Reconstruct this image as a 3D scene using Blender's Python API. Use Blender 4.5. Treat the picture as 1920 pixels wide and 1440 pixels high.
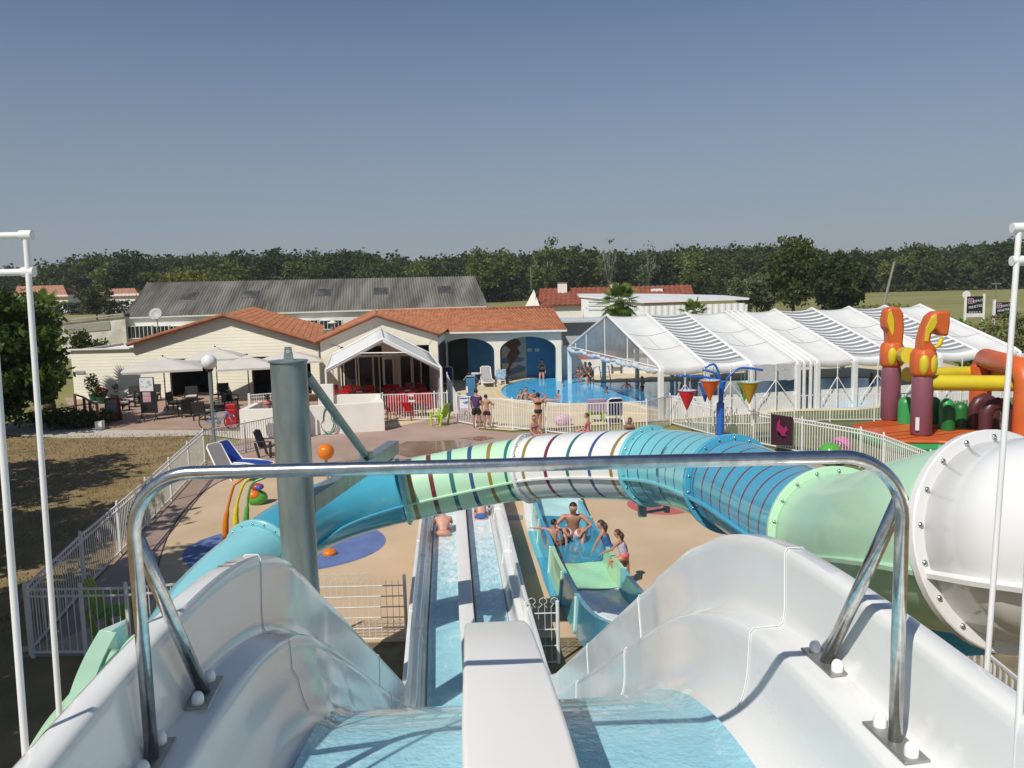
import bpy, math, random
from mathutils import Vector, Matrix
V = Vector
R = math.radians
scene = bpy.context.scene
for o in list(bpy.data.objects): bpy.data.objects.remove(o)
COL = scene.collection
# ------------------------------------------------------------------ camera
FPX = 1540.0; PITCH = math.atan(183.4/1540.0); ROLL = math.atan(0.0244); CAMZ = 6.0
cam_d = bpy.data.cameras.new('camera'); cam = bpy.data.objects.new('camera', cam_d); COL.objects.link(cam)
cam_d.sensor_fit = 'HORIZONTAL'; cam_d.sensor_width = 36.0; cam_d.lens = 36.0*FPX/1920.0
cam_d.clip_start = 0.05; cam_d.clip_end = 3000
CM = Matrix.Rotation(math.pi/2-PITCH, 3, 'X') @ Matrix.Rotation(-ROLL, 3, 'Z')
cam.matrix_world = Matrix.Translation((0, 0, CAMZ)) @ CM.to_4x4()
scene.camera = cam
# ------------------------------------------------------------------ light
SUN_EL = R(49); SHX, SHY = 0.585, 0.811      # where shadows fall on the ground
sun_d = bpy.data.lights.new('sun', 'SUN'); sun = bpy.data.objects.new('sun', sun_d); COL.objects.link(sun)
sun_d.energy = 4.2; sun_d.angle = R(0.53); sun_d.color = (1.0, 0.95, 0.865)
sd = V((SHX*math.cos(SUN_EL), SHY*math.cos(SUN_EL), -math.sin(SUN_EL)))
sun.rotation_euler = sd.to_track_quat('-Z', 'Y').to_euler(); sun.location = (-20, -28, 40)
world = bpy.data.worlds.new('World'); scene.world = world; world.use_nodes = True
wn = world.node_tree; wn.nodes.clear()
sky = wn.nodes.new('ShaderNodeTexSky'); sky.sky_type = 'NISHITA'; sky.sun_disc = False
sky.sun_elevation = SUN_EL; sky.sun_rotation = math.atan2(-SHX, -SHY)
sky.air_density = 1.0; sky.dust_density = 0.7; sky.ozone_density = 3.5; sky.altitude = 0
bg = wn.nodes.new('ShaderNodeBackground'); bg.inputs['Strength'].default_value = 0.066
wo = wn.nodes.new('ShaderNodeOutputWorld')
# hazy summer sky: the clear-sky colours are veiled by grey haze towards the horizon
wtc = wn.nodes.new('ShaderNodeTexCoord'); wsp = wn.nodes.new('ShaderNodeSeparateXYZ'); wn.links.new(wtc.outputs['Generated'], wsp.inputs[0])
wmr = wn.nodes.new('ShaderNodeMapRange'); wmr.interpolation_type = 'SMOOTHSTEP'; wmr.inputs['From Min'].default_value = -0.02; wmr.inputs['From Max'].default_value = 0.42
wmr.inputs['To Min'].default_value = 0.78; wmr.inputs['To Max'].default_value = 0.0; wn.links.new(wsp.outputs[2], wmr.inputs[0])
wmx = wn.nodes.new('ShaderNodeMix'); wmx.data_type = 'RGBA'; wn.links.new(wmr.outputs[0], wmx.inputs[0]); wn.links.new(sky.outputs[0], wmx.inputs[6]); wmx.inputs[7].default_value = (4.1, 4.5, 5.2, 1)
wmul = wn.nodes.new('ShaderNodeMix'); wmul.data_type = 'RGBA'; wmul.blend_type = 'MULTIPLY'; wmul.inputs[0].default_value = 1.0
wn.links.new(wmx.outputs[2], wmul.inputs[6]); wmul.inputs[7].default_value = (1.05, 1.075, 1.10, 1)
wn.links.new(wmul.outputs[2], bg.inputs[0]); wn.links.new(bg.outputs[0], wo.inputs[0])
scene.view_settings.view_transform = 'Standard'; scene.view_settings.look = 'None'
scene.view_settings.exposure = 0.0; scene.view_settings.gamma = 1.0
# ------------------------------------------------------------------ measuring from the photo
def ray(u, v):
    return CM @ V(((u-960)/FPX, -(v-720)/FPX, -1.0))
def pz(u, v, z=0.0):
    d = ray(u, v); t = (z-CAMZ)/d.z
    return V((d.x*t, d.y*t, z))
def py(u, v, y):
    d = ray(u, v); t = y/d.y
    return V((d.x*t, y, CAMZ+d.z*t))
# ------------------------------------------------------------------ objects
OFF = {}
def tag(o, label=None, cat=None, group=None, kind=None):
    if label: o['label'] = label
    if cat: o['category'] = cat
    if group: o['group'] = group
    if kind: o['kind'] = kind
    return o
def thing(name, label, cat, loc=(0, 0, 0), group=None, rz=0.0):
    o = bpy.data.objects.new(name, None); COL.objects.link(o); o.location = loc; o.rotation_euler = (0, 0, rz)
    o.empty_display_size = 0.2; OFF[o.name] = V(loc) if not rz else None
    return tag(o, label, cat, group)
def copy_tree(o, parent=None):
    c = o.copy(); COL.objects.link(c)
    if parent is not None: c.parent = parent
    for ch in list(o.children): copy_tree(ch, c)
    return c
def frame(d, up=V((0, 0, 1))):
    d = d.normalized(); s = d.cross(up)
    if s.length < 1e-4: s = d.cross(V((0, 1, 0)))
    s.normalize(); return s, s.cross(d).normalized()
class MB:
    def __init__(s): s.v = []; s.f = []; s.m = []; s.mi = 0
    def add(s, vs, fs):
        b = len(s.v); s.v += [V(p) for p in vs]
        s.f += [tuple(b+i for i in f) for f in fs]; s.m += [s.mi]*len(fs); return s
    def box(s, c, d, rz=0.0, M=None):
        x, y, z = [k/2 for k in d]
        vs = [V((a*x, b*y, e*z)) for a in (-1, 1) for b in (-1, 1) for e in (-1, 1)]
        Rm = M if M is not None else Matrix.Rotation(rz, 3, 'Z')
        vs = [Rm @ p + V(c) for p in vs]
        return s.add(vs, [(0, 1, 3, 2), (4, 6, 7, 5), (0, 4, 5, 1), (2, 3, 7, 6), (0, 2, 6, 4), (1, 5, 7, 3)])
    def beam(s, a, b, w, h=None):
        a, b = V(a), V(b); h = h or w; d = b-a; sx, u = frame(d)
        M = Matrix((sx, d.normalized(), u)).transposed()
        return s.box((a+b)/2, (w, d.length, h), M=M)
    def tube(s, pts, r, n=10, cap=True, close=False):
        pts = [V(p) for p in pts]; N = len(pts); rs = r if isinstance(r, (list, tuple)) else [r]*N
        b = len(s.v); up = None
        for i, p in enumerate(pts):
            if close: d = pts[(i+1) % N]-pts[i-1]
            else: d = pts[min(i+1, N-1)]-pts[max(i-1, 0)]
            if d.length < 1e-9: d = V((0, 0, 1))
            d.normalize()
            if up is None: sx, up = frame(d)
            sx = d.cross(up)
            if sx.length < 1e-5: sx, up = frame(d)
            sx.normalize(); up = sx.cross(d).normalized()
            for k in range(n):
                a = 2*math.pi*k/n; s.v.append(p+(sx*math.cos(a)+up*math.sin(a))*rs[i])
        for i in range(N if close else N-1):
            i2 = (i+1) % N
            for k in range(n):
                k2 = (k+1) % n
                s.f.append((b+i*n+k, b+i*n+k2, b+i2*n+k2, b+i2*n+k)); s.m.append(s.mi)
        if cap and not close:
            s.f.append(tuple(b+k for k in range(n))[::-1]); s.m.append(s.mi)
            s.f.append(tuple(b+(N-1)*n+k for k in range(n))); s.m.append(s.mi)
        return s
    def lathe(s, prof, c=(0, 0, 0), n=16, M=None):
        b = len(s.v); c = V(c)
        for (r, z) in prof:
            for k in range(n):
                a = 2*math.pi*k/n; p = V((r*math.cos(a), r*math.sin(a), z))
                if M is not None: p = M @ p
                s.v.append(p+c)
        for i in range(len(prof)-1):
            for k in range(n):
                k2 = (k+1) % n; s.f.append((b+i*n+k, b+i*n+k2, b+(i+1)*n+k2, b+(i+1)*n+k)); s.m.append(s.mi)
        return s
    def ball(s, c, r, n=12, m=8, sq=(1, 1, 1)):
        prof = [(r*math.sin(math.pi*i/m), -r*math.cos(math.pi*i/m)) for i in range(m+1)]
        return s.lathe(prof, c, n, Matrix.Diagonal(sq))
    def loft(s, rings, closed=False, cap=False):
        b = len(s.v); n = len(rings[0])
        for r in rings: s.v += [V(p) for p in r]
        for i in range(len(rings)-1):
            for k in range(n if closed else n-1):
                k2 = (k+1) % n; s.f.append((b+i*n+k, b+i*n+k2, b+(i+1)*n+k2, b+(i+1)*n+k)); s.m.append(s.mi)
        if cap:
            s.f.append(tuple(b+k for k in range(n))[::-1]); s.m.append(s.mi)
            s.f.append(tuple(b+(len(rings)-1)*n+k for k in range(n))); s.m.append(s.mi)
        return s
    def poly(s, pts): return s.add(pts, [tuple(range(len(pts)))])
    def prism(s, pts, d):
        n = len(pts); d = V(d); pts = [V(p) for p in pts]
        return s.add(pts+[p+d for p in pts], [tuple(range(n))[::-1], tuple(range(n, 2*n))]+[(i, (i+1) % n, n+(i+1) % n, n+i) for i in range(n)])
    def build(s, name, mats, parent=None, smooth=False, off=None, bevel=0, sub=0):
        if not isinstance(mats, (list, tuple)): mats = [mats]
        if off is None and parent is not None: off = OFF.get(parent.name)
        if off is None: off = V((0, 0, 0))
        me = bpy.data.meshes.new(name)
        me.from_pydata([p-off for p in s.v], [], s.f); me.update()
        for m in mats: me.materials.append(m)
        if len(mats) > 1: me.polygons.foreach_set('material_index', [min(i, len(mats)-1) for i in s.m])
        if smooth:
            me.polygons.foreach_set('use_smooth', [True]*len(me.polygons))
            if smooth is not True: me.set_sharp_from_angle(angle=R(smooth))
        o = bpy.data.objects.new(name, me); COL.objects.link(o)
        if parent is not None:
            o.parent = parent; OFF[o.name] = off
        if bevel:
            bv = o.modifiers.new('bevel', 'BEVEL'); bv.width = bevel; bv.segments = 2; bv.limit_method = 'ANGLE'
        if sub:
            sb = o.modifiers.new('sub', 'SUBSURF'); sb.levels = sub; sb.render_levels = sub
        return o
def spline(pts, n):
    P = [V(p) for p in pts]; P = [P[0]*2-P[1]]+P+[P[-1]*2-P[-2]]; out = []
    for i in range(1, len(P)-2):
        for k in range(n):
            t = k/n; a, b, c, d = P[i-1], P[i], P[i+1], P[i+2]
            out.append(0.5*((2*b)+(c-a)*t+(2*a-5*b+4*c-d)*t*t+(3*b-3*c+d-a)*t**3))
    out.append(P[-2]); return out
def sstep(a, b, x):
    t = max(0.0, min(1.0, (x-a)/(b-a))); return t*t*(3-2*t)
# ------------------------------------------------------------------ materials
def mat(name, c, r=0.6, c2=None, sc=6.0, var=0.12, metal=0.0, bump=0.0, bsc=None, coat=0.0, trans=0.0, ior=1.45, stretch=None, detail=6, spec=None, sub=0.0, thresh=None):
    m = bpy.data.materials.new(name); m.use_nodes = True; nt = m.node_tree; b = nt.nodes['Principled BSDF']
    tc = nt.nodes.new('ShaderNodeTexCoord'); vec = tc.outputs['Object']
    if stretch:
        mp = nt.nodes.new('ShaderNodeMapping'); mp.inputs['Scale'].default_value = stretch
        nt.links.new(vec, mp.inputs[0]); vec = mp.outputs[0]
    nz = nt.nodes.new('ShaderNodeTexNoise'); nz.inputs['Scale'].default_value = sc; nz.inputs['Detail'].default_value = detail
    nt.links.new(vec, nz.inputs['Vector'])
    rp = nt.nodes.new('ShaderNodeValToRGB'); nt.links.new(nz.outputs[0], rp.inputs[0])
    if c2 is None: c2 = tuple(k*(1-var) for k in c)
    lo, hi = thresh or (0.35, 0.68)
    rp.color_ramp.elements[0].position = lo; rp.color_ramp.elements[1].position = hi
    rp.color_ramp.elements[0].color = (*c2, 1); rp.color_ramp.elements[1].color = (*c, 1)
    nt.links.new(rp.outputs[0], b.inputs['Base Color'])
    b.inputs['Roughness'].default_value = r; b.inputs['Metallic'].default_value = metal
    b.inputs['Coat Weight'].default_value = coat; b.inputs['Coat Roughness'].default_value = 0.04
    b.inputs['Transmission Weight'].default_value = trans; b.inputs['IOR'].default_value = ior
    if spec is not None: b.inputs['Specular IOR Level'].default_value = spec
    if sub: b.inputs['Subsurface Weight'].default_value = sub; b.inputs['Subsurface Radius'].default_value = (0.02, 0.008, 0.004)
    if bump:
        n2 = nt.nodes.new('ShaderNodeTexNoise'); n2.inputs['Scale'].default_value = bsc or sc*5; n2.inputs['Detail'].default_value = 5
        nt.links.new(vec, n2.inputs['Vector'])
        bp = nt.nodes.new('ShaderNodeBump'); bp.inputs['Strength'].default_value = bump; bp.inputs['Distance'].default_value = 0.02
        nt.links.new(n2.outputs[0], bp.inputs['Height']); nt.links.new(bp.outputs[0], b.inputs['Normal'])
    return m
def leafmat(name, c, c2, sc=0.6, tr=0.35):
    m = mat(name, c, 0.55, c2, sc, spec=0.3, detail=3); nt = m.node_tree
    rp0 = [n for n in nt.nodes if n.type == 'VALTORGB'][0]; oi = nt.nodes.new('ShaderNodeObjectInfo'); hs = nt.nodes.new('ShaderNodeHueSaturation')
    m1 = nt.nodes.new('ShaderNodeMapRange'); m1.inputs['To Min'].default_value = .72; m1.inputs['To Max'].default_value = 1.4; nt.links.new(oi.outputs['Random'], m1.inputs[0]); nt.links.new(m1.outputs[0], hs.inputs['Value'])
    m2 = nt.nodes.new('ShaderNodeMapRange'); m2.inputs['To Min'].default_value = .52; m2.inputs['To Max'].default_value = .475; nt.links.new(oi.outputs['Random'], m2.inputs[0]); nt.links.new(m2.outputs[0], hs.inputs['Hue'])
    nt.links.new(rp0.outputs[0], hs.inputs['Color']); nt.links.new(hs.outputs[0], nt.nodes['Principled BSDF'].inputs['Base Color'])
    b = nt.nodes['Principled BSDF']; t = nt.nodes.new('ShaderNodeBsdfTranslucent'); mx = nt.nodes.new('ShaderNodeMixShader')
    rp = [n for n in nt.nodes if n.type == 'VALTORGB'][0]
    nt.links.new(hs.outputs[0], t.inputs[0]); mx.inputs[0].default_value = tr
    out = [n for n in nt.nodes if n.type == 'OUTPUT_MATERIAL'][0]
    nt.links.new(b.outputs[0], mx.inputs[1]); nt.links.new(t.outputs[0], mx.inputs[2]); nt.links.new(mx.outputs[0], out.inputs[0])
    return m
M_gel = mat('white_gelcoat', (0.80, 0.80, 0.775), 0.14, (0.73, 0.735, 0.71), 1.6, coat=0.4, detail=12)
M_gel.node_tree.nodes['Principled BSDF'].inputs['Coat Roughness'].default_value = 0.1
def wear(m, lo, hi, sc, dirt=.10, stretch=(1, .3, 1)):
    # dull patches and faint grime of its own on the gelcoat
    nt = m.node_tree; b = nt.nodes['Principled BSDF']; tc = [n for n in nt.nodes if n.type == 'TEX_COORD'][0]; mp = nt.nodes.new('ShaderNodeMapping'); mp.inputs['Scale'].default_value = stretch; nt.links.new(tc.outputs['Object'], mp.inputs[0])
    nz = nt.nodes.new('ShaderNodeTexNoise'); nz.inputs['Scale'].default_value = sc; nz.inputs['Detail'].default_value = 12; nz.inputs['Roughness'].default_value = .7; nt.links.new(mp.outputs[0], nz.inputs['Vector'])
    mr = nt.nodes.new('ShaderNodeMapRange'); mr.inputs['From Min'].default_value = .35; mr.inputs['From Max'].default_value = .7; mr.inputs['To Min'].default_value = lo; mr.inputs['To Max'].default_value = hi; nt.links.new(nz.outputs[0], mr.inputs[0]); nt.links.new(mr.outputs[0], b.inputs['Roughness'])
    n3 = nt.nodes.new('ShaderNodeTexNoise'); n3.inputs['Scale'].default_value = sc*2.3; n3.inputs['Detail'].default_value = 14; n3.inputs['Roughness'].default_value = .75; nt.links.new(mp.outputs[0], n3.inputs['Vector'])
    r3 = nt.nodes.new('ShaderNodeMapRange'); r3.inputs['From Min'].default_value = .56; r3.inputs['From Max'].default_value = .80; r3.inputs['To Max'].default_value = dirt*4; nt.links.new(n3.outputs[0], r3.inputs[0])
    src = b.inputs['Base Color'].links[0].from_socket; mx = nt.nodes.new('ShaderNodeMix'); mx.data_type = 'RGBA'; nt.links.new(r3.outputs[0], mx.inputs[0]); nt.links.new(src, mx.inputs[6]); mx.inputs[7].default_value = (.42, .40, .34, 1); nt.links.new(mx.outputs[2], b.inputs['Base Color'])
wear(M_gel, .10, .30, 2.2, .10)
M_gel2 = mat('white_gelcoat_matt', (0.82, 0.80, 0.76), 0.28, (0.75, 0.735, 0.70), 3.0, stretch=(1, .25, 1))
M_white = mat('white_paint', (0.82, 0.82, 0.80), 0.35, (0.74, 0.74, 0.72), 3)
M_steel = mat('polished_steel', (0.74, 0.73, 0.70), 0.2, (0.52, 0.515, 0.50), 40, metal=1.0, bump=0.02, bsc=60)
M_plate = mat('steel_plate', (0.42, 0.42, 0.40), 0.45, None, 30, metal=0.8)
M_galv = mat('galvanised_steel', (0.31, 0.36, 0.36), 0.36, (0.22, 0.27, 0.275), 3, metal=0.5, stretch=(3, 3, .8), bump=0.03, bsc=14)
def watermat(name, c, c2, bsc, bstr, rough=0.06, foam=None, sc=1.2, foamc=(0.82, 0.88, 0.88)):
    m = mat(name, c, rough, c2, sc, bump=bstr, bsc=bsc, ior=1.33, coat=0.6)
    nt = m.node_tree; b = nt.nodes['Principled BSDF']
    if foam:
        tc = [n for n in nt.nodes if n.type == 'TEX_COORD'][0]
        mp = nt.nodes.new('ShaderNodeMapping'); mp.inputs['Scale'].default_value = (1, 0.45, 1); nt.links.new(tc.outputs['Object'], mp.inputs[0])
        nz = nt.nodes.new('ShaderNodeTexNoise'); nz.inputs['Scale'].default_value = foam[0]; nz.inputs['Detail'].default_value = 9
        nz.inputs['Roughness'].default_value = 0.72; nz.inputs['Distortion'].default_value = 0.6
        nt.links.new(mp.outputs[0], nz.inputs['Vector'])
        # more foam further along the run (towards y1)
        sp = nt.nodes.new('ShaderNodeSeparateXYZ'); nt.links.new(tc.outputs['Object'], sp.inputs[0])
        mr = nt.nodes.new('ShaderNodeMapRange'); mr.inputs['From Min'].default_value = foam[3]; mr.inputs['From Max'].default_value = foam[4]
        mr.inputs['To Min'].default_value = foam[5]; mr.inputs['To Max'].default_value = foam[6]
        nt.links.new(sp.outputs[1], mr.inputs[0])
        ad = nt.nodes.new('ShaderNodeMath'); ad.operation = 'ADD'; nt.links.new(nz.outputs[0], ad.inputs[0]); nt.links.new(mr.outputs[0], ad.inputs[1])
        rr = nt.nodes.new('ShaderNodeValToRGB'); rr.color_ramp.elements[0].position = foam[1]; rr.color_ramp.elements[1].position = foam[2]
        nt.links.new(ad.outputs[0], rr.inputs[0])
        mx = nt.nodes.new('ShaderNodeMix'); mx.data_type = 'RGBA'
        rp = [n for n in nt.nodes if n.type == 'VALTORGB'][0]
        nt.links.new(rr.outputs[0], mx.inputs[0]); nt.links.new(rp.outputs[0], mx.inputs[6]); mx.inputs[7].default_value = (*foamc, 1)
        nt.links.new(mx.outputs[2], b.inputs['Base Color'])
    return m
M_runwater = watermat('running_water', (0.34, 0.62, 0.70), (0.27, 0.54, 0.63), 34, 0.55, foam=(9, 0.56, 0.84, 10.5, 18.0, 0.0, 0.30), sc=5)
M_pool = watermat('pool_water', (0.09, 0.47, 0.80), (0.065, 0.39, 0.70), 3.0, 0.35, rough=0.08, sc=.6)
M_pool.node_tree.nodes['Principled BSDF'].inputs['Coat Weight'].default_value = 0.0; M_pool.node_tree.nodes['Principled BSDF'].inputs['Specular IOR Level'].default_value = 0.25
M_tealwater = watermat('splash_water', (0.035, 0.30, 0.42), (0.02, 0.22, 0.34), 5, 0.6, sc=1.2, foam=(3.2, 0.66, 0.86, 15.5, 19.0, 0.06, -0.06))
M_black = mat('black_plastic', (0.02, 0.02, 0.022), 0.45, (0.012, 0.012, 0.013), 20)
M_skin = [mat('skin_tan', (0.50, 0.255, 0.175), 0.45, (0.42, 0.20, 0.13), 12, sub=0.05),
          mat('skin_fair', (0.56, 0.30, 0.22), 0.5, (0.50, 0.25, 0.18), 12, sub=0.05),
          mat('skin_dark_tan', (0.27, 0.135, 0.085), 0.5, (0.22, 0.11, 0.07), 12, sub=0.05)]
M_hair = [mat('dark_hair', (0.018, 0.012, 0.009), 0.45, (0.01, 0.007, 0.005), 60, bump=.4, bsc=90), mat('brown_hair', (0.075, 0.04, 0.022), 0.45, (0.04, 0.022, 0.012), 60, bump=.4, bsc=90)]
def flat(name, c, r=0.5, **k): return mat(name, c, r, **k)
M_cream = mat('cream_render', (0.85, 0.79, 0.66), 0.85, (0.79, 0.73, 0.60), 1.5, bump=.1, bsc=30)
M_wallw = mat('white_render', (0.84, 0.81, 0.74), 0.85, (0.77, 0.74, 0.67), 1.2, bump=.1, bsc=30)
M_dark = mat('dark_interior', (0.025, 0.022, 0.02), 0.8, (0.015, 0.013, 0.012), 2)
M_tile = mat('terracotta_tile', (0.44, 0.175, 0.085), 0.8, (0.29, 0.11, 0.055), 2.2, bump=.2, bsc=25, detail=9)
M_tile2 = mat('dark_red_tile', (0.30, 0.085, 0.045), 0.8, (0.20, 0.06, 0.035), 1.5, detail=9)
M_tile3 = mat('pale_terracotta_tile', (0.42, 0.22, 0.14), 0.8, (0.34, 0.16, 0.10), 1.5)
M_glassd = mat('dark_glass', (0.03, 0.035, 0.04), 0.06, (0.015, 0.018, 0.02), 1.0, coat=0.3)
# ================================================================== GROUND
def terrain(x, y): return 2.4*sstep(95, 300, y) + 1.3*sstep(300, 420, y)*sstep(60, 260, x)
def gridmesh(x0, x1, nx, y0, y1, ny, z):
    m = MB(); vs = []
    for j in range(ny+1):
        for i in range(nx+1):
            x = x0+(x1-x0)*i/nx; y = y0+(y1-y0)*j/ny; vs.append(V((x, y, terrain(x, y)+z)))
    fs = [(j*(nx+1)+i, j*(nx+1)+i+1, (j+1)*(nx+1)+i+1, (j+1)*(nx+1)+i) for j in range(ny) for i in range(nx)]
    return m.add(vs, fs)
M_field = mat('field_grass', (0.25, 0.25, 0.085), 0.95, (0.19, 0.17, 0.06), 0.03, stretch=(1, 3.5, 1), detail=12, bump=.3, bsc=1.5)
M_lawn = mat('dry_lawn', (0.31, 0.205, 0.105), 0.95, (0.18, 0.14, 0.055), 0.9, detail=12, bump=.6, bsc=22)
M_grass = mat('green_grass', (0.17, 0.18, 0.07), 0.95, (0.10, 0.125, 0.04), 1.5, detail=12, bump=.6, bsc=20)
M_tan = mat('tan_resin_deck', (0.60, 0.45, 0.30), 0.8, (0.50, 0.365, 0.235), 0.45, detail=15, bump=.25, bsc=60)
M_pink = mat('pink_resin_deck', (0.45, 0.32, 0.26), 0.8, (0.34, 0.235, 0.19), 0.4, detail=15, bump=.25, bsc=60)
M_cafe = mat('brown_paving', (0.42, 0.29, 0.22), 0.85, (0.34, 0.23, 0.17), 0.8, detail=10, bump=.2, bsc=30)
M_stone = mat('cream_pool_paving', (0.66, 0.56, 0.38), 0.8, (0.58, 0.475, 0.31), 0.8, detail=10, bump=.15, bsc=30)
M_gravel = mat('white_gravel', (0.62, 0.57, 0.48), 0.95, (0.38, 0.34, 0.27), 9, detail=8, bump=.8, bsc=30)
M_dirt = mat('rough_dirt', (0.30, 0.24, 0.14), 0.95, (0.15, 0.12, 0.07), 2.2, detail=13, bump=1.0, bsc=14)
M_asphalt = mat('asphalt', (0.07, 0.07, 0.075), 0.9, (0.05, 0.05, 0.055), 1.5)
M_straw = mat('straw_field', (0.36, 0.27, 0.13), 0.95, (0.22, 0.19, 0.08), 0.10, stretch=(1, 3, 1), detail=12)
tag(gridmesh(-700, 700, 56, -80, 900, 60, -0.03).build('ground', M_field), kind='structure')
def sheet(name, pts, m, z, kind='structure'):
    o = MB().poly([V((p[0], p[1], z)) for p in pts]).build(name, m); return tag(o, kind=kind)
g = lambda u, v: tuple(pz(u, v))[:2]
fl0 = tuple(pz(46, 1098, 1.22))[:2]
sheet('lawn', [(-60, -20), (20, -20), (20, 13.2), (0, 13.2), fl0, g(383, 876), (-14, 34.6), (-60, 36.5)], M_lawn, 0.0)
sheet('gravel_path', [(-60, 35.6), g(0, 815), g(120, 822), g(300, 819), g(390, 816), g(452, 824), (-11, 35.3), g(448, 808), g(300, 806), g(150, 800), g(0, 792), (-60, 40)], M_gravel, 0.008)
sheet('cafe_terrace', [g(120, 746), g(600, 738), g(600, 806), g(448, 806), g(300, 807), g(200, 806), g(150, 798)], M_cafe, 0.012)
fl = [tuple(pz(u, v, 1.22))[:2] for u, v in ((46, 1098), (150, 1002), (219, 945), (272, 900), (316, 862), (351, 831), (380, 807))]
sheet('pink_deck', fl+[(-11.2, 31.5), (-11.2, 34.6), (-3.2, 38.8), (-1, 38.5), g(897, 806), g(960, 812), g(1237, 806), g(1327, 829), g(1413, 836), g(1500, 857), g(1620, 885), (13, 20), (13, 13.2), (-8.5, 13.2)], M_pink, 0.004)
joint = [g(296, 1120), g(297, 1060), g(318, 1000), g(356, 945), g(410, 905), g(480, 884), g(640, 866), g(800, 862)]
sheet('tan_deck', joint+[(0.5, 28), (6, 27.5), (12.6, 22), (12.6, 13.5), (-8.2, 13.5)], M_tan, 0.008)
m = MB(); m.tube([V((p[0], p[1], 0.006)) for p in spline([(*p, 0) for p in joint], 5)], 0.018, 6)
tag(m.build('deck_joint', mat('dark_joint', (0.10, 0.07, 0.06), .9)), kind='structure')
sheet('pool_terrace', [(-3.6, 39.2), (-1.0, 38.0), g(897, 803), g(960, 808), (6.6, 35.4), (28, 41.5), (30, 58), (3.5, 58), (-5, 56), (-4.6, 46)], M_stone, 0.012)
sheet('hall_floor', [(-11, 36.0), (-5.2, 35.4), (-2.8, 38.5), (-4.5, 46.5), (-11.5, 46.5)], M_stone, 0.010)
sheet('grass_strip', [g(1327, 829), g(1413, 836), g(1500, 857), g(1620, 885), (13.2, 20), (30, 20), (34, 40), (28, 41.0), (7.3, 35.0)], M_grass, 0.006)
sheet('bare_dirt', [(-2.6, 5.5), (3.5, 5.5), (13, 8), (13, 13.45), (-3.4, 13.45)], M_dirt, 0.016)
m = MB(); m.box((2.2, 13.5, -0.03), (21.6, 0.16, 0.12)); tag(m.build('deck_edge', M_tan), kind='structure')
def disc(name, cx, cy, rx, ry, m, z, a0=0):
    return sheet(name, [(cx+rx*math.cos(2*math.pi*k/48), cy+ry*math.sin(2*math.pi*k/48)) for k in range(48)], m, z)
c = g(535, 1035); disc('blue_ground_circle', c[0]-.1, c[1]+.45, 2.35, 2.0, mat('blue_resin', (0.13, 0.19, 0.40), .8, (0.10, 0.15, 0.33), 2, bump=.2, bsc=60), 0.013)
c = g(1245, 956); disc('red_ground_circle', c[0], c[1]+.5, .9, 1.0, mat('red_resin', (0.50, 0.13, 0.12), .8, (0.44, 0.11, 0.10), 2, bump=.2, bsc=60), 0.013)
M_wet = mat('wet_deck', (0.20, 0.115, 0.07), 0.12, (0.26, 0.16, 0.11), 2.0)
for nm, ps in (('water_puddle', [(738, 838), (762, 828), (800, 828), (850, 826), (885, 830), (880, 838), (840, 846), (800, 852), (765, 858), (744, 852)]), ('water_puddle', [(640, 858), (680, 852), (715, 850), (720, 858), (690, 866), (650, 868)]), ('water_puddle', [(860, 822), (905, 818), (930, 822), (900, 827)])):
    sheet(nm, ps and [g(*p) for p in ps], M_wet, 0.014)
M_grate = mat('grey_grate', (0.30, 0.30, 0.31), .6, (0.2, 0.2, 0.2), 40)
m = MB(); c = pz(960, 972); m.box((c.x, c.y, .02), (.55, .38, .02)); tag(m.build('floor_drain', M_grate), 'grey rectangular floor drain between the white lanes and the teal slide', 'drain')
# far fields and roads
def fsheet(name, pts, m, z=0.05, n=14):
    return tag(MB().poly([V((p[0], p[1], terrain(p[0], p[1])+z)) for p in pts]).build(name, m), kind='structure')
fsheet('dry_field', [(-150, 150), (-60, 150), (-75, 205), (-190, 205)], M_straw, .02)
fsheet('road', [(30, 52), (36, 50), (70, 66), (110, 76), (110, 81), (66, 73)], M_asphalt, .02)
fsheet('road_verge', [(22, 82), (70, 75), (110, 82), (130, 94), (30, 94)], M_straw, .015)
M_green = mat('young_crop', (0.145, 0.20, 0.065), .95, (0.12, 0.15, 0.05), .06, stretch=(1, 4, 1), detail=12)

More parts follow.
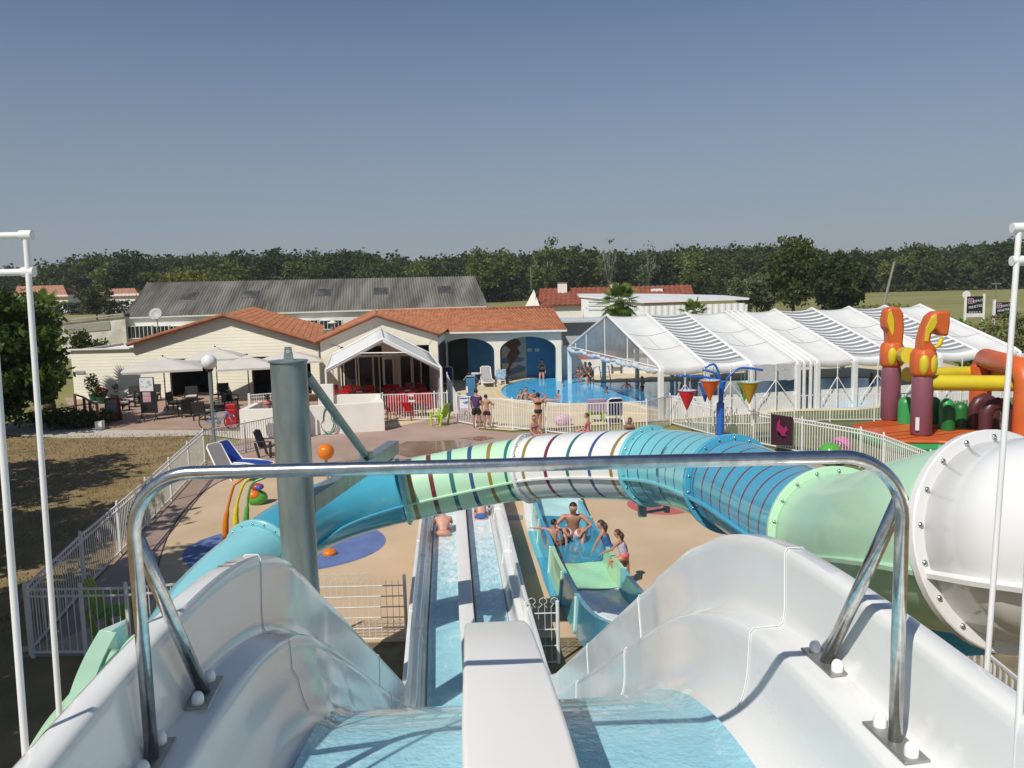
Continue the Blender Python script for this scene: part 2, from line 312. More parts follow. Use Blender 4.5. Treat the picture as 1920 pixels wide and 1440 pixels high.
# ================================================================== NEAR TWIN SLIDE
AX = [(-3, .30), (-1, .22), (0.8, .12), (1.8, .035), (2.5, -.01), (3.3, -.06), (4, -.115), (9, -.45), (13.1, -.81), (19, -1.25), (25, -1.69)]
def ax(y):
    for i in range(len(AX)-1):
        if y <= AX[i+1][0]:
            a, b = AX[i], AX[i+1]; t = (y-a[0])/(b[0]-a[0]); return a[1]+(b[1]-a[1])*t
    return AX[-1][1]
YS = []; ZS = []; y = -1.2; z = 4.5
while y < 24.2:
    YS.append(y); ZS.append(z)
    st = 0.05 if y < 4.6 or 8.8 < y < 11.5 else (0.15 if y < 12 else 0.4)
    sl = .6*sstep(2.1, 3.6, y+st/2)*(1-sstep(9.0, 10.6, y+st/2)); z -= sl*st; y += st
def sections(prof, step=1, y0=None, y1=None):
    out = []
    for i in range(0, len(YS), step):
        if y0 is not None and not (y0 <= YS[i] <= y1): continue
        j = min(i+1, len(YS)-1); k = max(i-1, 0)
        T = V((ax(YS[j])-ax(YS[k]), YS[j]-YS[k], ZS[j]-ZS[k])).normalized()
        S = T.cross(V((0, 0, 1))).normalized(); N = S.cross(T); P = V((ax(YS[i]), YS[i], ZS[i]))
        kw = .95-.17*sstep(2.0, 3.6, YS[i])
        if max(abs(q[0]) for q in prof) < .16:
            kd = 1-.14*sstep(1.9, 2.7, YS[i]); sh = -.028-.012*sstep(1.5, 2.7, YS[i]); out.append([P+S*(s*kd+sh)+N*t for (s, t) in prof]); continue
        lift = .055*sstep(2.2, 3.1, YS[i])
        out.append([P+S*(s if abs(s) < .5 else math.copysign(.5+(abs(s)-.5)*kw, s))+N*(t+lift*max(0, t-.36)/.22) for (s, t) in prof])
    return out
def shellprof(sg, W=1.05):
    arc = []
    for i in range(9):
        a = math.pi/2*i/8*0.93; arc.append((.68+.165*math.sin(a), .25*(1-math.cos(a))))
    p = [(.13, .0), (.3, 0)]+arc+[(.852, .295), (.858, .327), (.872, .341), (.975, .345), (.988, .356), (.998, .40), (1.006, .545), (1.010, .572), (1.022, .585), (1.078, .585), (1.092, .577), (1.097, .55), (1.10, .28), (1.06, .22), (.9, .14), (.7, -.03), (.3, -.06), (.13, -.06)]
    if sg < 0: p = [(s+.020, t-.012) if .84 < s < .88 and t > .2 else (s, t) for s, t in p]
    return [(sg*s, t) for s, t in p]
slide = thing('twin_water_slide', 'white twin-lane water slide dropping away from the camera to the deck', 'water slide', (0, 2, 4.4))
MB().loft(sections(shellprof(1, 1.09))).build('right_chute', M_gel, slide, smooth=50)
MB().loft(sections(shellprof(-1, 1.03))).build('left_chute', M_gel, slide, smooth=50)
dv = [(-.148, -.02), (-.143, .322), (-.141, .331), (-.134, .338), (-.126, .34), (.126, .34), (.134, .338), (.141, .331), (.143, .322), (.148, -.02)]
MB().loft(sections(dv), cap=True).build('divider', M_gel2, slide, smooth=40)
MB().loft(sections([(s, t+.006) for s, t in dv], y0=-1.2, y1=2.42), cap=True).build('divider_cover', M_gel2, slide, smooth=40)
for sg in (-1, 1):
    wp = [(sg*(.147+.575*i/12), .022+(.016 if i == 12 else 0)) for i in range(13)]
    w = MB().loft(sections(wp)).build('running_water', M_runwater, slide, smooth=True)
M_seam = mat('white_sealant', (0.86, 0.86, 0.84), .3)
for sg, W in ((1, 1.09), (-1, 1.03)):
    for y0 in ((2.62, 4.42, 6.4) if sg > 0 else (2.9, 6.4)):
        pr = [(s-sg*.003, t+.0035) for s, t in shellprof(sg, W)[6:22]]
        idx = min(range(len(YS)), key=lambda i: abs(YS[i]-y0))
        a = sections(pr, 1, YS[idx]-.001, YS[idx]+.001)[0]
        MB().tube(a, .0022, 5).build('joint_seam', M_seam, slide, smooth=True)
for y0 in (12.6, 16.0, 19.5):
    for sg in (-1, 1):
        idx = min(range(len(YS)), key=lambda i: abs(YS[i]-y0))
        a = sections([(s, t+.003) for s, t in shellprof(sg, 1.05)[6:22]], 1, YS[idx]-.001, YS[idx]+.001)[0]
        MB().tube(a, .012, 5).build('joint_seam', M_gel2, slide, smooth=True)
for y0 in (4.5, 6.5, 8.5):
    idx = min(range(len(YS)), key=lambda i: abs(YS[i]-y0)); z0 = ZS[idx]-.16
    m = MB()
    for sx in (-.75, .75): m.tube([(ax(y0)+sx, y0, 0), (ax(y0)+sx, y0, z0)], .06, 10)
    m.beam((ax(y0)-.85, y0, z0), (ax(y0)+.85, y0, z0), .1)
    m.build('support_frame', M_galv, slide, smooth=40)
tw = thing('slide_tower', 'grey deck platform on galvanised posts under the slide start', 'tower', (0, -2, 0))
MB().box((0.6, -2.4, 4.35), (5.4, 2.3, .1)).build('platform', M_galv, tw)
for sx in (-2, 3.2):
    for sy in (-3.4, -1.4): MB().tube([(sx, sy, 0), (sx, sy, 4.3)], .08, 12).build('post', M_galv, tw, smooth=40)
# ---- handrail
def arcpts(c, a0, a1, r, e1, e2, n=10):
    return [V(c)+(V(e1)*math.cos(a0+(a1-a0)*i/n)+V(e2)*math.sin(a0+(a1-a0)*i/n))*r for i in range(n+1)]
rail = thing('grab_rail', 'polished steel hoop grab rail bolted across both slide lanes', 'handrail', (0, 1.95, 4.9))
yr = 1.93; zt = 6-.425; xr = .935; xl = -.922; rc = .15; zb = 4.5+.348
pts = [V((xl, yr, zb))]+arcpts((xl+rc, yr, zt-rc), math.pi, math.pi/2, rc, (1, 0, 0), (0, 0, 1))+arcpts((xr-rc, yr, zt-rc), math.pi/2, 0, rc, (1, 0, 0), (0, 0, 1))+[V((xr, yr, zb))]
MB().tube(pts, .0168, 20).build('hoop', M_steel, rail, smooth=True)
for sx, sg in ((xr, 1), (xl, -1)):
    bx = sx-.005*sg; by = 2.37 if sg > 0 else 2.27; bz = 4.5+.345
    MB().tube([V((sx, yr+.01, 5.47 if sg > 0 else 5.42)), V((bx, by, bz))], .0185, 16).build('brace', M_steel, rail, smooth=True)
    for (px, qy) in ((sx, yr), (bx, by)):
        M = Matrix.Rotation(R(6.5), 3, 'Z')
        pl = MB().box((px, qy, 4.5+.3485), (.068, .19, .007), M=M).build('base_plate', M_plate, rail, bevel=.002)
        for dy in (-.068, .068):
            q = V((px, qy, 4.5+.352))+M @ V((0, dy, 0))
            MB().lathe([(.017, 0), (.017, .014), (.0155, .022), (.011, .030), (.004, .034), (0, .0345)], q, 14).build('bolt_cap', mat('white_cap', (.9, .9, .9), .25) if 'white_cap' not in bpy.data.materials else bpy.data.materials['white_cap'], pl, smooth=50)
# ---- cage poles
def cage(sg, p1, p2, q1, q2, arms, lab):
    t = thing('safety_frame', lab, 'railing', tuple(py(p2[0], p2[1], 2.0)))
    a = py(p1[0], p1[1], 2.06); b = py(p2[0], p2[1], 2.0)
    MB().tube([a, b+(b-a)*.25], .0072, 12).build('upright', M_white, t, smooth=40)
    c_ = py(q1[0], q1[1], 1.66); d = py(q2[0], q2[1], 1.62)
    MB().tube([c_, d+(d-c_)*.25], .0072, 12).build('upright', M_white, t, smooth=40)
    for (u, v) in arms:
        p = py(u, v, 2.06); q = p+V((-.9 if sg < 0 else .9, -.02, .0))
        MB().tube([p+V((-.012*sg, 0, 0)), q], .0085, 12).build('arm', M_white, t, smooth=40)
        MB().tube([p+V((-.014*sg, 0, 0)), p+V((.016*sg, 0, 0))], .0125, 12).build('clamp', M_white, t, smooth=40)
    for z_ in (a.z, c_.z): pass
cage(-1, (48, 437), (112, 1345), (-25, 440), (50, 1440), [(50, 441), (54, 510)], 'white safety frame of thin poles at the left of the slide start')
cage(1, (1911, 425), (1850, 1262), (1948, 700), (1912, 1325), [(1908, 427), (1907, 489)], 'white safety frame of thin poles at the right of the slide start')
# ---- galvanised column
PX, PY = py(541, 680, 9.0).x, 9.0
pole = thing('galvanised_column', 'thick galvanised steel column with arm and strut holding the tube slide', 'column', (PX, PY, 0))
ztop = py(541, 676, 9.0).z; rp = .198
MB().tube([(PX, PY, .02), (PX, PY, ztop-.012)], rp, 40).build('shaft', M_galv, pole, smooth=40)
MB().lathe([(0, 0), (rp+.016, 0), (rp+.016, .014), (0, .014)], (PX, PY, ztop-.012), 40).build('cap_plate', M_galv, pole, smooth=30)
m = MB(); m.prism([(PX-.055, PY, ztop), (PX+.055, PY, ztop), (PX+.035, PY, ztop+.15), (PX-.035, PY, ztop+.15)], (0, .02, 0)); m.build('lifting_lug', M_galv, pole)
MB().lathe([(.01, 0), (.016, 0)], (PX, PY-.003, ztop+.10), 12, Matrix.Rotation(R(90), 3, 'X')).build('lug_hole', M_white, pole)
ae = py(738, 838, 12.3); a0 = V((PX+.1, PY+.12, ae.z-.02))
MB().beam(a0, ae, .17, .20).build('arm', M_galv, pole, bevel=.01)
s0 = V((PX+.17, PY+.1, py(585, 705, 9).z)); s1 = a0+(ae-a0)*.62+V((0, 0, .12))
MB().tube([s0, s1], .052, 14).build('strut', M_galv, pole, smooth=40)
MB().box(s1, (.16, .1, .14), rz=-.5).build('strut_bracket', M_galv, pole, bevel=.01)
m = MB(); m.box(ae+V((-.12, .0, -.14)), (.22, .2, .1)); m.tube([ae+V((-.08, 0, -.45)), ae+V((-.08, 0, 0))], .035, 8); m.tube([ae+V((-.2, 0, -.4)), ae+V((-.2, 0, 0))], .03, 8)
m.build('clamp_bracket', M_galv, pole)
MB().box((PX, PY, .01), (.6, .6, .03)).build('base_plate', M_galv, pole)

# ================================================================== TUBE SLIDE
def gel(name, c, **k): return mat(name, c, 0.2, tuple(x*.93 for x in c), 2.2, coat=.5, bump=.01, bsc=6, **k)
T_white = gel('tube_white', (.80, .80, .785)); T_green = gel('tube_pale_green', (.50, .76, .53)); T_teal = gel('tube_teal', (.20, .60, .66))
T_blue = gel('tube_blue', (.07, .38, .52)); T_lteal = gel('tube_light_teal', (.28, .66, .72)); T_blue2 = gel('tube_mid_blue', (.07, .38, .56))
T_green.node_tree.nodes['Principled BSDF'].inputs['Roughness'].default_value = .32; T_green.node_tree.nodes['Principled BSDF'].inputs['Coat Weight'].default_value = .2
S_gold = gel('stripe_gold', (.30, .21, .045)); S_mar = gel('stripe_maroon', (.17, .03, .035)); S_dgr = gel('stripe_dark_green', (.035, .16, .16)); S_navy = gel('stripe_navy', (.05, .09, .24))
tube = thing('tube_slide', 'striped closed tube slide in white, pale green, teal and blue crossing over the lanes', 'tube slide', (0, 12, 0))
def P(u, v, d): return py(u, v, d)
nodes = [V((4.6, -.6, 5.35)), V((4.2, 1.2, 5.2)), V((3.45, 2.75, 5.0)), P(1880, 1012, 3.85), P(1568, 1004, 6.15), P(1372, 908, 8.5), P(1222, 874, 10.5), P(992, 878, 12.3), P(757, 921, 12.5), P(600, 968, 11.9), P(488, 1045, 10.6), P(395, 1135, 9.3), P(318, 1262, 7.9)]
SN = 12; cl = spline(nodes, SN)
RT = .465; RF = .535
def ringat(i, r, n=40, closed=True, a0=0, a1=2*math.pi):
    d = (cl[min(i+1, len(cl)-1)]-cl[max(i-1, 0)]).normalized(); s_, u_ = frame(d)
    N = n if closed else n+1
    return [cl[i]+(s_*math.cos(a0+(a1-a0)*k/n)+u_*math.sin(a0+(a1-a0)*k/n))*r for k in range(N)]
def fine(i0, i1, k=4):
    out = []
    for i in range(i0, i1):
        for j in range(k): out.append(i+j/k)
    out.append(float(i1)); return out
def at(s):
    i = min(int(s), len(cl)-2); return cl[i].lerp(cl[i+1], s-i)
def ring(s, r, n=40, sel=None):
    d = (at(min(s+.35, len(cl)-1.001))-at(max(s-.35, 0))).normalized(); s_, u_ = frame(d)
    ks = sel if sel is not None else [2*math.pi*k/n for k in range(n)]
    return [at(s)+(s_*math.cos(a)+u_*math.sin(a))*r for a in ks]
def tsec(n0, n1, base, stripes=None, bw=.08):
    i0, i1 = n0*SN, n1*SN
    L = [0]; ss = fine(i0, i1, 10)
    for a, b in zip(ss[:-1], ss[1:]): L.append(L[-1]+(at(b)-at(a)).length)
    tot = L[-1]; cuts = [(0, 0)]; mats = [base]+(list(dict.fromkeys(stripes)) if stripes else [])
    marks = []
    if stripes:
        n = len(stripes)
        for k in range(n):
            cpos = tot*(k+.55)/n; marks.append((cpos-bw/2, cpos+bw/2, mats.index(stripes[k])))
    edges = sorted(set([tot*k/24 for k in range(25)]+[e for a, b, _ in marks for e in (a, b)]))
    def s_at(l):
        for i in range(len(L)-1):
            if l <= L[i+1]+1e-9: return ss[i]+(ss[i+1]-ss[i])*((l-L[i])/max(L[i+1]-L[i], 1e-9))
        return ss[-1]
    m = MB(); prev = None; b = 0; rings = []
    for l in edges: rings.append(ring(s_at(l), RT))
    for a, bb, la, lb in zip(rings[:-1], rings[1:], edges[:-1], edges[1:]):
        mid = (la+lb)/2; m.mi = 0
        for (x, y_, k) in marks:
            if x <= mid <= y_: m.mi = k
        m.loft([a, bb], closed=True)
    # weld
    me_o = m.build('tube_section', mats, tube, smooth=False)
    import bmesh
    bm = bmesh.new(); bm.from_mesh(me_o.data); bmesh.ops.remove_doubles(bm, verts=bm.verts, dist=1e-5)
    for f in bm.faces: f.smooth = True
    bm.to_mesh(me_o.data); bm.free()
    so = me_o.modifiers.new('thick', 'SOLIDIFY'); so.thickness = .012; so.offset = -1
    # lengthwise bolted seam
    sm = MB()
    for ang in (R(-12), R(180+12)):
        rr = []
        for s in [i0+(i1-i0)*k/30 for k in range(31)]:
            d = (at(min(s+.35, len(cl)-1.001))-at(max(s-.35, 0))).normalized(); s_, u_ = frame(d)
            e = s_*math.cos(ang)+u_*math.sin(ang); f = d.cross(e)
            rr.append([at(s)+e*(RT-.004)+f*.012, at(s)+e*(RT+.05)+f*.012, at(s)+e*(RT+.05)-f*.012, at(s)+e*(RT-.004)-f*.012])
            pass
        sm.loft(rr, closed=True, cap=True)
    sm.build('seam_flange', base, me_o, smooth=30)
    return me_o
def flange(n0, base, th=.05, nb=18):
    s = n0*SN; d = (at(min(s+.35, len(cl)-1.001))-at(max(s-.35, 0))).normalized(); C = at(s); s_, u_ = frame(d)
    def rg(r, t): return [C+d*t+(s_*math.cos(2*math.pi*k/48)+u_*math.sin(2*math.pi*k/48))*r for k in range(48)]
    f = MB().loft([rg(RT-.01, -th/2), rg(RF-.006, -th/2), rg(RF, -th/2+.006), rg(RF, th/2-.006), rg(RF-.006, th/2), rg(RT-.01, th/2)], closed=True)
    b = f; b.mi = 1
    for k in range(nb):
        a = 2*math.pi*(k+.3)/nb
        for t in (-th/2, th/2): b.ball(C+d*t+(s_*math.cos(a)+u_*math.sin(a))*(RF-.038), .015, 8, 6)
    b.build('flange', [base, M_steel], tube, smooth=35)
tsec(0, 3, T_white); tsec(3, 4, T_green); tsec(4, 5, T_blue2, [S_mar]*9, .035); tsec(5, 6, T_teal, [S_navy]*7, .03)
tsec(6, 7, T_white, [S_gold, S_navy, S_dgr, S_mar, S_gold], .07); tsec(7, 8, T_green, [S_dgr, S_gold, S_navy, S_dgr, S_mar, S_gold], .075)
tsec(8, 10, T_blue); tsec(10, 12, T_lteal)
for n_, b_ in ((3, T_white), (4, T_green), (5, T_blue2), (6, T_teal), (7, T_white), (8, T_lteal), (10, T_lteal), (12, T_green)): flange(n_, b_)
cb = P(1204, 955, 10.5); MB().box(cb, (.10, .12, .18)).box(cb+V((.34, .1, .03)), (.07, .1, .2)).tube([cb+V((0, 0, -.05)), cb+V((.34, .1, -.03))], .02, 6).build('flange_bracket', M_galv, tube)
# open lower flume
wt = [P(238, 1160, 8.6), P(186, 1182, 8.2), P(160, 1228, 7.6), P(138, 1278, 7.0), P(121, 1335, 6.5), P(112, 1400, 6.1), P(116, 1480, 5.7)]
wtl = [wt[0], wt[1]]+spline(wt[1:], 5)[1:]; rr = []
for i, p in enumerate(wtl):
    k_ = V((.19, -.03, -.01)) if i > 0 else V((.05, -.13, 0))
    rr.append([p+V((-.02, 0, -1.1)), p, p+k_, p+k_+V((.03, 0, -1.0))])
MB().loft(rr[1:], cap=False).build('flume_side_wall', T_green, tube, smooth=30)
MB().loft([[wt[0]+V((0, 0, -.9)), wt[0], wt[0]+V((.04, -.14, 0)), wt[0]+V((.04, -.14, -.9))], [wt[1]+V((0, 0, -.9)), wt[1], wt[1]+V((.14, -.03, 0)), wt[1]+V((.14, -.03, -.9))]], cap=True).build('flume_end_wall', gel('flume_grey_green', (.60, .72, .64)), tube)
fl_nodes = spline([cl[-1], P(262, 1345, 7.0), P(205, 1450, 6.1), V((-3.0, 4.4, 1.9)), V((-2.8, 2.4, 1.6)), V((-2.6, .6, 1.3))], 8)
m = MB(); rr = []
for i, p in enumerate(fl_nodes):
    d = (fl_nodes[min(i+1, len(fl_nodes)-1)]-fl_nodes[max(i-1, 0)]).normalized(); s_, u_ = frame(d)
    e = [p+(s_*math.cos(R(180+180*k/20))+u_*math.sin(R(180+180*k/20)))*RT+(V((0, 0, .30)) if k in (0, 20) else V((0, 0, 0))) for k in range(21)]
    e = [e[0]-s_*.09]+e+[e[-1]+s_*.09]; rr.append(e)
o = m.loft(rr).build('open_flume', T_green, tube, smooth=50); so = o.modifiers.new('t', 'SOLIDIFY'); so.thickness = .02
for (n_, dz) in ((5, 0), (11, 0)):
    c_ = at(n_*SN-3); MB().tube([(c_.x, c_.y, 0), (c_.x, c_.y, c_.z-RT+.02)], .07, 12).build('support_post', M_galv, tube, smooth=40)

# ================================================================== TEAL SPLASH SLIDE
sp = thing('splash_slide', 'open teal and pale green slide run-out with people sitting in the water', 'water slide', (1.3, 18, 0))
tp = [V(p) for p in ((1.02, 25, .10), (1.03, 23, .10), (1.06, 20.4, .10), (1.17, 18.4, .10), (1.28, 17.2, .10), (1.36, 16, .10), (1.46, 15, .12), (1.56, 13.8, .20), (1.67, 12.4, .42), (1.78, 11.2, .74), (2.0, 9.8, 1.25), (2.6, 8.3, 2.0), (3.6, 6.6, 3.0), (4.4, 4.5, 4.0), (4.6, 3.0, 4.4))]
tpl = spline(tp, 8)
def sframes(pl):
    out = []
    for i, p in enumerate(pl):
        d = (pl[max(i-1, 0)]-pl[min(i+1, len(pl)-1)]).normalized()   # pointing away from the camera
        s_ = d.cross(V((0, 0, 1))).normalized(); out.append((p, s_, s_.cross(d)))
    return out
fr = sframes(tpl)
TS_b = gel('slide_blue', (.06, .34, .52)); TS_t = gel('slide_teal', (.13, .50, .58)); TS_m = gel('slide_mint', (.55, .80, .68)); TS_g = gel('slide_green', (.42, .70, .40)); TS_w = gel('slide_white', (.80, .82, .80))
prof = [(-.66, -.08), (-.64, .0), (-.60, .5), (-.60, .52), (-.52, .52), (-.515, .50), (-.50, .18), (-.42, .06), (-.25, .0), (0, 0), (.25, 0), (.42, .06), (.50, .18), (.515, .50), (.52, .52), (.60, .52), (.60, .5), (.64, 0), (.66, -.08)]
def band(y0, y1, mm, nm='slide_section'):
    rr = [[p+s_*a+n_*b for a, b in prof] for p, s_, n_ in fr if y0-.001 <= p.y <= y1+.001]
    return MB().loft(rr).build(nm, mm, sp, smooth=40)
ys_ = [p.y for p in tpl]
def near(y0): return min(ys_, key=lambda a: abs(a-y0))
cuts_ = [near(t) for t in (3.0, 13.2, 15.0, 16.6, 18.6, 20.2, 25)]
for (a, b), mm in zip(zip(cuts_[:-1], cuts_[1:]), (TS_b, TS_t, TS_g, TS_b, TS_t, TS_w)): band(a, b, mm)
for yy in cuts_[1:-1]:
    i = ys_.index(yy); p, s_, n_ = fr[i]
    MB().tube([p+s_*a*1.02+n_*(b+.004 if b > .3 else b-.01) for a, b in prof if abs(a) > .51 ][:4], .025, 6).build('joint_rib', TS_m, sp, smooth=True)
    MB().tube([p+s_*a*1.02+n_*(b+.004 if b > .3 else b-.01) for a, b in prof if abs(a) > .51 ][-4:], .025, 6).build('joint_rib', TS_m, sp, smooth=True)
for (ya, yb, mm) in ((19.6, 25, TS_w), (17.6, 19.6, TS_t), (14.8, 17.6, TS_b)):
    rr = [[p+s_*a+n_*b for a, b in ((-.65, -.05), (-.80, -.055), (-.80, -.095), (-.66, -.095))] for p, s_, n_ in fr if near(ya)-.001 <= p.y <= near(yb)+.001]
    MB().loft(rr, closed=True, cap=True).build('base_flange', mm, sp)
def wband(y0, y1, mm, h=.14, nm='slide_water'):
    rr = []
    for p, s_, n_ in fr:
        if y0-.001 <= p.y <= y1+.001: rr.append([p+s_*(-.49+.98*k/8)+n_*(h if p.y > 14 else max(.03, h-.1*(14-p.y)))+V((0, 0, .012*math.sin(p.y*5+k))) for k in range(9)])
    return MB().loft(rr).build(nm, mm, sp, smooth=True)
wband(near(16.6), near(20.2), M_tealwater)
M_mintwater = watermat('green_shallow_water', (.40, .74, .46), (.32, .66, .42), 7, .6, foam=(3.5, .62, .85, 12, 14, .0, 0), sc=2)
M_whitewater = watermat('white_shallow_water', (.55, .82, .76), (.42, .72, .70), 6, .5, sc=1.5)
wband(near(15.0), near(16.6), M_mintwater, .135); wband(near(20.2), near(25), M_whitewater, .13)
M_foam = watermat('foaming_water', (.60, .76, .74), (.50, .68, .70), 8, .9, foam=(5, .50, .72, 11, 14.5, .22, -.05), sc=2)
wband(near(8.3), near(15.0), M_foam, .12)
MB().tube([(2.6, 8.3, 0), (2.6, 8.3, 1.9)], .07, 12).build('support_post', M_galv, sp, smooth=40)
# ================================================================== BUILDINGS
def quad(m, a, b, c, d): return m.add([a, b, c, d], [(0, 1, 2, 3)])
def tile_roof(name, e0, e1, r0, r1, mm, parent, pitch=.26, row=.36, amp=.035):
    """barrel tiles between eave e0-e1 and ridge r0-r1"""
    e0, e1, r0, r1 = V(e0), V(e1), V(r0), V(r1)
    nx = max(4, int(max((e1-e0).length, (r1-r0).length)/pitch)*5); ny = max(2, int(((r0-e0).length+(r1-e1).length)/2/row))
    nrm = (e1-e0).cross(r0-e0).normalized()
    if nrm.z < 0: nrm = -nrm
    vs = []; rows = []
    for j in range(ny):
        rows.append((j/ny, .03)); rows.append(((j+1)/ny-1e-3, .0))
    for t, lift in rows:
        a = e0.lerp(r0, t); b = e1.lerp(r1, t)
        for i in range(nx+1):
            vs.append(a.lerp(b, i/nx)+nrm*(lift+amp*math.sin(2*math.pi*i/5)))
    n = nx+1
    fs = [(j*n+i, j*n+i+1, (j+1)*n+i+1, (j+1)*n+i) for j in range(len(rows)-1) for i in range(nx)]
    m = MB().add(vs, fs)
    b0 = [e0-nrm*.05, e1-nrm*.05, r1-nrm*.05, r0-nrm*.05]; m.add(b0, [(3, 2, 1, 0)])
    for p, q in ((e0, r0), (e1, r1), (e0, e1)): m.add([p-nrm*.12, q-nrm*.12, q+nrm*.03, p+nrm*.03], [(0, 1, 2, 3)])
    return m.build(name, mm, parent, smooth=45)
def siding(m_, pitch=.19):
    nt = m_.node_tree; b = nt.nodes['Principled BSDF']; tc = nt.nodes.new('ShaderNodeTexCoord')
    sp_ = nt.nodes.new('ShaderNodeSeparateXYZ'); nt.links.new(tc.outputs['Object'], sp_.inputs[0])
    mu = nt.nodes.new('ShaderNodeMath'); mu.operation = 'MULTIPLY'; mu.inputs[1].default_value = 1/pitch; nt.links.new(sp_.outputs[2], mu.inputs[0])
    fr_ = nt.nodes.new('ShaderNodeMath'); fr_.operation = 'FRACT'; nt.links.new(mu.outputs[0], fr_.inputs[0])
    bp = nt.nodes.new('ShaderNodeBump'); bp.inputs['Strength'].default_value = 1.0; bp.inputs['Distance'].default_value = .07; bp.invert = True
    nt.links.new(fr_.outputs[0], bp.inputs['Height']); nt.links.new(bp.outputs[0], b.inputs['Normal']); return m_
M_siding = siding(mat('cream_siding', (0.68, 0.635, 0.51), .6, (0.63, 0.585, 0.465), .8))
def window(parent, c, w, h, name='window', fm=None, bars=3, dpt=.06):
    f = MB(); c = V(c)
    f.box(c+V((0, 0, h/2)), (w, dpt, .06)); f.box(c-V((0, 0, h/2)), (w, dpt, .06))
    for s in (-1, 1): f.box(c+V((s*w/2, 0, 0)), (.06, dpt*.98, h))
    for k in range(1, bars): f.box(c+V((-w/2+w*k/bars, 0, 0)), (.04, dpt*.9, h-.06))
    o = f.build(name, fm or M_white, parent); MB().box(c+V((0, .02 if dpt < .1 else -dpt*.38, 0)), (w-.04, .02, h-.04)).build('pane', M_glassd, o); return o
# ---- cafe with cream siding
cafe = thing('cafe_building', 'cafe with cream siding walls, orange tiled gable roof and dark open doorways', 'building', (-16.8, 48, 0))
YW = 48.0
def cx_(u, v=700): return py(u, v, YW).x
xL, x1, x2, x3, x4, xR = cx_(136), cx_(318), cx_(398), cx_(472), cx_(583), cx_(602, 640)
pk = py(422, 594, YW); zl = py(250, 646, YW); zr = py(590, 640, YW); ztp = 2.25
par = py(130, 655, YW).z-.03
w = MB()
def wall(m, pts, y=YW, t=.22): m.prism([(p[0], y, p[1]) for p in pts], (0, t, 0))
w = MB(); wall(w, [(xL, 0), (x1, 0), (x1, ztp), (x1, 2.9), (zl.x, 2.9), (xL, 2.9)]); wall(w, [(x2, 0), (x3, 0), (x3, ztp), (x2, ztp)]); wall(w, [(x4, 0), (xR, 0), (xR, 2.9), (x4, 2.9)])
wall(w, [(x1, ztp), (x4, ztp), (x4, 2.9), (x1, 2.9)]); wall(w, [(zl.x, 2.9), (xR, 2.9), (xR, zr.z-.05), (zr.x, zr.z), (pk.x, pk.z), (zl.x, zl.z)])
w.box((xR-.11, YW+4.2, 1.5), (.22, 8, 3)); w.box((xL+.11, YW+3.2, 1.45), (.22, 6, 2.9))
w.build('wall', M_siding, cafe)
MB().box(((xL+zl.x)/2, YW+.09, 2.93), (zl.x-xL+.3, .5, .06)).build('parapet_cap', M_white, cafe)
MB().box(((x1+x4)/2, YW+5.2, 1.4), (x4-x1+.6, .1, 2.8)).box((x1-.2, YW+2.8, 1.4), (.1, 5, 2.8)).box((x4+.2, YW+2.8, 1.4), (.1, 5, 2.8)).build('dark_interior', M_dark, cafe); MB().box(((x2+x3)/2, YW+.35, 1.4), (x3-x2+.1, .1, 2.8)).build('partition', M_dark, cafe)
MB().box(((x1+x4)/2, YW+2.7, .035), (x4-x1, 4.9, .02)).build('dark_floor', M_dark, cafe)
MB().box(((xL+xR)/2, YW+4, 2.72), (xR-xL-.6, 7.2, .1)).build('flat_roof', M_wallw, cafe)
bp_ = py(475, 576, 57); be = py(604, 611, 56)
yo = YW-.35
e_pk = V((pk.x, yo, pk.z+.12)); e_r = V((zr.x+.5, yo, zr.z-.12)); e_l = V((zl.x-.25, yo, zl.z+.02))
tile_roof('roof', e_r, V((be.x, 56.5, be.z)), e_pk, V((bp_.x, 57, bp_.z)), M_tile, cafe)
tile_roof('roof', V((e_l.x-2, 57, e_l.z)), e_l, V((bp_.x, 57, bp_.z)), e_pk, M_tile, cafe)
m = MB(); m.beam(e_l+V((0, 0, .02)), e_pk+V((0, 0, .03)), .22, .16); m.beam(e_pk+V((0, 0, .03)), e_r+V((0, 0, .02)), .22, .16); m.build('verge_tiles', M_tile, cafe, bevel=.04)
c = py(150, 698, YW-.04); s_ = MB().box(c, (.55, .03, .16)).build('wall_plate', mat('grey_plate', (.35, .37, .42), .5), cafe)
MB().tube([py(598, 650, YW-.08), py(602, 722, YW-.08)], .05, 8).build('downpipe', M_galv, cafe, smooth=40)
# sheltered door glow inside
# ---- hall with gable + arcade
hall = thing('restaurant_hall', 'cream rendered hall with tiled gable behind the white canopy', 'building', (-7.5, 46, 0))
YH = 46.0
hp = py(707, 594, YH); hl = py(600, 640, YH); hr = py(820, 626, YH)
w = MB()
gx0, gx1 = py(640, 700, YH).x, py(806, 700, YH).x
wall(w, [(hl.x, 0), (gx0, 0), (gx0, 2.9), (hl.x, hl.z)], YH); wall(w, [(gx1, 0), (hr.x, 0), (hr.x, hr.z), (gx1, 2.9)], YH)
w.prism([(p[0], YH, p[1]) for p in [(hl.x, hl.z), (gx0, 2.85), (gx1, 2.85), (hr.x, hr.z), (hp.x, hp.z)]], (0, .22, 0))
w.box((hr.x-.1, YH+4.7, 1.6), (.2, 9, 3.2)); w.box((hl.x+.1, YH+1.2, 1.5), (.2, 2.2, 3))
wm = py(735, 700, YH); w.box((wm.x-.05, YH+.12, 1.43), (.95, .2, 2.86))
w.build('wall', M_cream, hall)
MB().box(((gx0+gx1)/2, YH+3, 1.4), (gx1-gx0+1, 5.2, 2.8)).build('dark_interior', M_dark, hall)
MB().box(((gx0+gx1)/2, YH+.02, 2.3), (gx1-gx0, .1, .1)).build('lintel_beam', M_white, hall)
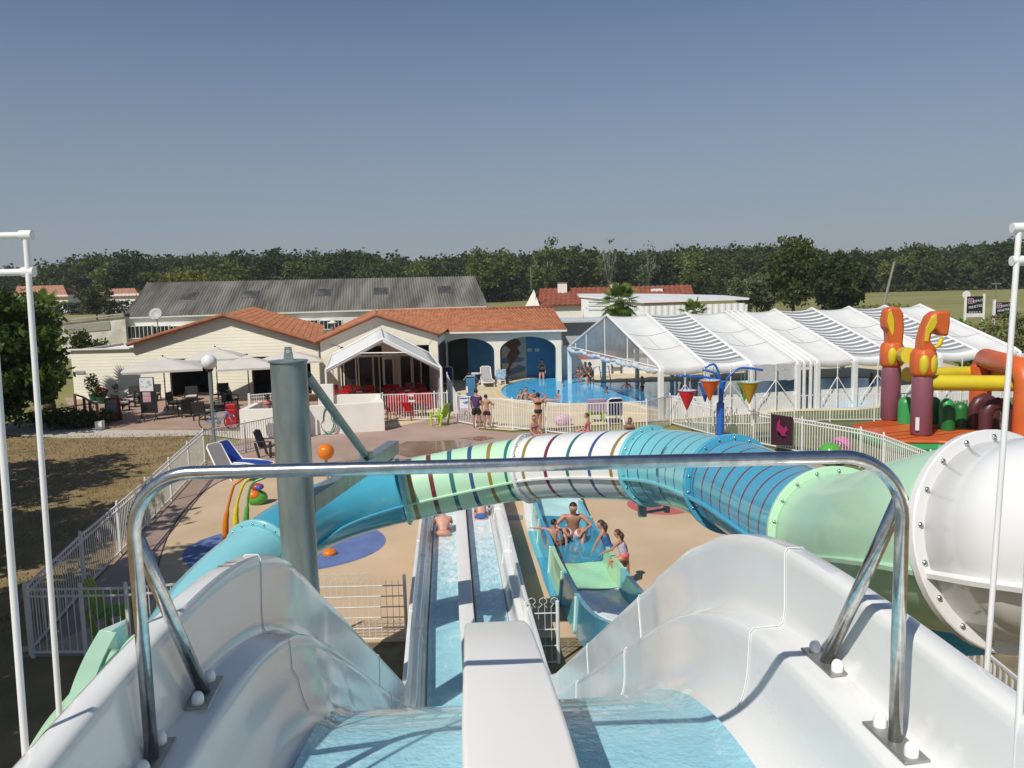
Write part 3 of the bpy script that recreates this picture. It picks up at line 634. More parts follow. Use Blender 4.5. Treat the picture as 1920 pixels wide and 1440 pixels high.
for (u0, u1) in ((644, 668), (672, 700), (700, 712), (718, 726), (750, 772), (774, 790)):
    a, b = py(u0, 700, YH-.02), py(u1, 700, YH-.02)
    window(hall, ((a.x+b.x)/2, YH+.02, 1.2), b.x-a.x-.03, 2.3, bars=1, fm=M_cream)
d_ = py(730, 700, YH-.3); dd = window(hall, ((py(722, 700, YH).x+py(739, 700, YH).x)/2, YH-.25, 1.1), py(739, 700, YH).x-py(722, 700, YH).x, 2.1, name='glass_door', bars=1)
yo = YH-.3
rb = py(700, 581, 55); 
tile_roof('roof', V((hl.x-.3, yo, hl.z-.05)), V((hl.x-1.5, 56, hl.z+.1)), V((hp.x, yo, hp.z+.12)), V((rb.x, 56, rb.z)), M_tile, hall)
tile_roof('roof', V((hr.x+.25, yo, hr.z-.02)), V((hr.x+.2, 51.2, hr.z)), V((hp.x, yo, hp.z+.12)), V((rb.x+.4, 54.9, rb.z)), M_tile, hall)
m = MB(); m.beam((hl.x-.3, yo, hl.z-.02), (hp.x, yo, hp.z+.14), .2, .14); m.beam((hp.x, yo, hp.z+.14), (hr.x+.25, yo, hr.z+.0), .2, .14); m.build('verge_tiles', M_tile, hall, bevel=.04)
# arcade
arc = thing('changing_arcade', 'cream arcade with two wide arches, blue walls and a seahorse mural by the pool', 'building', (-.5, 51, 0))
YA = 51.0
ax0, ax1 = py(822, 680, YA).x, py(1053, 680, YA).x; zE = py(940, 622, YA).z
def archwall(m, spans, x0, x1, top, y, t):
    N = 20; xs = [x0]
    for (a, b, zs, zt) in spans: xs += [a, b]
    xs.append(x1)
    for k in range(0, len(xs), 2): m.box(((xs[k]+xs[k+1])/2, y+t/2, top/2), (xs[k+1]-xs[k], t, top))
    for (a, b, zs, zt) in spans:
        cxm = (a+b)/2; rx = (b-a)/2
        for i in range(N):
            t0 = math.pi*i/N; t1 = math.pi*(i+1)/N
            p0 = (cxm-rx*math.cos(t0), zs+(zt-zs)*math.sin(t0)); p1 = (cxm-rx*math.cos(t1), zs+(zt-zs)*math.sin(t1))
            m.prism([(p0[0], y, p0[1]), (p1[0], y, p1[1]), (p1[0], y, top), (p0[0], y, top)], (0, t, 0))
sp1 = (py(824, 680, YA).x, py(927, 680, YA).x, 2.0, py(876, 634, YA).z); sp2 = (py(938, 680, YA).x, py(1043, 680, YA).x, 2.0, py(990, 631, YA).z)
w = MB(); archwall(w, [sp1, sp2], ax0-.1, ax1, zE, YA, .35); w.box((ax1-.15, YA+2.5, zE/2), (.3, 4.3, zE)); w.box(((ax0+ax1)/2, YA+4.6, zE/2), (ax1-ax0, .2, zE))
w.build('wall', M_cream, arc)
M_bluew = mat('blue_painted_wall', (0.055, 0.21, 0.40), .7, (0.045, 0.17, 0.34), 1.5); M_dkgreen = mat('dark_green_wall', (0.02, 0.045, 0.03), .8)
YB = YA+2.2
MB().box(((py(915, 680, YB).x+py(886, 680, YB).x)/2+.3, YB, 1.5), (2.2, .08, 3.0)).build('blue_wall', M_bluew, arc)
MB().box((py(850, 680, YB).x, YB+.1, 1.5), (3.2, .08, 3.0)).build('green_wall', M_dkgreen, arc)
mx0, mx1, mx2 = py(934, 680, YB).x, py(987, 680, YB).x, py(1046, 680, YB).x
MB().box(((mx1+mx2)/2, YB, 1.5), (mx2-mx1, .08, 3.0)).build('blue_wall', M_bluew, arc)
mur = MB().box(((mx0+mx1)/2, YB, 1.5), (mx1-mx0, .08, 3.0)).build('mural_wall', mat('mural_ground', (.42, .42, .36), .8), arc)
def blob(pts, yy, zoff=0): return [V((p.x, yy, p.z)) for p in [py(u, v, yy) for u, v in pts]]
sh = [(952, 640), (962, 634), (973, 637), (977, 646), (970, 652), (976, 662), (968, 672), (962, 680), (956, 690), (958, 699), (950, 703), (946, 696), (953, 688), (955, 678), (950, 668), (957, 656), (950, 650), (946, 646)]
MB().prism(blob(sh, YB-.05), (0, -.012, 0)).build('mural_figure', mat('mural_brown', (.16, .065, .04), .8), mur)
for pts in ([(936, 676), (946, 670), (958, 672), (968, 668), (984, 672), (978, 678), (962, 680), (944, 682)], [(938, 700), (950, 694), (962, 690), (974, 684), (986, 688), (984, 696), (968, 700), (952, 706), (940, 706)], [(936, 644), (944, 640), (948, 648), (940, 654)]):
    MB().prism(blob(pts, YB-.045), (0, -.01, 0)).build('mural_wave', mat('mural_blue_grey', (.12, .18, .26), .8) if 'mural_blue_grey' not in bpy.data.materials else bpy.data.materials['mural_blue_grey'], mur)
for u in (993, 1007):
    c = py(u, 656, YB-.06); MB().box(c, (.3, .02, .22)).build('notice', mat('notice_paper', (.5, .52, .35), .7) if 'notice_paper' not in bpy.data.materials else bpy.data.materials['notice_paper'], arc)
eR = V((ax1+.35, YA-.28, zE+.05)); eL = V((hr.x+.1, YA-.28, zE+.08)); rR = py(1035, 576, 55.5); rL = V((rb.x+.2, 55.5, rR.z))
tile_roof('roof', eL, eR, rL, rR, M_tile, arc); tile_roof('roof', V((eR.x, 60, zE)), V((eL.x, 60, zE)), rR, rL, M_tile, arc)
MB().beam(eL+V((0, -.05, -.06)), eR+V((0, -.05, -.06)), .12, .1).build('gutter', M_white, arc)
MB().tube([rL+V((0, 0, .02)), rR+V((0, 0, .02))], .11, 10).build('ridge_tiles', M_tile, arc, smooth=True)
# ---- warehouse
wh = thing('warehouse', 'long old warehouse with grey corrugated roof and white walls behind the cafe', 'building', (-20, 86, 0))
a = py(232, 594, 80); b = py(912, 573, 88); ra = py(277, 530, 87); rb_ = py(890, 517.5, 95)
M_cor = mat('corrugated_grey', (0.21, 0.20, 0.175), .85, (0.085, 0.08, 0.068), .35, stretch=(2.2, .5, .5), detail=13, bump=.3, bsc=6)
n = 500; m = MB(); vs = []; rows_ = 10
dirn = (b-a).normalized()
nr = V((0, -.35, .93))
for j in range(rows_+1):
    for i in range(n+1):
        t = i/n; p = a.lerp(b, t).lerp(ra.lerp(rb_, t), j/rows_); vs.append(p+nr*(.055*math.sin(2*math.pi*i/4+.6)+(.04 if j % 2 else 0)))
m.add(vs, [(j*(n+1)+i, j*(n+1)+i+1, (j+1)*(n+1)+i+1, (j+1)*(n+1)+i) for j in range(rows_) for i in range(n)])
back = [V((p.x, p.y+7.5, a.z)) for p in (ra, rb_)]
m.add([ra, rb_, back[1], back[0]], [(0, 1, 2, 3)])
rf = m.build('roof', M_cor, wh, smooth=60)
for u, v in ((455, 553), (592, 552), (701, 549), (828, 547), (345, 556)):
    t = (u-255)/(900-255); p = a.lerp(b, t).lerp(ra.lerp(rb_, t), .55)+nr*.08
    up = (ra.lerp(rb_, t)-a.lerp(b, t)).normalized()
    MB().add([p-dirn*.75-up*.8, p+dirn*.75-up*.8, p+dirn*.75+up*.8, p-dirn*.75+up*.8], [(0, 1, 2, 3)]).prism([p-dirn*.8-up*.85, p+dirn*.8-up*.85, p+dirn*.8+up*.85, p-dirn*.8+up*.85], nr*-.05).build('skylight', mat('dirty_skylight', (.17, .17, .165), .5, (.10, .10, .10), 3) if 'dirty_skylight' not in bpy.data.materials else bpy.data.materials['dirty_skylight'], rf)
w = MB(); dy = V((0, .25, 0)); i0 = a+V((.3, .22, -.15)); i1 = b+V((-.3, .22, -.15))
w.prism([V((i0.x, i0.y, 0)), V((i1.x, i1.y, 0)), i1, i0], dy)
w.prism([V((i0.x, i0.y+.1, 0)), V((i0.x-.5, i0.y+14, 0)), V((i0.x-.5, i0.y+14, a.z)), V((ra.x, ra.y, ra.z-.2)), i0+V((0, .1, 0))], V((.25, 0, 0)))
w.prism([V((i1.x, i1.y+.3, 0)), V((i1.x, i1.y+14, 0)), V((i1.x, i1.y+14, a.z)), V((rb_.x, rb_.y, rb_.z-.2)), i1+V((0, .3, 0))], V((-.25, 0, 0)))
w.build('wall', M_wallw, wh)
MB().beam(a+V((0, 0, -.12)), b+V((0, 0, -.12)), .18, .14).build('gutter', M_white, wh)
for u in (268, 300, 332): 
    t = (u-232)/680; p = a.lerp(b, t); q = py(u, 622, p.y+.4)
    window(wh, (q.x, p.y-.14, q.z), 2.4, 1.2, bars=6, dpt=.5)
for u in (605, 560):
    t = (u-232)/680; p = a.lerp(b, t); window(wh, (p.x, p.y-.14, py(u, 609, p.y).z), 2.2, .9, bars=6, dpt=.5)
# lean-to left of the warehouse
lt = thing('lean_to_shed', 'weathered concrete lean-to shed with a grey slab roof left of the warehouse', 'shed', (-31, 62, 0))
q0, q1 = py(98, 604, 79.3), py(231, 590, 79.3)
w = MB(); w.prism([V((q0.x+.5, 79.6, 0)), V((q1.x, 79.6, 0)), V((q1.x, 79.6, q1.z-.2)), V((q0.x+.5, 79.6, q0.z-.2))], (0, 7, 0)); w.build('wall', mat('stained_cement', (.74, .70, .62), .9, (.46, .43, .36), .8, detail=12), lt)
MB().prism([q0, q1, V((q1.x, 88, q1.z+.1)), V((q0.x, 88, q0.z+.1))], (0, 0, .14)).build('roof', mat('slab_roof', (.42, .43, .44), .85, (.30, .30, .31), 1), lt)
MB().box((q0.x+3.2, 79.56, q0.z-.62), (4.4, .06, .8), M=Matrix.Rotation(-.07, 3, 'Y')).build('shutter', mat('cement_band', (.32, .30, .25), .9), lt)
def tiled_house(name, label, u0, u1, vr, ve, d, mm, wallm, chim=(), gl=None):
    t = thing(name, label, 'house', tuple(py((u0+u1)/2, ve, d))[:2]+(0,))
    e0, e1 = py(u0, ve, d), py(u1, ve-(u1-u0)*.0244, d); r0_, r1_ = py(u0+(8 if gl is None else gl), vr, d+5), py(u1-10, vr-(u1-u0)*.0244, d+5)
    tile_roof('roof', e0, e1, r0_, r1_, mm, t, pitch=max(.6, d/220), row=.8, amp=.05)
    m = MB(); m.add([r0_, r1_, V((e1.x, d+10, e1.z)), V((e0.x, d+10, e0.z))], [(0, 1, 2, 3)]); m.build('rear_roof', mm, t)
    w = MB(); w.box(((e0.x+e1.x)/2, d+5, (e0.z-.1)/2+terrain(0, d)/2), (e1.x-e0.x-.8, 9, e0.z-.1)); w.prism([V((e0.x+.4, d+.5, e0.z-.2)), V((e0.x+.4, d+9.5, e0.z-.2)), V((r0_.x, d+5, r0_.z-.15))], (.2, 0, 0)); w.build('wall', wallm, t)
    for (cu, cv, cw) in chim:
        p = py(cu, cv, d+4); c_ = MB().box((p.x, p.y, p.z-.9), (cw, cw, 1.9)).build('chimney', M_wallw, t); MB().box((p.x, p.y, p.z+.08), (cw+.15, cw+.15, .1)).build('chimney_cap', M_cor, c_)
    return t
rh = tiled_house('tiled_house', 'long low house with dark red roof and white chimneys right of the warehouse', 1008, 1305, 541, 573, 98, M_tile2, M_wallw, ((1054, 531, 1.1), (1152, 532, 1.0), (1230, 540, 1.4)), gl=4)
MB().prism([py(985, 574, 98), py(1012, 574, 97.5), py(1001, 543, 98)], (0, .3, 0)).prism([V((py(985, 574, 98).x, 98, 0)), V((py(1012, 574, 98).x, 98, 0)), py(1012, 574, 98), py(985, 574, 98)], (0, .28, 0)).build('gable_wall', M_wallw, rh)
MB().tube([py(996, 545, 97), py(995, 500, 97)], .05, 6).build('antenna', M_galv, rh)
tiled_house('bungalow', 'pale tiled bungalow half hidden by the left tree', 24, 128, 537, 560, 222, M_tile3, M_wallw)
tiled_house('bungalow', 'pale tiled bungalow with white walls left of the warehouse roof', 183, 262, 542, 557, 225, M_tile3, M_wallw)
tiled_house('farm_shed', 'tiny low shed with red roof at the far edge of the right field', 1838, 1880, 524, 527, 262, M_tile2, M_wallw)
# ---- white shed
ws = thing('white_shed', 'white metal clad shed with low pitched roof behind the palm trees', 'shed', (9, 75, 0))
yS = 74
A_, B_, C_, D_ = py(1090, 557, yS), py(1207, 568, yS-4), py(1397, 562, yS-4), py(1237, 554, yS+2)
w = MB(); w.prism([V((A_.x, yS, 0)), V((B_.x, yS-3.9, 0)), V((B_.x, yS-3.9, B_.z)), V((A_.x, yS, A_.z))], (0, .2, 0))
n = 64; pr = []
for i in range(n+1):
    x = B_.x+(C_.x-B_.x)*i/n; pr.append((x, yS-4-(.07 if (i//2) % 2 else 0)))
w.loft([[V((p[0], p[1], 0)) for p in pr], [V((p[0], p[1], B_.z-.02+(C_.z-B_.z)*(p[0]-B_.x)/(C_.x-B_.x)-.25)) for p in pr]])
w.box((C_.x+.1, yS-1, C_.z/2-.2), (.2, 6, C_.z-.4))
w.build('wall', M_white, ws)
MB().prism([A_+V((-.2, 0, .0)), B_+V((-.1, -.15, 0)), C_+V((.3, -.15, 0)), V((C_.x, yS+3, C_.z+.15)), D_, V((A_.x, yS+5, A_.z+.1))], (0, 0, .16)).build('roof', M_white, ws)
for k in range(3): MB().box(((A_.x+B_.x)/2, yS-2.1, A_.z-.35-.35*k), (B_.x-A_.x, .05, .03), M=Matrix.Rotation(math.atan2(-3.9, B_.x-A_.x), 3, 'Z')).build('wall_rib', M_plate, ws)
an = thing('annex', 'low white annex with grey flat roof between the arcade and the white tent', 'building', (7, 60, 0))
p0, p1 = py(1056, 602, 60), py(1185, 600, 58)
w = MB(); w.box(((p0.x+p1.x)/2, 62, (p0.z-.1)/2), (p1.x-p0.x, 5, p0.z-.1)); w.build('wall', mat('pale_blue_grey_wall', (.50, .54, .57), .8), an)
MB().box(((p0.x+p1.x)/2-.3, 61.8, p0.z), (p1.x-p0.x+.9, 6, .14)).build('roof', mat('pale_metal_roof', (.60, .62, .63), .5), an)
q = py(1093, 580, 62); m = MB().tube([(q.x, 62, p0.z), (q.x, 62, q.z)]+[(q.x+.15-.15*math.cos(a_), 62, q.z+.15*math.sin(a_)) for a_ in (1, 2, 3)], .05, 8); m.build('vent_pipe', M_white, an, smooth=True)
bw = thing('back_wall', 'long low pinkish rendered wall behind the pool seen under the tent', 'wall', (8, 57, 0))
MB().box((6.2, 57, .85), (4.6, .25, 1.7)).build('wall', mat('pink_brick', (.42, .22, .17), .85, (.36, .18, .14), 3), bw); MB().box((6.2, 56.95, 1.74), (4.8, .45, .08)).build('coping', M_wallw, bw)
p0 = py(1053, 640, 53); gw = thing('white_gate_wall', 'white wall piece between the arcade and the tent', 'wall', (p0.x, 53, 0))
MB().box((p0.x+.5, 53, 1.05), (1.1, .2, 2.1)).build('panel', M_white, gw)
# ---- satellite dish
sd_ = thing('satellite_dish', 'grey satellite dish on a pole above the cafe parapet', 'satellite dish', (py(292, 610, 52).x, 52, 0))
p = py(293, 590, 52); Mx = Matrix.Rotation(R(62), 3, 'X') @ Matrix.Rotation(0, 3, 'Z')
MB().lathe([(0, 0), (.15, .01), (.3, .05), (.42, .11), (.425, .115), (.3, .065), (.1, .025), (0, .02)], p, 24, Mx).build('dish', mat('dish_grey', (.42, .40, .40), .5), sd_, smooth=True)
MB().tube([V((p.x, 52.1, 2.7)), p+V((0, .1, -.1))], .03, 8).tube([p+V((0, -.05, -.35)), p+V((.05, -.5, -.15))], .015, 6).build('mast', M_galv, sd_, smooth=40)
ch_ = thing('roof_vent', 'white mushroom vent on the roof valley beside the hall gable', 'vent', tuple(py(623, 605, 52)))
q = py(623, 606, 52); MB().tube([q+V((0, 0, -.5)), q], .12, 10).build('stem', M_galv, ch_, smooth=40); MB().lathe([(.28, 0), (.28, .05), (.05, .16), (0, .16)], q, 14).build('cowl', M_white, ch_, smooth=40)

# ================================================================== CANOPY in front of the hall
can = thing('white_canopy', 'white fabric gable canopy over the terrace with red chairs', 'canopy', (-6.5, 40, 0))
M_fab = mat('white_canvas', (.84, .84, .83), .7, (.76, .76, .76), 2, bump=.05, bsc=8)
nt = M_fab.node_tree; b_ = nt.nodes['Principled BSDF']; b_.inputs['Subsurface Weight'].default_value = .0
fl_, fp, frr = py(611, 692, 39), py(718, 634, 39), py(827, 689, 39); sh_ = V((-1.15, 6.6, .18))
kl, kp, kr = fl_+sh_, fp+sh_, frr+sh_
m = MB()
for A1, B1 in ((fl_, fp), (fp, frr)):
    rr = []
    for j in range(7):
        t = j/6; rr.append([(A1.lerp(B1, k/6)).lerp((A1+sh_).lerp(B1+sh_, k/6), t)+V((0, 0, -.05*math.sin(math.pi*k/6)-.04*math.sin(math.pi*t))) for k in range(7)])
    m.loft(rr)
m.add([fl_, fp, fp+V((0, 0, -.2)), fl_+V((0, 0, -.2))], [(0, 1, 2, 3)]); m.add([fp, frr, frr+V((0, 0, -.2)), fp+V((0, 0, -.2))], [(0, 1, 2, 3)])
cf = m.build('roof_fabric', M_fab, can, smooth=40); so = cf.modifiers.new('t', 'SOLIDIFY'); so.thickness = .02
fm = MB()
for o_ in (V((0, 0, 0)), sh_):
    fm.tube([fl_+o_+V((0, 0, -.03)), fp+o_+V((0, 0, -.03)), frr+o_+V((0, 0, -.03))], .05, 8)
for s_ in (fl_, fp, frr): fm.tube([s_, s_+sh_], .045, 8)
fm.tube([fl_+(fp-fl_)*.55+V((0, 0, -.05)), frr+(fp-frr)*.55+V((0, 0, -.05))], .03, 8)
fm.build('frame', M_white, can, smooth=40)
for p in (fl_, frr, kl, kr): MB().tube([V((p.x, p.y, 0)), p], .065, 10).build('post', M_white, can, smooth=40)
m = MB(); rr = []
for k in range(60):
    p = frr.lerp(kr, k/59)+V((.05*math.sin(k*1.05)-.05, 0, -.12)); rr.append([V((p.x, p.y, .05)), p])
m.loft(rr).build('side_curtain', mat('grey_curtain', (.40, .40, .40), .8), can, smooth=True)

# ================================================================== POOL TENT
tent = thing('pool_tent', 'long white fabric tent with ribbed gable roof covering the swimming pool', 'tent', (14, 42, 0))
RA = V((5.05, 42.9, 0)); u_d = V((17.9, 3.7, 0)).normalized(); s_d = V((3.0, -13.8, 0)).normalized()
zr_ = 4.36; ze_ = 2.27; HW = 7.05
def t_of(u, v):
    d = ray(u, v); # intersection of vertical ray plane with ridge line
    A2 = u_d.x; B2 = -d.x; A3 = u_d.y; B3 = -d.y; det = A2*B3-B2*A3
    return ((-RA.x)*B3-B2*(-RA.y))/det
rid = [(1135, 592), (1213, 590), (1285, 588), (1360, 585), (1453, 580), (1523, 578), (1592, 576), (1660, 574), (1725, 573)]
tt = [t_of(u, v) for u, v in rid]; tt[0] = 0
clus = [tt[3]+.33*k for k in (1, 2, 3)]
ribs = tt[:4]+clus+tt[4:]
M_fabt = mat('tent_canvas', (.84, .84, .82), .65, (.76, .76, .745), 1.2, bump=.04, bsc=6)
def glowthrough(m_, f):
    # thin coated fabric lets part of the sunlight through
    nt = m_.node_tree; b = nt.nodes['Principled BSDF']; t = nt.nodes.new('ShaderNodeBsdfTranslucent'); t.inputs[0].default_value = (.85, .85, .82, 1); x = nt.nodes.new('ShaderNodeMixShader'); x.inputs[0].default_value = f
    o = [n_ for n_ in nt.nodes if n_.type == 'OUTPUT_MATERIAL'][0]; nt.links.new(b.outputs[0], x.inputs[1]); nt.links.new(t.outputs[0], x.inputs[2]); nt.links.new(x.outputs[0], o.inputs[0])
glowthrough(M_fabt, .16); glowthrough(M_fab, .12)
def canvas_stripes(base):
    m_ = bpy.data.materials.new('striped_canvas'); m_.use_nodes = True; nt = m_.node_tree; b = nt.nodes['Principled BSDF']; b.inputs['Roughness'].default_value = .6
    uv = nt.nodes.new('ShaderNodeAttribute'); uv.attribute_name = 'slope'
    mu = nt.nodes.new('ShaderNodeMath'); mu.operation = 'MULTIPLY'; mu.inputs[1].default_value = 15; nt.links.new(uv.outputs['Fac'], mu.inputs[0])
    fr_ = nt.nodes.new('ShaderNodeMath'); fr_.operation = 'FRACT'; nt.links.new(mu.outputs[0], fr_.inputs[0])
    gt = nt.nodes.new('ShaderNodeMath'); gt.operation = 'GREATER_THAN'; gt.inputs[1].default_value = .38; nt.links.new(fr_.outputs[0], gt.inputs[0])
    mx = nt.nodes.new('ShaderNodeMix'); mx.data_type = 'RGBA'; mx.inputs[6].default_value = (.80, .80, .79, 1); mx.inputs[7].default_value = (.24, .255, .27, 1)
    nt.links.new(gt.outputs[0], mx.inputs[0]); nt.links.new(mx.outputs[2], b.inputs['Base Color']); return m_
M_fabs = canvas_stripes(None)
def roofpt(t, s):     # s: -1 back eave, 0 ridge, 1 front eave
    p = RA+u_d*t+s_d*(HW*s); return V((p.x, p.y, zr_-(zr_-ze_)*abs(s)))
ri = [r for r in ribs]
for i in range(len(ri)-1):
    w_ = ri[i+1]-ri[i]
    for sg in (1, -1):
        rr = []; NS = 22; sl = []
        for j in range(NS+1):
            s = j/NS*.985
            rr.append([roofpt(ri[i]+w_*k/8, sg*s)+V((0, 0, -.20*w_/2.3*math.sin(math.pi*k/8)*(.55+.45*math.sin(math.pi*s))*(1 if w_ > 1 else .1))) for k in range(9)])
            sl += [s]*9
        last = rr[-1]; rr.append([p+V((0, 0, -.30))+s_d*sg*.10 for p in last]); sl += [.99]*9
        striped = w_ > 1 and i in (1, 7, 9) and sg == 1
        if striped: rr = rr
        o = MB().loft(rr).build('roof_panel', M_fabs if striped else M_fabt, tent, smooth=50)
        if striped:
            at_ = o.data.attributes.new('slope', 'FLOAT', 'POINT'); at_.data.foreach_set('value', [0 if q > .9 else q/.9*.999 for q in sl])
        so = o.modifiers.new('t', 'SOLIDIFY'); so.thickness = .01
for i, t in enumerate(ri):
    a_, b_, c_ = roofpt(t, -1), roofpt(t, 0), roofpt(t, 1)
    r_ = .055 if 3 <= i <= 6 else .075
    MB().tube([a_+V((0, 0, .02)), b_+V((0, 0, .03)), roofpt(t, .96)+V((0, 0, .03)), c_+V((0, 0, -.04))+s_d*.03, c_+V((0, 0, -.25))+s_d*.06], r_, 10).build('rib', M_white, tent, smooth=50)
    for p, sgn in ((c_, 1), (a_, -1)):
        wd = .22 if i not in (4, 5) else .12
        q = p+s_d*sgn*.06; MB().box((q.x, q.y, (p.z-.1)/2), (wd, wd, p.z-.1), M=Matrix.Rotation(math.atan2(u_d.y, u_d.x), 3, 'Z')).build('post', M_white, tent, bevel=.02)
for i in range(len(ri)-1):
    w_ = ri[i+1]-ri[i]
    if w_ < 1 or i in (1, 7, 9): continue
    m = MB()
    for s in (.38, .64): m.tube([roofpt(ri[i]+w_*k/8, s)+V((0, 0, .02-.20*w_/2.3*math.sin(math.pi*k/8)*(.55+.45*math.sin(math.pi*s)))) for k in range(9)], .013, 4)
    m.tube([roofpt(ri[i]+w_*.5, s)+V((0, 0, .02-.20*w_/2.3*(.55+.45*math.sin(math.pi*s)))) for s in (.40, .45, .5, .55, .62)], .013, 4)
    m.build('seam_rope', mat('rope_grey', (.35, .35, .35), .8) if 'rope_grey' not in bpy.data.materials else bpy.data.materials['rope_grey'], tent)
# front side walls: skirts, upper curtains, braces
M_film = mat('clear_film', (.42, .43, .44), .2, (.33, .34, .35), 2, trans=.0); 
nt = M_film.node_tree; b_ = nt.nodes['Principled BSDF']; tr = nt.nodes.new('ShaderNodeBsdfTransparent'); mx = nt.nodes.new('ShaderNodeMixShader'); mx.inputs[0].default_value = .55
out_ = [n_ for n_ in nt.nodes if n_.type == 'OUTPUT_MATERIAL'][0]; nt.links.new(tr.outputs[0], mx.inputs[1]); nt.links.new(b_.outputs[0], mx.inputs[2]); nt.links.new(mx.outputs[0], out_.inputs[0])
tr.inputs[0].default_value = (.75, .78, .8, 1)
M_skirt = mat('white_skirt', (.78, .78, .77), .7, (.70, .70, .70), 1.5, bump=.3, bsc=2.5)
for i in range(len(ri)-1):
    w_ = ri[i+1]-ri[i]
    if w_ < 1: continue
    a_, b_ = roofpt(ri[i], 1)+s_d*.06, roofpt(ri[i+1], 1)+s_d*.06
    rr = [[a_.lerp(b_, k/12)*1.0+V((0, 0, 0)) for k in range(13)] for z_ in range(5)]
    rr = [[V((p.x, p.y, z_))+s_d*(.03*math.sin(k*1.7+i+z_*4)) for k, p in enumerate(r_)] for r_, z_ in zip(rr, (.02, .25, .5, .75, .92))]
    MB().loft(rr).build('side_skirt', M_skirt, tent, smooth=60)
    if i in (2, 3):
        rr2 = [[V((p.x, p.y, z_+(-.04 if k % 4 == 2 else 0)))+s_d*(.02*math.sin(k*2.2+z_*5)-.05) for k, p in enumerate([a_.lerp(b_, k/12) for k in range(13)])] for z_ in (1.45, 1.7, 2.05, 2.2)]
        MB().loft(rr2).build('rolled_curtain', mat('grey_canvas', (.55, .555, .57), .7) if 'grey_canvas' not in bpy.data.materials else bpy.data.materials['grey_canvas'], tent, smooth=60)
    mid = a_.lerp(b_, .5)+s_d*.12; z1 = 1.5
    bm_ = MB(); bm_.tube([V((mid.x, mid.y, 0)), V((mid.x, mid.y, 2.15))], .025, 6)
    for e in (a_, b_): q = mid.lerp(e, .8)+s_d*.1; bm_.tube([V((mid.x, mid.y, z1)), V((q.x, q.y, .35))], .022, 6)
    bm_.build('brace', M_white, tent, smooth=40)
# gable end: film, mullions, rolled curtain
g0, g1, g2 = roofpt(0, -1), roofpt(0, 0), roofpt(0, 1)
MB().add([g0+V((0, 0, -.08)), g2+V((0, 0, -.08)), g1+V((0, 0, -.08))], [(0, 1, 2)]).build('gable_film', M_film, tent)
m = MB()
for s in (-.82, -.52, -.06, .42, .80):
    p = roofpt(0, s); m.tube([V((p.x, p.y, ze_-.1)), p], .03, 6)
m.tube([g0, g2], .03, 8); m.build('mullion', M_white, tent, smooth=40)
rr = []
for k in range(60):
    t = k/59; p = (g0.lerp(g2, t))+V((0, 0, -.12-.12*abs(math.sin(t*math.pi*5)))); r_ = .10+.035*math.sin(k*1.9)+.03*math.sin(k*.7)
    rr.append([p-u_d*.08+(u_d*math.cos(a_)+V((0, 0, 1))*math.sin(a_))*r_ for a_ in [2*math.pi*q/10 for q in range(10)]])
MB().loft(rr, closed=True, cap=True).build('rolled_curtain', mat('rolled_film', (.62, .68, .74), .25, (.45, .52, .60), 6, bump=.4, bsc=20), tent, smooth=True)
for s in (-1, 1):
    p = roofpt(0, s)
    pass
MB().box((py(1190, 690, 55).x, 55, .5), (9.6, .08, 1.0), rz=.08).build('rear_skirt', M_skirt, tent)
# ================================================================== POOL
near_ = [(940, 735), (942, 741), (952, 748), (975, 753), (1005, 757), (1040, 758.5), (1080, 758), (1120, 757), (1160, 756), (1195, 758), (1236, 769), (1300, 774), (1400, 773), (1500, 769), (1640, 763)]
far_ = [(1660, 735), (1640, 709), (1500, 711), (1400, 713), (1240, 715.5), (1140, 717), (1112, 716), (1090, 709), (1075, 707), (1040, 707.5), (1000, 711), (970, 717), (950, 724), (942, 730)]
po = [pz(*p) for p in near_+far_]; po2 = spline(po+[po[0]], 3)[:-1]
tag(MB().poly([V((p.x, p.y, .03)) for p in po2]).build('pool_water', M_pool), kind='structure')
ctr = sum(po2, V())/len(po2)
m = MB(); rr = []
N = len(po2)
for i in range(N+1):
    p = po2[i % N]; d = (po2[(i+1) % N]-po2[i-1 if i < N else N-1]).normalized(); o_ = V((d.y, -d.x, 0))
    rr.append([p+V((0, 0, .02)), p+V((0, 0, .075)), p+o_*.32+V((0, 0, .08)), p+o_*.36+V((0, 0, .013))])
tag(m.loft(rr).build('pool_coping', M_stone), kind='structure')
# step line of the near terrace
m = MB(); m.tube([V((p.x, p.y, .03)) for p in spline([pz(u, v) for u, v in ((930, 757), (980, 768), (1040, 775), (1120, 777), (1180, 776), (1236, 780))], 4)], .045, 6); tag(m.build('terrace_step', M_stone), kind='structure')
# ================================================================== WALLS by the terrace
def gp(u, v, z=0): return pz(u, v, z)
tb = gp(452, 822); te = gp(578, 817)
lw = thing('terrace_wall', 'low white wall left of the galvanised column in front of the cafe terrace', 'wall', tuple(tb))
yB = 33.3; a = V((tb.x, yB+.3, 0)); b = V((py(577, 800, yB+.3).x, yB+.3, 0))
MB().box(((a.x+b.x)/2, yB+.43, .6), (b.x-a.x, .26, 1.2)).box((a.x+.13, yB+1.7, .6), (.26, 2.27, 1.2)).build('wall', M_wallw, lw, bevel=.01)
c0 = gp(577, 817); c1 = gp(722, 808)
rw = thing('terrace_wall', 'low white wall with a hose reel under the white canopy', 'wall', tuple(c0))
dd_ = (c1-c0); ang = math.atan2(dd_.y, dd_.x); L = dd_.length
Mr = Matrix.Rotation(ang, 3, 'Z'); nn = Mr @ V((0, 1, 0))
MB().box((c0+c1)/2+nn*.13+V((0, 0, .62)), (L, .26, 1.24), M=Mr).box(c1+nn*1.2-(Mr @ V((.13, 0, 0)))+V((0, 0, .6)), (.26, 1.9, 1.2), M=Mr).build('wall', M_wallw, rw, bevel=.01)
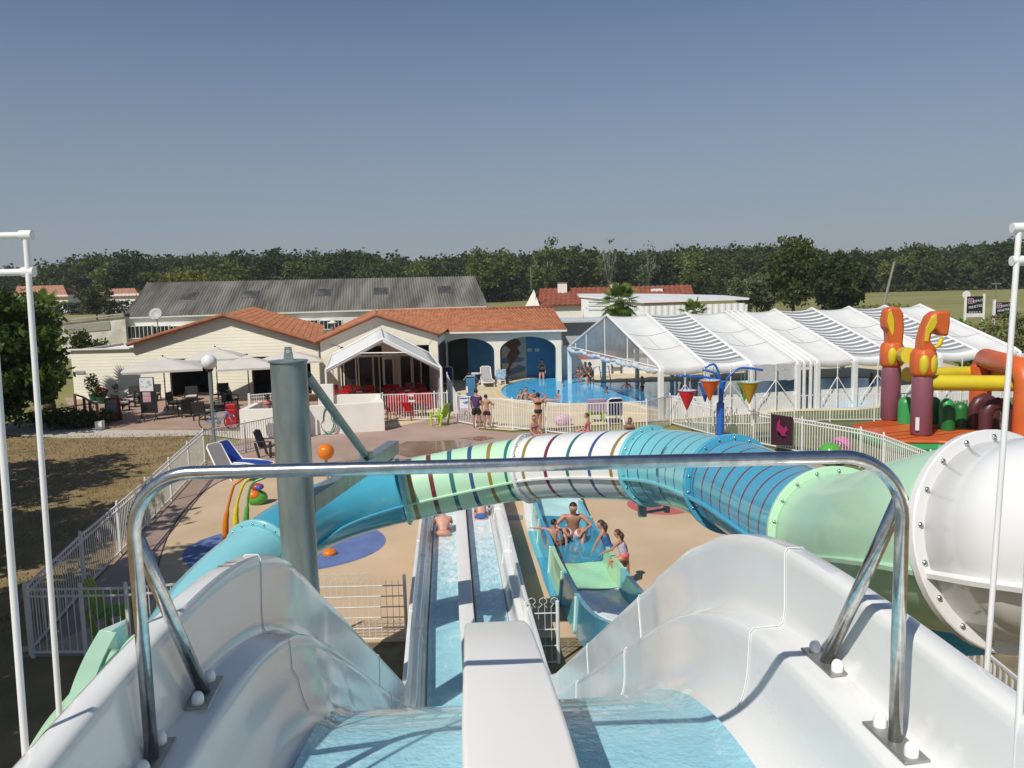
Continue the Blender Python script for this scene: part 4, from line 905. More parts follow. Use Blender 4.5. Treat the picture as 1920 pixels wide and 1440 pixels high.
uw = thing('terrace_wall', 'raised white parapet with a taller end pillar beside the red chairs', 'wall', tuple(c0+nn*1.6))
p0_, p1_ = py(597, 758, 35.9), py(716, 750, 36.4)
MB().box(((p0_.x+p1_.x)/2, 36.2, .70), (p1_.x-p0_.x, .2, 1.4)).box((p0_.x+.33, 36.05, .95), (.68, .24, 1.9)).build('wall', M_wallw, uw, bevel=.01)
# ================================================================== FENCES
def fence(name, label, tops, h, gap=.115, bar=.022, dbl=False, up=True, group=None, cat='fence', pw=.05, z0=.07, mm=None):
    mm = mm or M_white
    P_ = [V((p.x, p.y, 0)) for p in [pz(u, v, h) for u, v in tops]]
    t = thing(name, label, cat, tuple(P_[0]), group)
    for p in P_:
        po_ = MB().box((p.x, p.y, h/2+.02), (pw, pw, h+.04)).build('post', mm, t)
        MB().ball((p.x, p.y, h+.05), pw*.62, 8, 6).build('post_cap', mm, po_, smooth=True)
    for a, b in zip(P_[:-1], P_[1:]):
        d = (b-a); Ld = d.length; n = max(1, int(Ld/gap)); m = MB()
        m.beam(a+V((0, 0, h-.03)), b+V((0, 0, h-.03)), .03, .035); m.beam(a+V((0, 0, z0+.03)), b+V((0, 0, z0+.03)), .03, .035)
        if dbl: m.beam(a+V((0, 0, h-.15)), b+V((0, 0, h-.15)), .03, .03)
        ang = math.atan2(d.y, d.x)
        for k in range(1, n):
            p = a+d*(k/n); m.box((p.x, p.y, (h+z0)/2), (bar, bar, h-z0-.03), rz=ang)
        m.build('panel', mm, t)
    return t
M_fwhite = mat('fence_white', (.74, .74, .72), .4, (.62, .62, .60), 4)
F1 = [(46, 1098), (150, 1002), (219, 945), (272, 900), (316, 862), (351, 831), (380, 807)]
fence('picket_fence', 'long white picket fence between the dry lawn and the pink deck', F1, 1.22, dbl=True, gap=.125, bar=.014, mm=M_fwhite)
fence('picket_fence', 'white picket fence behind the green chair at the bottom left corner', [(50, 1102), (150, 1101), (235, 1099), (305, 1094), (388, 1088)], 1.22, dbl=True, gap=.115, bar=.012, mm=M_fwhite)
fence('picket_fence', 'white picket fence behind the two sun loungers left of the column', [(380, 807), (458, 792), (577, 768)], 1.15, gap=.115, bar=.018, mm=M_fwhite)
fence('picket_fence', 'white picket fence between the swimming pool and the deck', [(856, 739), (890, 744), (960, 748), (1023, 753), (1068, 757), (1140, 754), (1212, 751), (1256, 740)], 1.30)
fence('fence_gate', 'white barred gate beside the green chair under the canopy edge', [(717, 739), (814, 736), (838, 735)], 1.28, cat='gate')
fence('picket_fence', 'short white picket fence running back beside the canopy post', [(856, 739), (848, 722), (838, 700)], 1.25)
fence('picket_fence', 'white picket fence along the skirts of the pool tent', [(1256, 741), (1337, 745), (1410, 745), (1490, 741), (1557, 738), (1640, 737), (1740, 736), (1860, 734)], 1.2)
fence('picket_fence', 'white picket fence curving past the dark towel and beach balls', [(1256, 741), (1327, 757), (1413, 770), (1504, 785), (1614, 804), (1657, 815), (1745, 848), (1850, 890)], 1.25, dbl=True)
fence('picket_fence', 'white picket fence under the big white tube at the right edge', [(1745, 1160), (1855, 1225), (1935, 1290)], 1.2, mm=M_fwhite)
rl = thing('railing', 'small white railing on the low wall left of the column', 'railing', tuple(gp(465, 775)))
a = py(467, 741, 35.6); b = py(560, 734, 36.2); m = MB(); m.tube([a, b], .025, 6); m.tube([a-V((0, 0, .12)), b-V((0, 0, .12))], .018, 6)
m.build('rail', M_fwhite, rl); m = MB()
for k in range(22):
    p = a.lerp(b, k/21); m.box((p.x, p.y, p.z/2), (.02, .02, p.z))
m.build('bars', M_fwhite, rl); MB().box((a.x, a.y, a.z/2+.03), (.1, .1, a.z+.1)).build('post', M_fwhite, rl)
# decorative mesh panel by the lanes
def mesh_panel(label, u0, u1, vt, h, rows, uR):
    a = pz(u0, vt, h); b = pz(u1, vt-2, h); b = V((b.x, a.y+.05, h)); t = thing('mesh_fence', label, 'fence', (a.x, a.y, 0))
    m = MB(); n = int((b.x-a.x)/.10)
    for k in range(n+1):
        x = a.x+(b.x-a.x)*k/n; m.box((x, a.y, h*.46), (.008, .008, h*.92))
    for k in range(rows): m.tube([(a.x, a.y, h*.9*(k+.15)/(rows-.5)), (b.x, a.y, h*.9*(k+.15)/(rows-.5))], .011, 6)
    k = 0; x = a.x+.1
    while x < a.x+(b.x-a.x)*uR:
        m.tube([V((x-.06, a.y, h*.9)), V((x-.015, a.y, h*.95)), V((x-.06, a.y, h*.985)), V((x-.05, a.y, h+.03)), V((x, a.y, h+.06)), V((x+.05, a.y, h+.03)), V((x+.06, a.y, h*.985)), V((x+.015, a.y, h*.95)), V((x+.06, a.y, h*.9))], .006, 5); x += .18
    m.build('mesh', M_fwhite, t, smooth=False)
    for x in (a.x, b.x): MB().tube([(x, a.y, 0), (x, a.y, h)], .03, 8).build('post', M_white, t, smooth=40)
mesh_panel('white wire mesh fence with looped tops standing left of the white lanes', 595, 757, 1082, 1.15, 6, .62)
mesh_panel('short white wire mesh fence between the white lanes and teal slide', 985, 1045, 1128, 1.05, 4, 1)

# ================================================================== UMBRELLAS
M_umb = mat('umbrella_cloth', (.62, .585, .535), .75, (.56, .53, .48), 2)
def umbrella(label, ua, va, d, half, rz, h=None):
    ap = py(ua, va, d); t = thing('garden_umbrella', label, 'umbrella', (ap.x, ap.y, 0), 'square parasols on the cafe terrace')
    z = ap.z; m = MB(); eave = z-.55; M = Matrix.Rotation(rz, 3, 'Z'); N = 4; rings = []
    for j in range(6):
        s = j/5; r = []
        for c_ in range(4):
            p, q = [V((math.cos(math.pi/2*k+math.pi/4), math.sin(math.pi/2*k+math.pi/4), 0))*half*1.414 for k in (c_, c_+1)]
            for e in range(6): r.append(M @ (p.lerp(q, e/6)*s)+V((ap.x, ap.y, z-.08-.47*s-.05*math.sin(math.pi*e/6)*0+.04*math.sin(math.pi*s))))
        rings.append(r)
    m.loft(rings, closed=True); m.loft([[p*1.0 for p in rings[-1]], [p+V((0, 0, -.10)) for p in rings[-1]]], closed=True)
    cn = m.build('canopy', M_umb, t, smooth=25)
    MB().loft([[V((ap.x, ap.y, z+.02))+(M @ (V((math.cos(a_), math.sin(a_), 0))*rr_))+V((0, 0, -dz)) for a_ in [math.pi/4+math.pi/2*k for k in range(4)]] for rr_, dz in ((.02, 0), (.42, .16))], closed=True).build('vent_cap', M_umb, cn)
    MB().ball((ap.x, ap.y, z+.04), .05, 8, 6).build('finial', M_black, cn)
    MB().tube([(ap.x, ap.y, .05), (ap.x, ap.y, z)], .03, 8).build('pole', mat('umbrella_pole', (.12, .11, .10), .5) if 'umbrella_pole' not in bpy.data.materials else bpy.data.materials['umbrella_pole'], t, smooth=40)
    MB().lathe([(0, 0), (.42, 0), (.42, .05), (.3, .08), (.06, .10), (.05, .3), (0, .3)], (ap.x, ap.y, .01), 20).build('base', M_plate, t, smooth=40)
    r = MB()
    for k in range(4):
        e = M @ (V((math.cos(math.pi/2*k+math.pi/4), math.sin(math.pi/2*k+math.pi/4), 0))*half*1.40); r.tube([(ap.x, ap.y, z-.12), (ap.x+e.x, ap.y+e.y, z-.62)], .012, 5)
    r.build('ribs', M_black, t)
umbrella('beige square parasol nearest the map board on the left', 305, 669, 41.2, 1.85, .35)
umbrella('beige square parasol rising behind the globe lamp, highest of the four', 403, 651, 45.2, 1.5, .25)
umbrella('beige square parasol between the globe lamp and the galvanised column', 463, 666, 41.8, 1.45, .3)
umbrella('beige square parasol partly hidden behind the top of the galvanised column', 545, 656, 44.6, 1.55, .3)
# ================================================================== FURNITURE
M_rat = mat('dark_rattan', (.026, .026, .028), .6, (.014, .014, .015), 60, bump=.5, bsc=80); M_cush = mat('cream_cushion', (.68, .64, .56), .8)
def rattan(rootname='rattan_armchair'):
    t = thing(rootname, 'x', 'armchair'); OFF[t.name] = V((0, 0, 0))
    MB().box((0, 0, .33), (.62, .58, .10)).build('seat', M_rat, t, bevel=.02)
    MB().box((0, -.02, .42), (.56, .54, .09)).build('cushion', M_cush, t, bevel=.03)
    MB().box((0, .30, .62), (.64, .07, .62), M=Matrix.Rotation(R(-12), 3, 'X')).build('backrest', M_rat, t, bevel=.02)
    for s in (-1, 1):
        MB().tube([(s*.33, -.28, .32), (s*.33, -.26, .60), (s*.33, -.1, .63), (s*.33, .3, .66)], .025, 6).build('armrest', M_rat, t, smooth=40)
        for q in (-.26, .28): MB().box((s*.29, q, .14), (.05, .05, .28)).build('leg', M_rat, t)
    return t
ch0 = rattan(); first = [True]
def place(proto, flag, label, x, y, rz, z=0, group=None, sc=None):
    o = proto if flag[0] else copy_tree(proto); flag[0] = False
    o.location = (x, y, z); o.rotation_euler = (0, 0, rz); o['label'] = label
    if group: o['group'] = group
    if sc: o.scale = (sc, sc, sc)
    return o
G = 'rattan armchairs on the cafe terrace'
for u, v, rz, lab in ((228, 771, 2.6, 'dark rattan armchair behind the red price board with its back to the camera'), (243, 764, -1.2, 'dark rattan armchair with cream cushion right of the flower pots'), (252, 755, 0.2, 'dark rattan armchair against the cream wall behind the map board'),
                     (289, 752, .1, 'grey rattan chair just right of the map board'), (330, 768, 1.5, 'dark rattan armchair in the doorway shade beside the first parasol pole'), (350, 782, -2.5, 'dark rattan armchair with cream cushion left of the lamp post'), (380, 788, 3.0, 'dark rattan armchair seen from behind at the lamp post foot'),
                     (410, 772, -1.0, 'dark rattan armchair right of the lamp post with bright cushion'), (432, 762, 2.9, 'grey rattan armchair close to the low white wall'), (420, 750, .4, 'dark rattan armchair by the cream pillar between the doorways'), (360, 757, .3, 'dark rattan armchair deep in the left doorway shade')):
    p = gp(u, v); place(ch0, first, lab, p.x, p.y, rz, .012, G)
def table(label, u, v, top, w_=.75, mm=None, name='cafe_table', rd=False, h=.72, cat='table'):
    p = gp(u, v); p.y = min(p.y, 50.3); t = thing(name, label, cat, (p.x, p.y, 0)); mm = mm or M_rat
    MB().box((p.x, p.y, h), (w_, w_, .04)).build('tabletop', top, t, bevel=.01) if not rd else MB().lathe([(0, -.02), (w_/2, -.02), (w_/2, .02), (0, .02)], (p.x, p.y, h), 20).build('tabletop', top, t)
    MB().lathe([(0, .03), (.28, .03), (.3, .06), (.06, .10), (.05, h-.04), (.12, h-.02), (0, h-.02)], (p.x, p.y, .01), 14).build('pedestal', mm, t, smooth=40)
    return t
table('dark square cafe table left of the lamp post', 362, 776, M_rat, .9)
table('low dark table between armchairs behind the map board', 262, 757, M_rat, .6, h=.5)
table('dark cafe table beside the cream cushions right of the lamp post', 418, 764, M_rat, .8)
table('small round white plastic table by the blue arch wall', 893, 713, M_white, .9, M_white, 'plastic_table', True)
# sun loungers
M_text = mat('grey_sling', (.42, .38, .37), .7, (.36, .33, .32), 30); M_bsl = mat('blue_sling', (.02, .06, .33), .6, (.015, .05, .28), 30); M_nsl = mat('navy_sling', (.03, .03, .14), .6)
def lounger(label, loc, rz, sling, ang=48, extra=None, flatl=1.25):
    t = thing('sun_lounger', label, 'sun lounger', (0, 0, 0)); OFF[t.name] = V((0, 0, 0))
    A = R(ang); hx = .33
    def path(s): return [V((s, 0, .37))]  # unused
    pr = [(-.02, -flatl, .30), (0, -flatl+.25, .35), (0, -.5, .37), (0, 0, .36)]
    hd = (0, math.cos(A)*.78, .36+math.sin(A)*.78)
    fl = MB().loft([[V((-.29, y_, z_)) for _, y_, z_ in pr], [V((.29, y_, z_)) for _, y_, z_ in pr]]); fl.loft([[V((-.29, 0, .365)), V((-.27, hd[1], hd[2])), V((-.2, hd[1]+.03, hd[2]+.04))], [V((.29, 0, .365)), V((.27, hd[1], hd[2])), V((.2, hd[1]+.03, hd[2]+.04))]])
    o = fl.build('sling', sling, t); so = o.modifiers.new('t', 'SOLIDIFY'); so.thickness = .012
    MB().tube([V((-.31, -flatl, .30)), V((-.33, -.6, .375)), V((-.33, 0, .37)), V((-.30, hd[1], hd[2])), V((-.2, hd[1]+.05, hd[2]+.055)), V((.2, hd[1]+.05, hd[2]+.055)), V((.30, hd[1], hd[2])), V((.33, 0, .37)), V((.33, -.6, .375)), V((.31, -flatl, .30)), V((.2, -flatl-.06, .28)), V((-.2, -flatl-.06, .28))], .03, 8, close=True).build('frame', M_white, t, smooth=True)
    for s in (-1, 1):
        MB().tube(spline([V((s*.33, -flatl+.12, .32)), V((s*.34, -flatl+.05, .15)), V((s*.34, -flatl+.02, .0))], 4), .026, 7).build('leg', M_white, t, smooth=40)
        MB().tube(spline([V((s*.34, -.65, .0)), V((s*.34, -.35, .27)), V((s*.34, -.05, .33)), V((s*.34, .2, .25)), V((s*.34, .42, 0))], 5), .028, 7).build('leg', M_white, t, smooth=40)
    if extra: extra(t)
    t.location = loc; t.rotation_euler = (0, 0, rz); return t
p = gp(432, 886); lounger('white sun lounger with royal blue sling beside the picket fence', (p.x+.2, p.y+.1, 0.01), R(72), M_bsl, 52)
p = gp(405, 897); lounger('white sun lounger with taupe sling left of the blue one', (p.x+.25, p.y+.1, 0.01), R(64), M_text, 60)
def towel(mm, nm='towel'):
    def f(t): MB().box((0, .2, .66), (.5, .06, .4), M=Matrix.Rotation(R(-35), 3, 'X')).build(nm, mm, t, bevel=.03)
    return f
M_pinkt = mat('magenta_towel', (.30, .05, .12), .9, (.05, .03, .15), 9)
p = gp(849, 713); lounger('white lounger with navy sling and pink towel in the arch shade', (p.x-.1, 50.2, .02), R(0), M_nsl, 62, towel(M_pinkt))
p = gp(917, 714); lounger('white lounger with taupe sling right of the round white table', (p.x-.1, 50.1, .02), R(8), M_text, 62)
M_bt = mat('blue_white_towel', (.55, .65, .75), .9, (.12, .25, .40), 8)
ck = thing('plastic_armchair', 'white plastic chair piled with blue and white towels by the mural', 'chair', tuple(gp(941, 713)))
p = gp(941, 713); p = V((p.x, 50.0, .02)); MB().box(p+V((0, .25, .62)), (.62, .12, .6)).box(p+V((0, -.05, .42)), (.55, .5, .08)).build('towels', M_bt, ck, bevel=.04)
for sx in (-.25, .25):
    for sy in (-.25, .25): MB().tube([p+V((sx, sy, 0)), p+V((sx*.9, sy*.9, .4))], .025, 6).build('leg', M_white, ck)
MB().box(p+V((.35, -.1, .3)), (.2, .3, .5)).build('black_bag', M_black, ck, bevel=.05)
# adirondack style plastic chairs
def garden_chair(label, loc, rz, mm, name='garden_chair'):
    t = thing(name, label, 'chair'); OFF[t.name] = V((0, 0, 0))
    m = MB()
    for k in range(5): m.box((-.22+.11*k, .28, .66), (.095, .03, .72-.05*abs(k-2)), M=Matrix.Rotation(R(-20), 3, 'X'))
    m.box((0, .22, .48), (.52, .04, .06)); m.build('backrest', mm, t, bevel=.012)
    m = MB()
    for k in range(5): m.box((0, -.28+.11*k, .40-.015*k), (.54, .095, .025))
    m.build('seat', mm, t, bevel=.008)
    for s in (-1, 1):
        MB().box((s*.32, -.02, .60), (.10, .62, .03)).build('armrest', mm, t, bevel=.012)
        MB().box((s*.31, -.28, .29), (.05, .09, .59)).build('leg', mm, t, bevel=.01)
        MB().box((s*.31, .24, .27), (.05, .09, .57), M=Matrix.Rotation(R(-14), 3, 'X')).build('leg', mm, t, bevel=.01)
    t.location = loc; t.rotation_euler = (0, 0, rz); return t
M_lime = mat('lime_plastic', (.36, .58, .03), .45); M_brown = mat('brown_plastic', (.035, .025, .022), .5)
p = gp(826, 797); garden_chair('lime green slatted plastic chair beside the white gate', tuple(p), R(-118), M_lime)
p = gp(190, 1200); garden_chair('dark lime plastic chair in the shade by the lower left fence', (p.x+.05, p.y+.35, 0.01), R(98), mat('shaded_lime_plastic', (.17, .32, .02), .5))  # darker copy of the lime plastic: tree shade put into its colour
p = gp(507, 868); garden_chair('dark brown slatted chair tucked against the galvanised column', (p.x-.45, p.y+1.2, 0.01), R(80), M_brown)
p = gp(1154, 700); o = garden_chair('dark green plastic armchair at the far pool edge under the tent', (p.x, p.y, .02), R(5), M_brown)
p = gp(1123, 800); garden_chair('lime plastic chair with a lilac towel behind the pool fence', (p.x, p.y+1.2, .02), R(180), M_lime)
lt_ = thing('towel', 'lilac towel hung over the lime chair behind the fence', 'towel', (p.x, p.y+.7, 0)); MB().box((p.x, p.y+.86, .78), (.85, .07, .62), M=Matrix.Rotation(R(12), 3, 'X')).build('cloth', mat('lilac_cloth', (.42, .32, .45), .9), lt_, bevel=.03)
p = gp(1158, 803); lounger('white lounger frame with navy towel folded upright behind the pool fence', (p.x, p.y+1.0, .02), R(185), M_nsl, 70)
# red chairs + tables in the hall terrace
M_red = mat('red_plastic', (.42, .008, .015), .4, (.33, .006, .012), 8)
def redchair():
    t = thing('red_chair', 'x', 'chair'); OFF[t.name] = V((0, 0, 0))
    MB().box((0, 0, .43), (.48, .46, .05)).build('seat', M_red, t, bevel=.015); MB().box((0, .24, .66), (.46, .04, .42), M=Matrix.Rotation(R(-10), 3, 'X')).build('backrest', M_red, t, bevel=.015)
    for s in (-1, 1):
        MB().box((s*.26, 0, .62), (.05, .44, .03)).build('armrest', M_red, t)
        for q in (-.2, .2): MB().box((s*.22, q, .21), (.035, .035, .42)).build('leg', M_red, t)
    return t
rc0 = redchair(); rf_ = [True]; M_tred = M_red; random.seed(5)
names = ['left end', 'middle', 'right end']
k = 0
spots = []
for row, yy in enumerate((37.3, 39.0, 40.8, 42.6, 44.5)):
    for side in (0, 1):
        for c_ in range(4):
            if side == 0: x = -8.35+c_*.66-.19*(yy-37.3)
            else: x = -5.45+c_*.60-.19*(yy-37.3)
            if side == 1 and row == 0 and c_ >= 2: continue
            spots.append((x, yy, row, side, c_))
rown = ['nearest the white parapet', 'in the second row under the canopy', 'in the third row under the canopy', 'in the fourth row under the canopy', 'in the row along the hall glazing']
for x, yy, row, side, c_ in spots:
    place(rc0, rf_, 'red chair %s, %s, %s' % (rown[row], 'left group' if side == 0 else 'right group', ('first seat', 'second seat', 'third seat', 'fourth seat')[c_]), x+random.uniform(-.06, .06), yy+random.uniform(-.1, .1), random.choice((0, math.pi))+random.uniform(-.3, .3), .012, 'red chairs under the white canopy')
sk_ = thing('chair_stack', 'stack of red chairs at the left end of the canopy terrace', 'stack of chairs', (-8.75, 38.2, 0))
for q in range(5):
    MB().box((-8.75, 38.2, .45+.16*q), (.5, .48, .05)).box((-8.75, 38.42, .66+.16*q), (.48, .05, .30)).build('chair_shell', M_red, sk_, bevel=.015)
for i, (x, y_) in enumerate(((-7.6, 38.2), (-4.9, 38.2), (-7.8, 40.2), (-5.2, 40.2), (-8.1, 42.2), (-5.6, 42.2))):
    t = thing('dining_table', 'dark red dining table %s under the canopy' % ('front left', 'front right', 'middle left', 'middle right', 'back left', 'back right')[i], 'table', (x, y_, 0))
    MB().box((x, y_, .73), (1.5, .75, .04)).build('tabletop', M_red, t, bevel=.01)
    for sx in (-.65, .65):
        for sy in (-.3, .3): MB().box((x+sx, y_+sy, .36), (.04, .04, .71)).build('leg', M_plate, t)
    MB().box((x+.2, y_-.1, .78), (.30, .2, .06)).build('menu_card', M_white, t)
# ================================================================== BOARDS, SIGNS
def textmesh(txt, size, loc, rot, mm, parent, name='lettering', ext=.004):
    c = bpy.data.curves.new('tmp', 'FONT'); c.body = txt; c.size = size; c.extrude = ext; c.align_x = 'CENTER'; c.align_y = 'CENTER'
    o = bpy.data.objects.new('tmp', c); COL.objects.link(o); bpy.context.view_layer.update()
    me = bpy.data.meshes.new_from_object(o.evaluated_get(bpy.context.evaluated_depsgraph_get())); bpy.data.objects.remove(o)
    me.materials.clear(); me.materials.append(mm); n = bpy.data.objects.new(name, me); COL.objects.link(n)
    n.parent = parent; off = OFF.get(parent.name) or V((0, 0, 0)); n.location = V(loc)-off; n.rotation_euler = rot; return n
p = gp(280, 789); mb = thing('map_board', 'black standing notice board with a white site map on top', 'notice board', tuple(p))
M_paper = mat('white_paper', (.75, .76, .78), .7)
MB().box(p+V((0, 0, 1.75)), (.72, .04, .72)).build('board', M_black, mb); MB().box(p+V((0, -.03, 1.76)), (.64, .015, .64)).build('site_map', M_paper, mb)
m = MB(); 
for dx, dz, w1, h1, q in ((.12, .1, .15, .14, 0), (-.2, .16, .1, .05, 0), (-.18, -.1, .12, .05, 0), (0, -.12, .1, .06, 0), (.18, -.02, .16, .08, 0)): m.box(p+V((dx, -.042, 1.76+dz)), (w1, .004, h1))
m.build('map_print', mat('map_ink', (.40, .52, .40), .8, (.35, .38, .6), 9), mb)
MB().box(p+V((.03, .03, .90)), (.80, .05, 1.05)).build('lower_panel', M_black, mb); MB().box(p+V((-.03, -.01, 1.15)), (.38, .015, .48)).build('poster', mat('poster_print', (.65, .6, .62), .7, (.35, .03, .10), 3, stretch=(.2, 1, 4)), mb)
for s in (-1, 1): MB().tube([p+V((s*.36, -.3, 0)), p+V((s*.34, 0, .22)), p+V((s*.36, .3, 0))], .025, 6).tube([p+V((s*.34, 0, .2)), p+V((s*.34, 0, .5))], .025, 6).build('foot', M_black, mb)
p = gp(211, 790); pb = thing('price_board', 'red framed folding board with colourful ice cream pictures', 'sign board', tuple(p))
Mt = Matrix.Rotation(R(-8), 3, 'X')
MB().box(p+V((0, 0, .58)), (.64, .04, 1.12), M=Mt).build('frame', mat('dark_red_frame', (.28, .03, .04), .5), pb)
m = MB(); q = 0
fm_ = [mat('print_yellow', (.55, .42, .03), .6, (.35, .08, .03), 14), mat('print_blue', (.12, .22, .40), .6, (.40, .42, .45), 12), mat('print_green', (.35, .40, .12), .6, (.1, .15, .3), 12)]
for k, mm in enumerate((0, 1, 1, 2)): MB().box(p+Mt @ V((0, -.03, -.35+.235*k))+V((0, 0, .58)), (.5, .02, .215), M=Mt).build('picture_panel', fm_[mm], pb)
MB().box(p+V((0, .3, .55)), (.6, .04, 1.1), M=Matrix.Rotation(R(10), 3, 'X')).build('rear_leaf', mat('dark_red_frame2', (.28, .03, .04), .5), pb)
# pool rules banner on the fence (words too small to read in the photo)
a = py(862, 742, 35.9); b = py(889, 770, 35.9); bn = thing('rules_banner', 'white and blue pool rules banner tied to the pool gate', 'banner', ((a.x+b.x)/2, 35.8, .6))
cx0 = (a.x+b.x)/2; z0_, z1_ = .64, 1.26
MB().box((cx0, 35.55, (z0_+z1_)/2), (b.x-a.x, .02, z1_-z0_)).build('sheet', M_paper, bn)
MI = mat('banner_blue', (.03, .14, .40), .6)
for k, (zz, w1, h1) in enumerate(((1.19, .56, .05), (1.04, .2, .035), (1.0, .42, .03), (.95, .3, .02))): MB().box((cx0+(.05 if k else 0), 35.535, zz), (w1, .006, h1)).build('print_line', MI, bn)
MB().box((cx0, 35.535, .71), (.6, .006, .10)).build('print_band', mat('banner_lilac', (.5, .5, .75), .6, (.65, .35, .5), 20), bn)
# billboards
def billboard(label, u0, u1, v0, v1, d, full=True):
    a, b = py(u0, v0, d), py(u1, v1, d); t = thing('billboard', label, 'billboard', ((a.x+b.x)/2, d, 0)); w_, h_ = b.x-a.x, a.z-b.z; cx1 = (a.x+b.x)/2
    M_bk = bpy.data.materials.get('billboard_black') or mat('billboard_black', (.015, .015, .02), .5)
    MB().box((cx1, d, (a.z+b.z)/2), (w_, .08, h_)).build('panel', M_bk, t)
    for x in (a.x-.1, b.x+.1): MB().box((x, d, a.z/2+.1), (.16, .14, a.z+.2)).build('post', M_white, t)
    rx = (math.pi/2, -R(9), 0); q = w_/10
    m = MB(); lc = V((a.x+w_*.24, d-.05, a.z-h_*.22)); s_ = w_*.15
    for dx in (-1, 0, 1):
        m.box(lc+V((dx*s_, 0, 0)), (s_*.28, .02, 2.2*s_)); m.box(lc+V((0, 0, dx*s_)), (2.2*s_, .02, s_*.28))
    m.build('window_logo', bpy.data.materials.get('logo_pink') or mat('logo_pink', (.62, .42, .55), .6), t)
    textmesh('ESPACE', w_*.20, (a.x+w_*.70, d-.06, a.z-h_*.22), rx, M_white, t); textmesh('FENETRE', w_*.22, (a.x+w_*.54, d-.06, a.z-h_*.50), rx, M_white, t)
    if full:
        textmesh('05 46 05 62 77', w_*.125, (cx1, d-.06, a.z-h_*.76), (math.pi/2, 0, 0), M_white, t)
        MB().box((cx1, d-.06, b.z+h_*.09), (w_, .05, h_*.18)).build('white_strip', M_paper, t)
    return t
billboard('black and white window firm billboard left of the thin white pole', 1813, 1841, 556, 594, 66)
billboard('lower black billboard between white posts at the right edge', 1867, 1892, 567, 596, 60, False)
rs = thing('road_sign', 'round white and red road sign beside the left billboard', 'road sign', (py(1812, 560, 70).x, 70, 0)); q = py(1812, 553, 70)
MB().tube([(q.x, 70, 0), q], .04, 6).build('post', M_galv, rs); MB().lathe([(0, 0), (.35, 0), (.35, .03), (0, .03)], q, 16, Matrix.Rotation(R(90), 3, 'X')).build('plate', M_white, rs)
q = py(1868, 532, 90); lp = thing('street_light', 'slim grey street light standing in the far field by the billboard', 'street light', (q.x, 90, 0)); MB().tube([(q.x, 90, 0), (q.x, 90, q.z)], .06, 6).build('post', M_galv, lp); MB().box((q.x, 90, q.z), (1.0, .2, .12)).build('lamp_head', M_galv, lp)
a = py(1660, 590, 78); b = py(1677, 491, 78); up_ = thing('utility_pole', 'leaning grey wooden utility pole rising behind the tent', 'utility pole', (a.x-.9, 78, 0)); MB().tube([(a.x-.9, 78, 0), b], [.16, .10], 10).build('pole', mat('weathered_wood', (.28, .26, .23), .9), up_, smooth=40)
# towel sign with pink emblem on fence
a, b = py(1446, 776, 28.3), py(1481, 833, 28.3); tw_ = thing('hanging_towel', 'dark maroon towel with a pink print hung on the curved fence', 'towel', ((a.x+b.x)/2, 28.3, 0))
MB().prism([a, V((b.x, 28.0, a.z-.09)), V((b.x, 28.0, b.z)), V((a.x, 28.3, b.z))], (0, .03, 0)).build('cloth', mat('maroon_cloth', (.035, .008, .018), .9), tw_)
pk_ = [(1457, 795), (1462, 785), (1463, 797), (1470, 803), (1474, 798), (1477, 807), (1472, 813), (1476, 818), (1466, 817), (1462, 811), (1456, 806)]
MB().prism([py(u, v, 28.05) for u, v in pk_], (0, .02, 0)).build('print', mat('pink_print', (.30, .02, .10), .9), tw_)
# ================================================================== LAMP, BIKE, COOLER, POTS, RAILING
p = gp(403, 843); lm = thing('globe_lamp', 'white globe lamp on a slim grey post behind the fence', 'street lamp', tuple(p)); q = py(394, 679, p.y)
MB().tube([p, V((p.x-.0, p.y, q.z-.25))], .065, 12).build('post', M_galv, lm, smooth=40); MB().ball(V((p.x, p.y, q.z)), .295, 20, 12).build('globe', mat('opal_globe', (.80, .80, .80), .2), lm, smooth=True)
MB().lathe([(.1, -.08), (.16, 0), (.13, .05)], V((p.x, p.y, q.z-.28)), 12).build('collar', M_black, lm)
def bike(label, p, rz):
    t = thing('bicycle', label, 'bicycle'); OFF[t.name] = V((0, 0, 0)); Mb = mat('light_blue_frame', (.10, .25, .48), .4)
    for y_ in (-.48, .48):
        w_ = MB().tube([V((0, y_+.29*math.cos(a_), .30+.29*math.sin(a_))) for a_ in [2*math.pi*k/28 for k in range(28)]], .022, 6, close=True).build('wheel', M_black, t, smooth=True)
        m = MB()
        for k in range(8): m.tube([V((0, y_, .3)), V((0, y_+.28*math.cos(k*.785), .30+.28*math.sin(k*.785)))], .003, 3)
        m.build('spokes', M_galv, w_)
    m = MB(); bb = V((0, -.02, .28)); st_ = V((0, -.15, .66)); hd = V((0, .34, .68))
    for a_, b_ in ((bb, st_), (bb, hd), (st_, hd), (bb, V((0, -.48, .3))), (st_, V((0, -.48, .3))), (hd, V((0, .48, .3)))): m.tube([a_, b_], .022, 7)
    m.build('frame', Mb, t, smooth=40)
    MB().tube([hd, hd+V((0, -.03, .15))], .016, 6).tube([hd+V((-.26, -.08, .17)), hd+V((0, -.02, .15)), hd+V((.26, -.08, .17))], .014, 6).build('handlebar', M_black, t)
    MB().box(st_+V((0, -.02, .08)), (.12, .24, .05)).build('saddle', M_black, t, bevel=.02)
    MB().tube([st_, st_+V((0, -.02, .07))], .014, 6).build('seat_post', M_galv, t); MB().lathe([(.05, -.01), (.08, 0), (.05, .01)], bb, 12, Matrix.Rotation(R(90), 3, 'Y')).box(bb+V((.08, 0, -.14)), (.08, .1, .02)).build('crank', M_black, t)
    t.location = p; t.rotation_euler = (0, 0, rz); t.scale = (1.15,)*3
p = gp(408, 806); bike('small light blue bicycle parked against the lamp post', (p.x+.1, p.y, .01), R(-88))
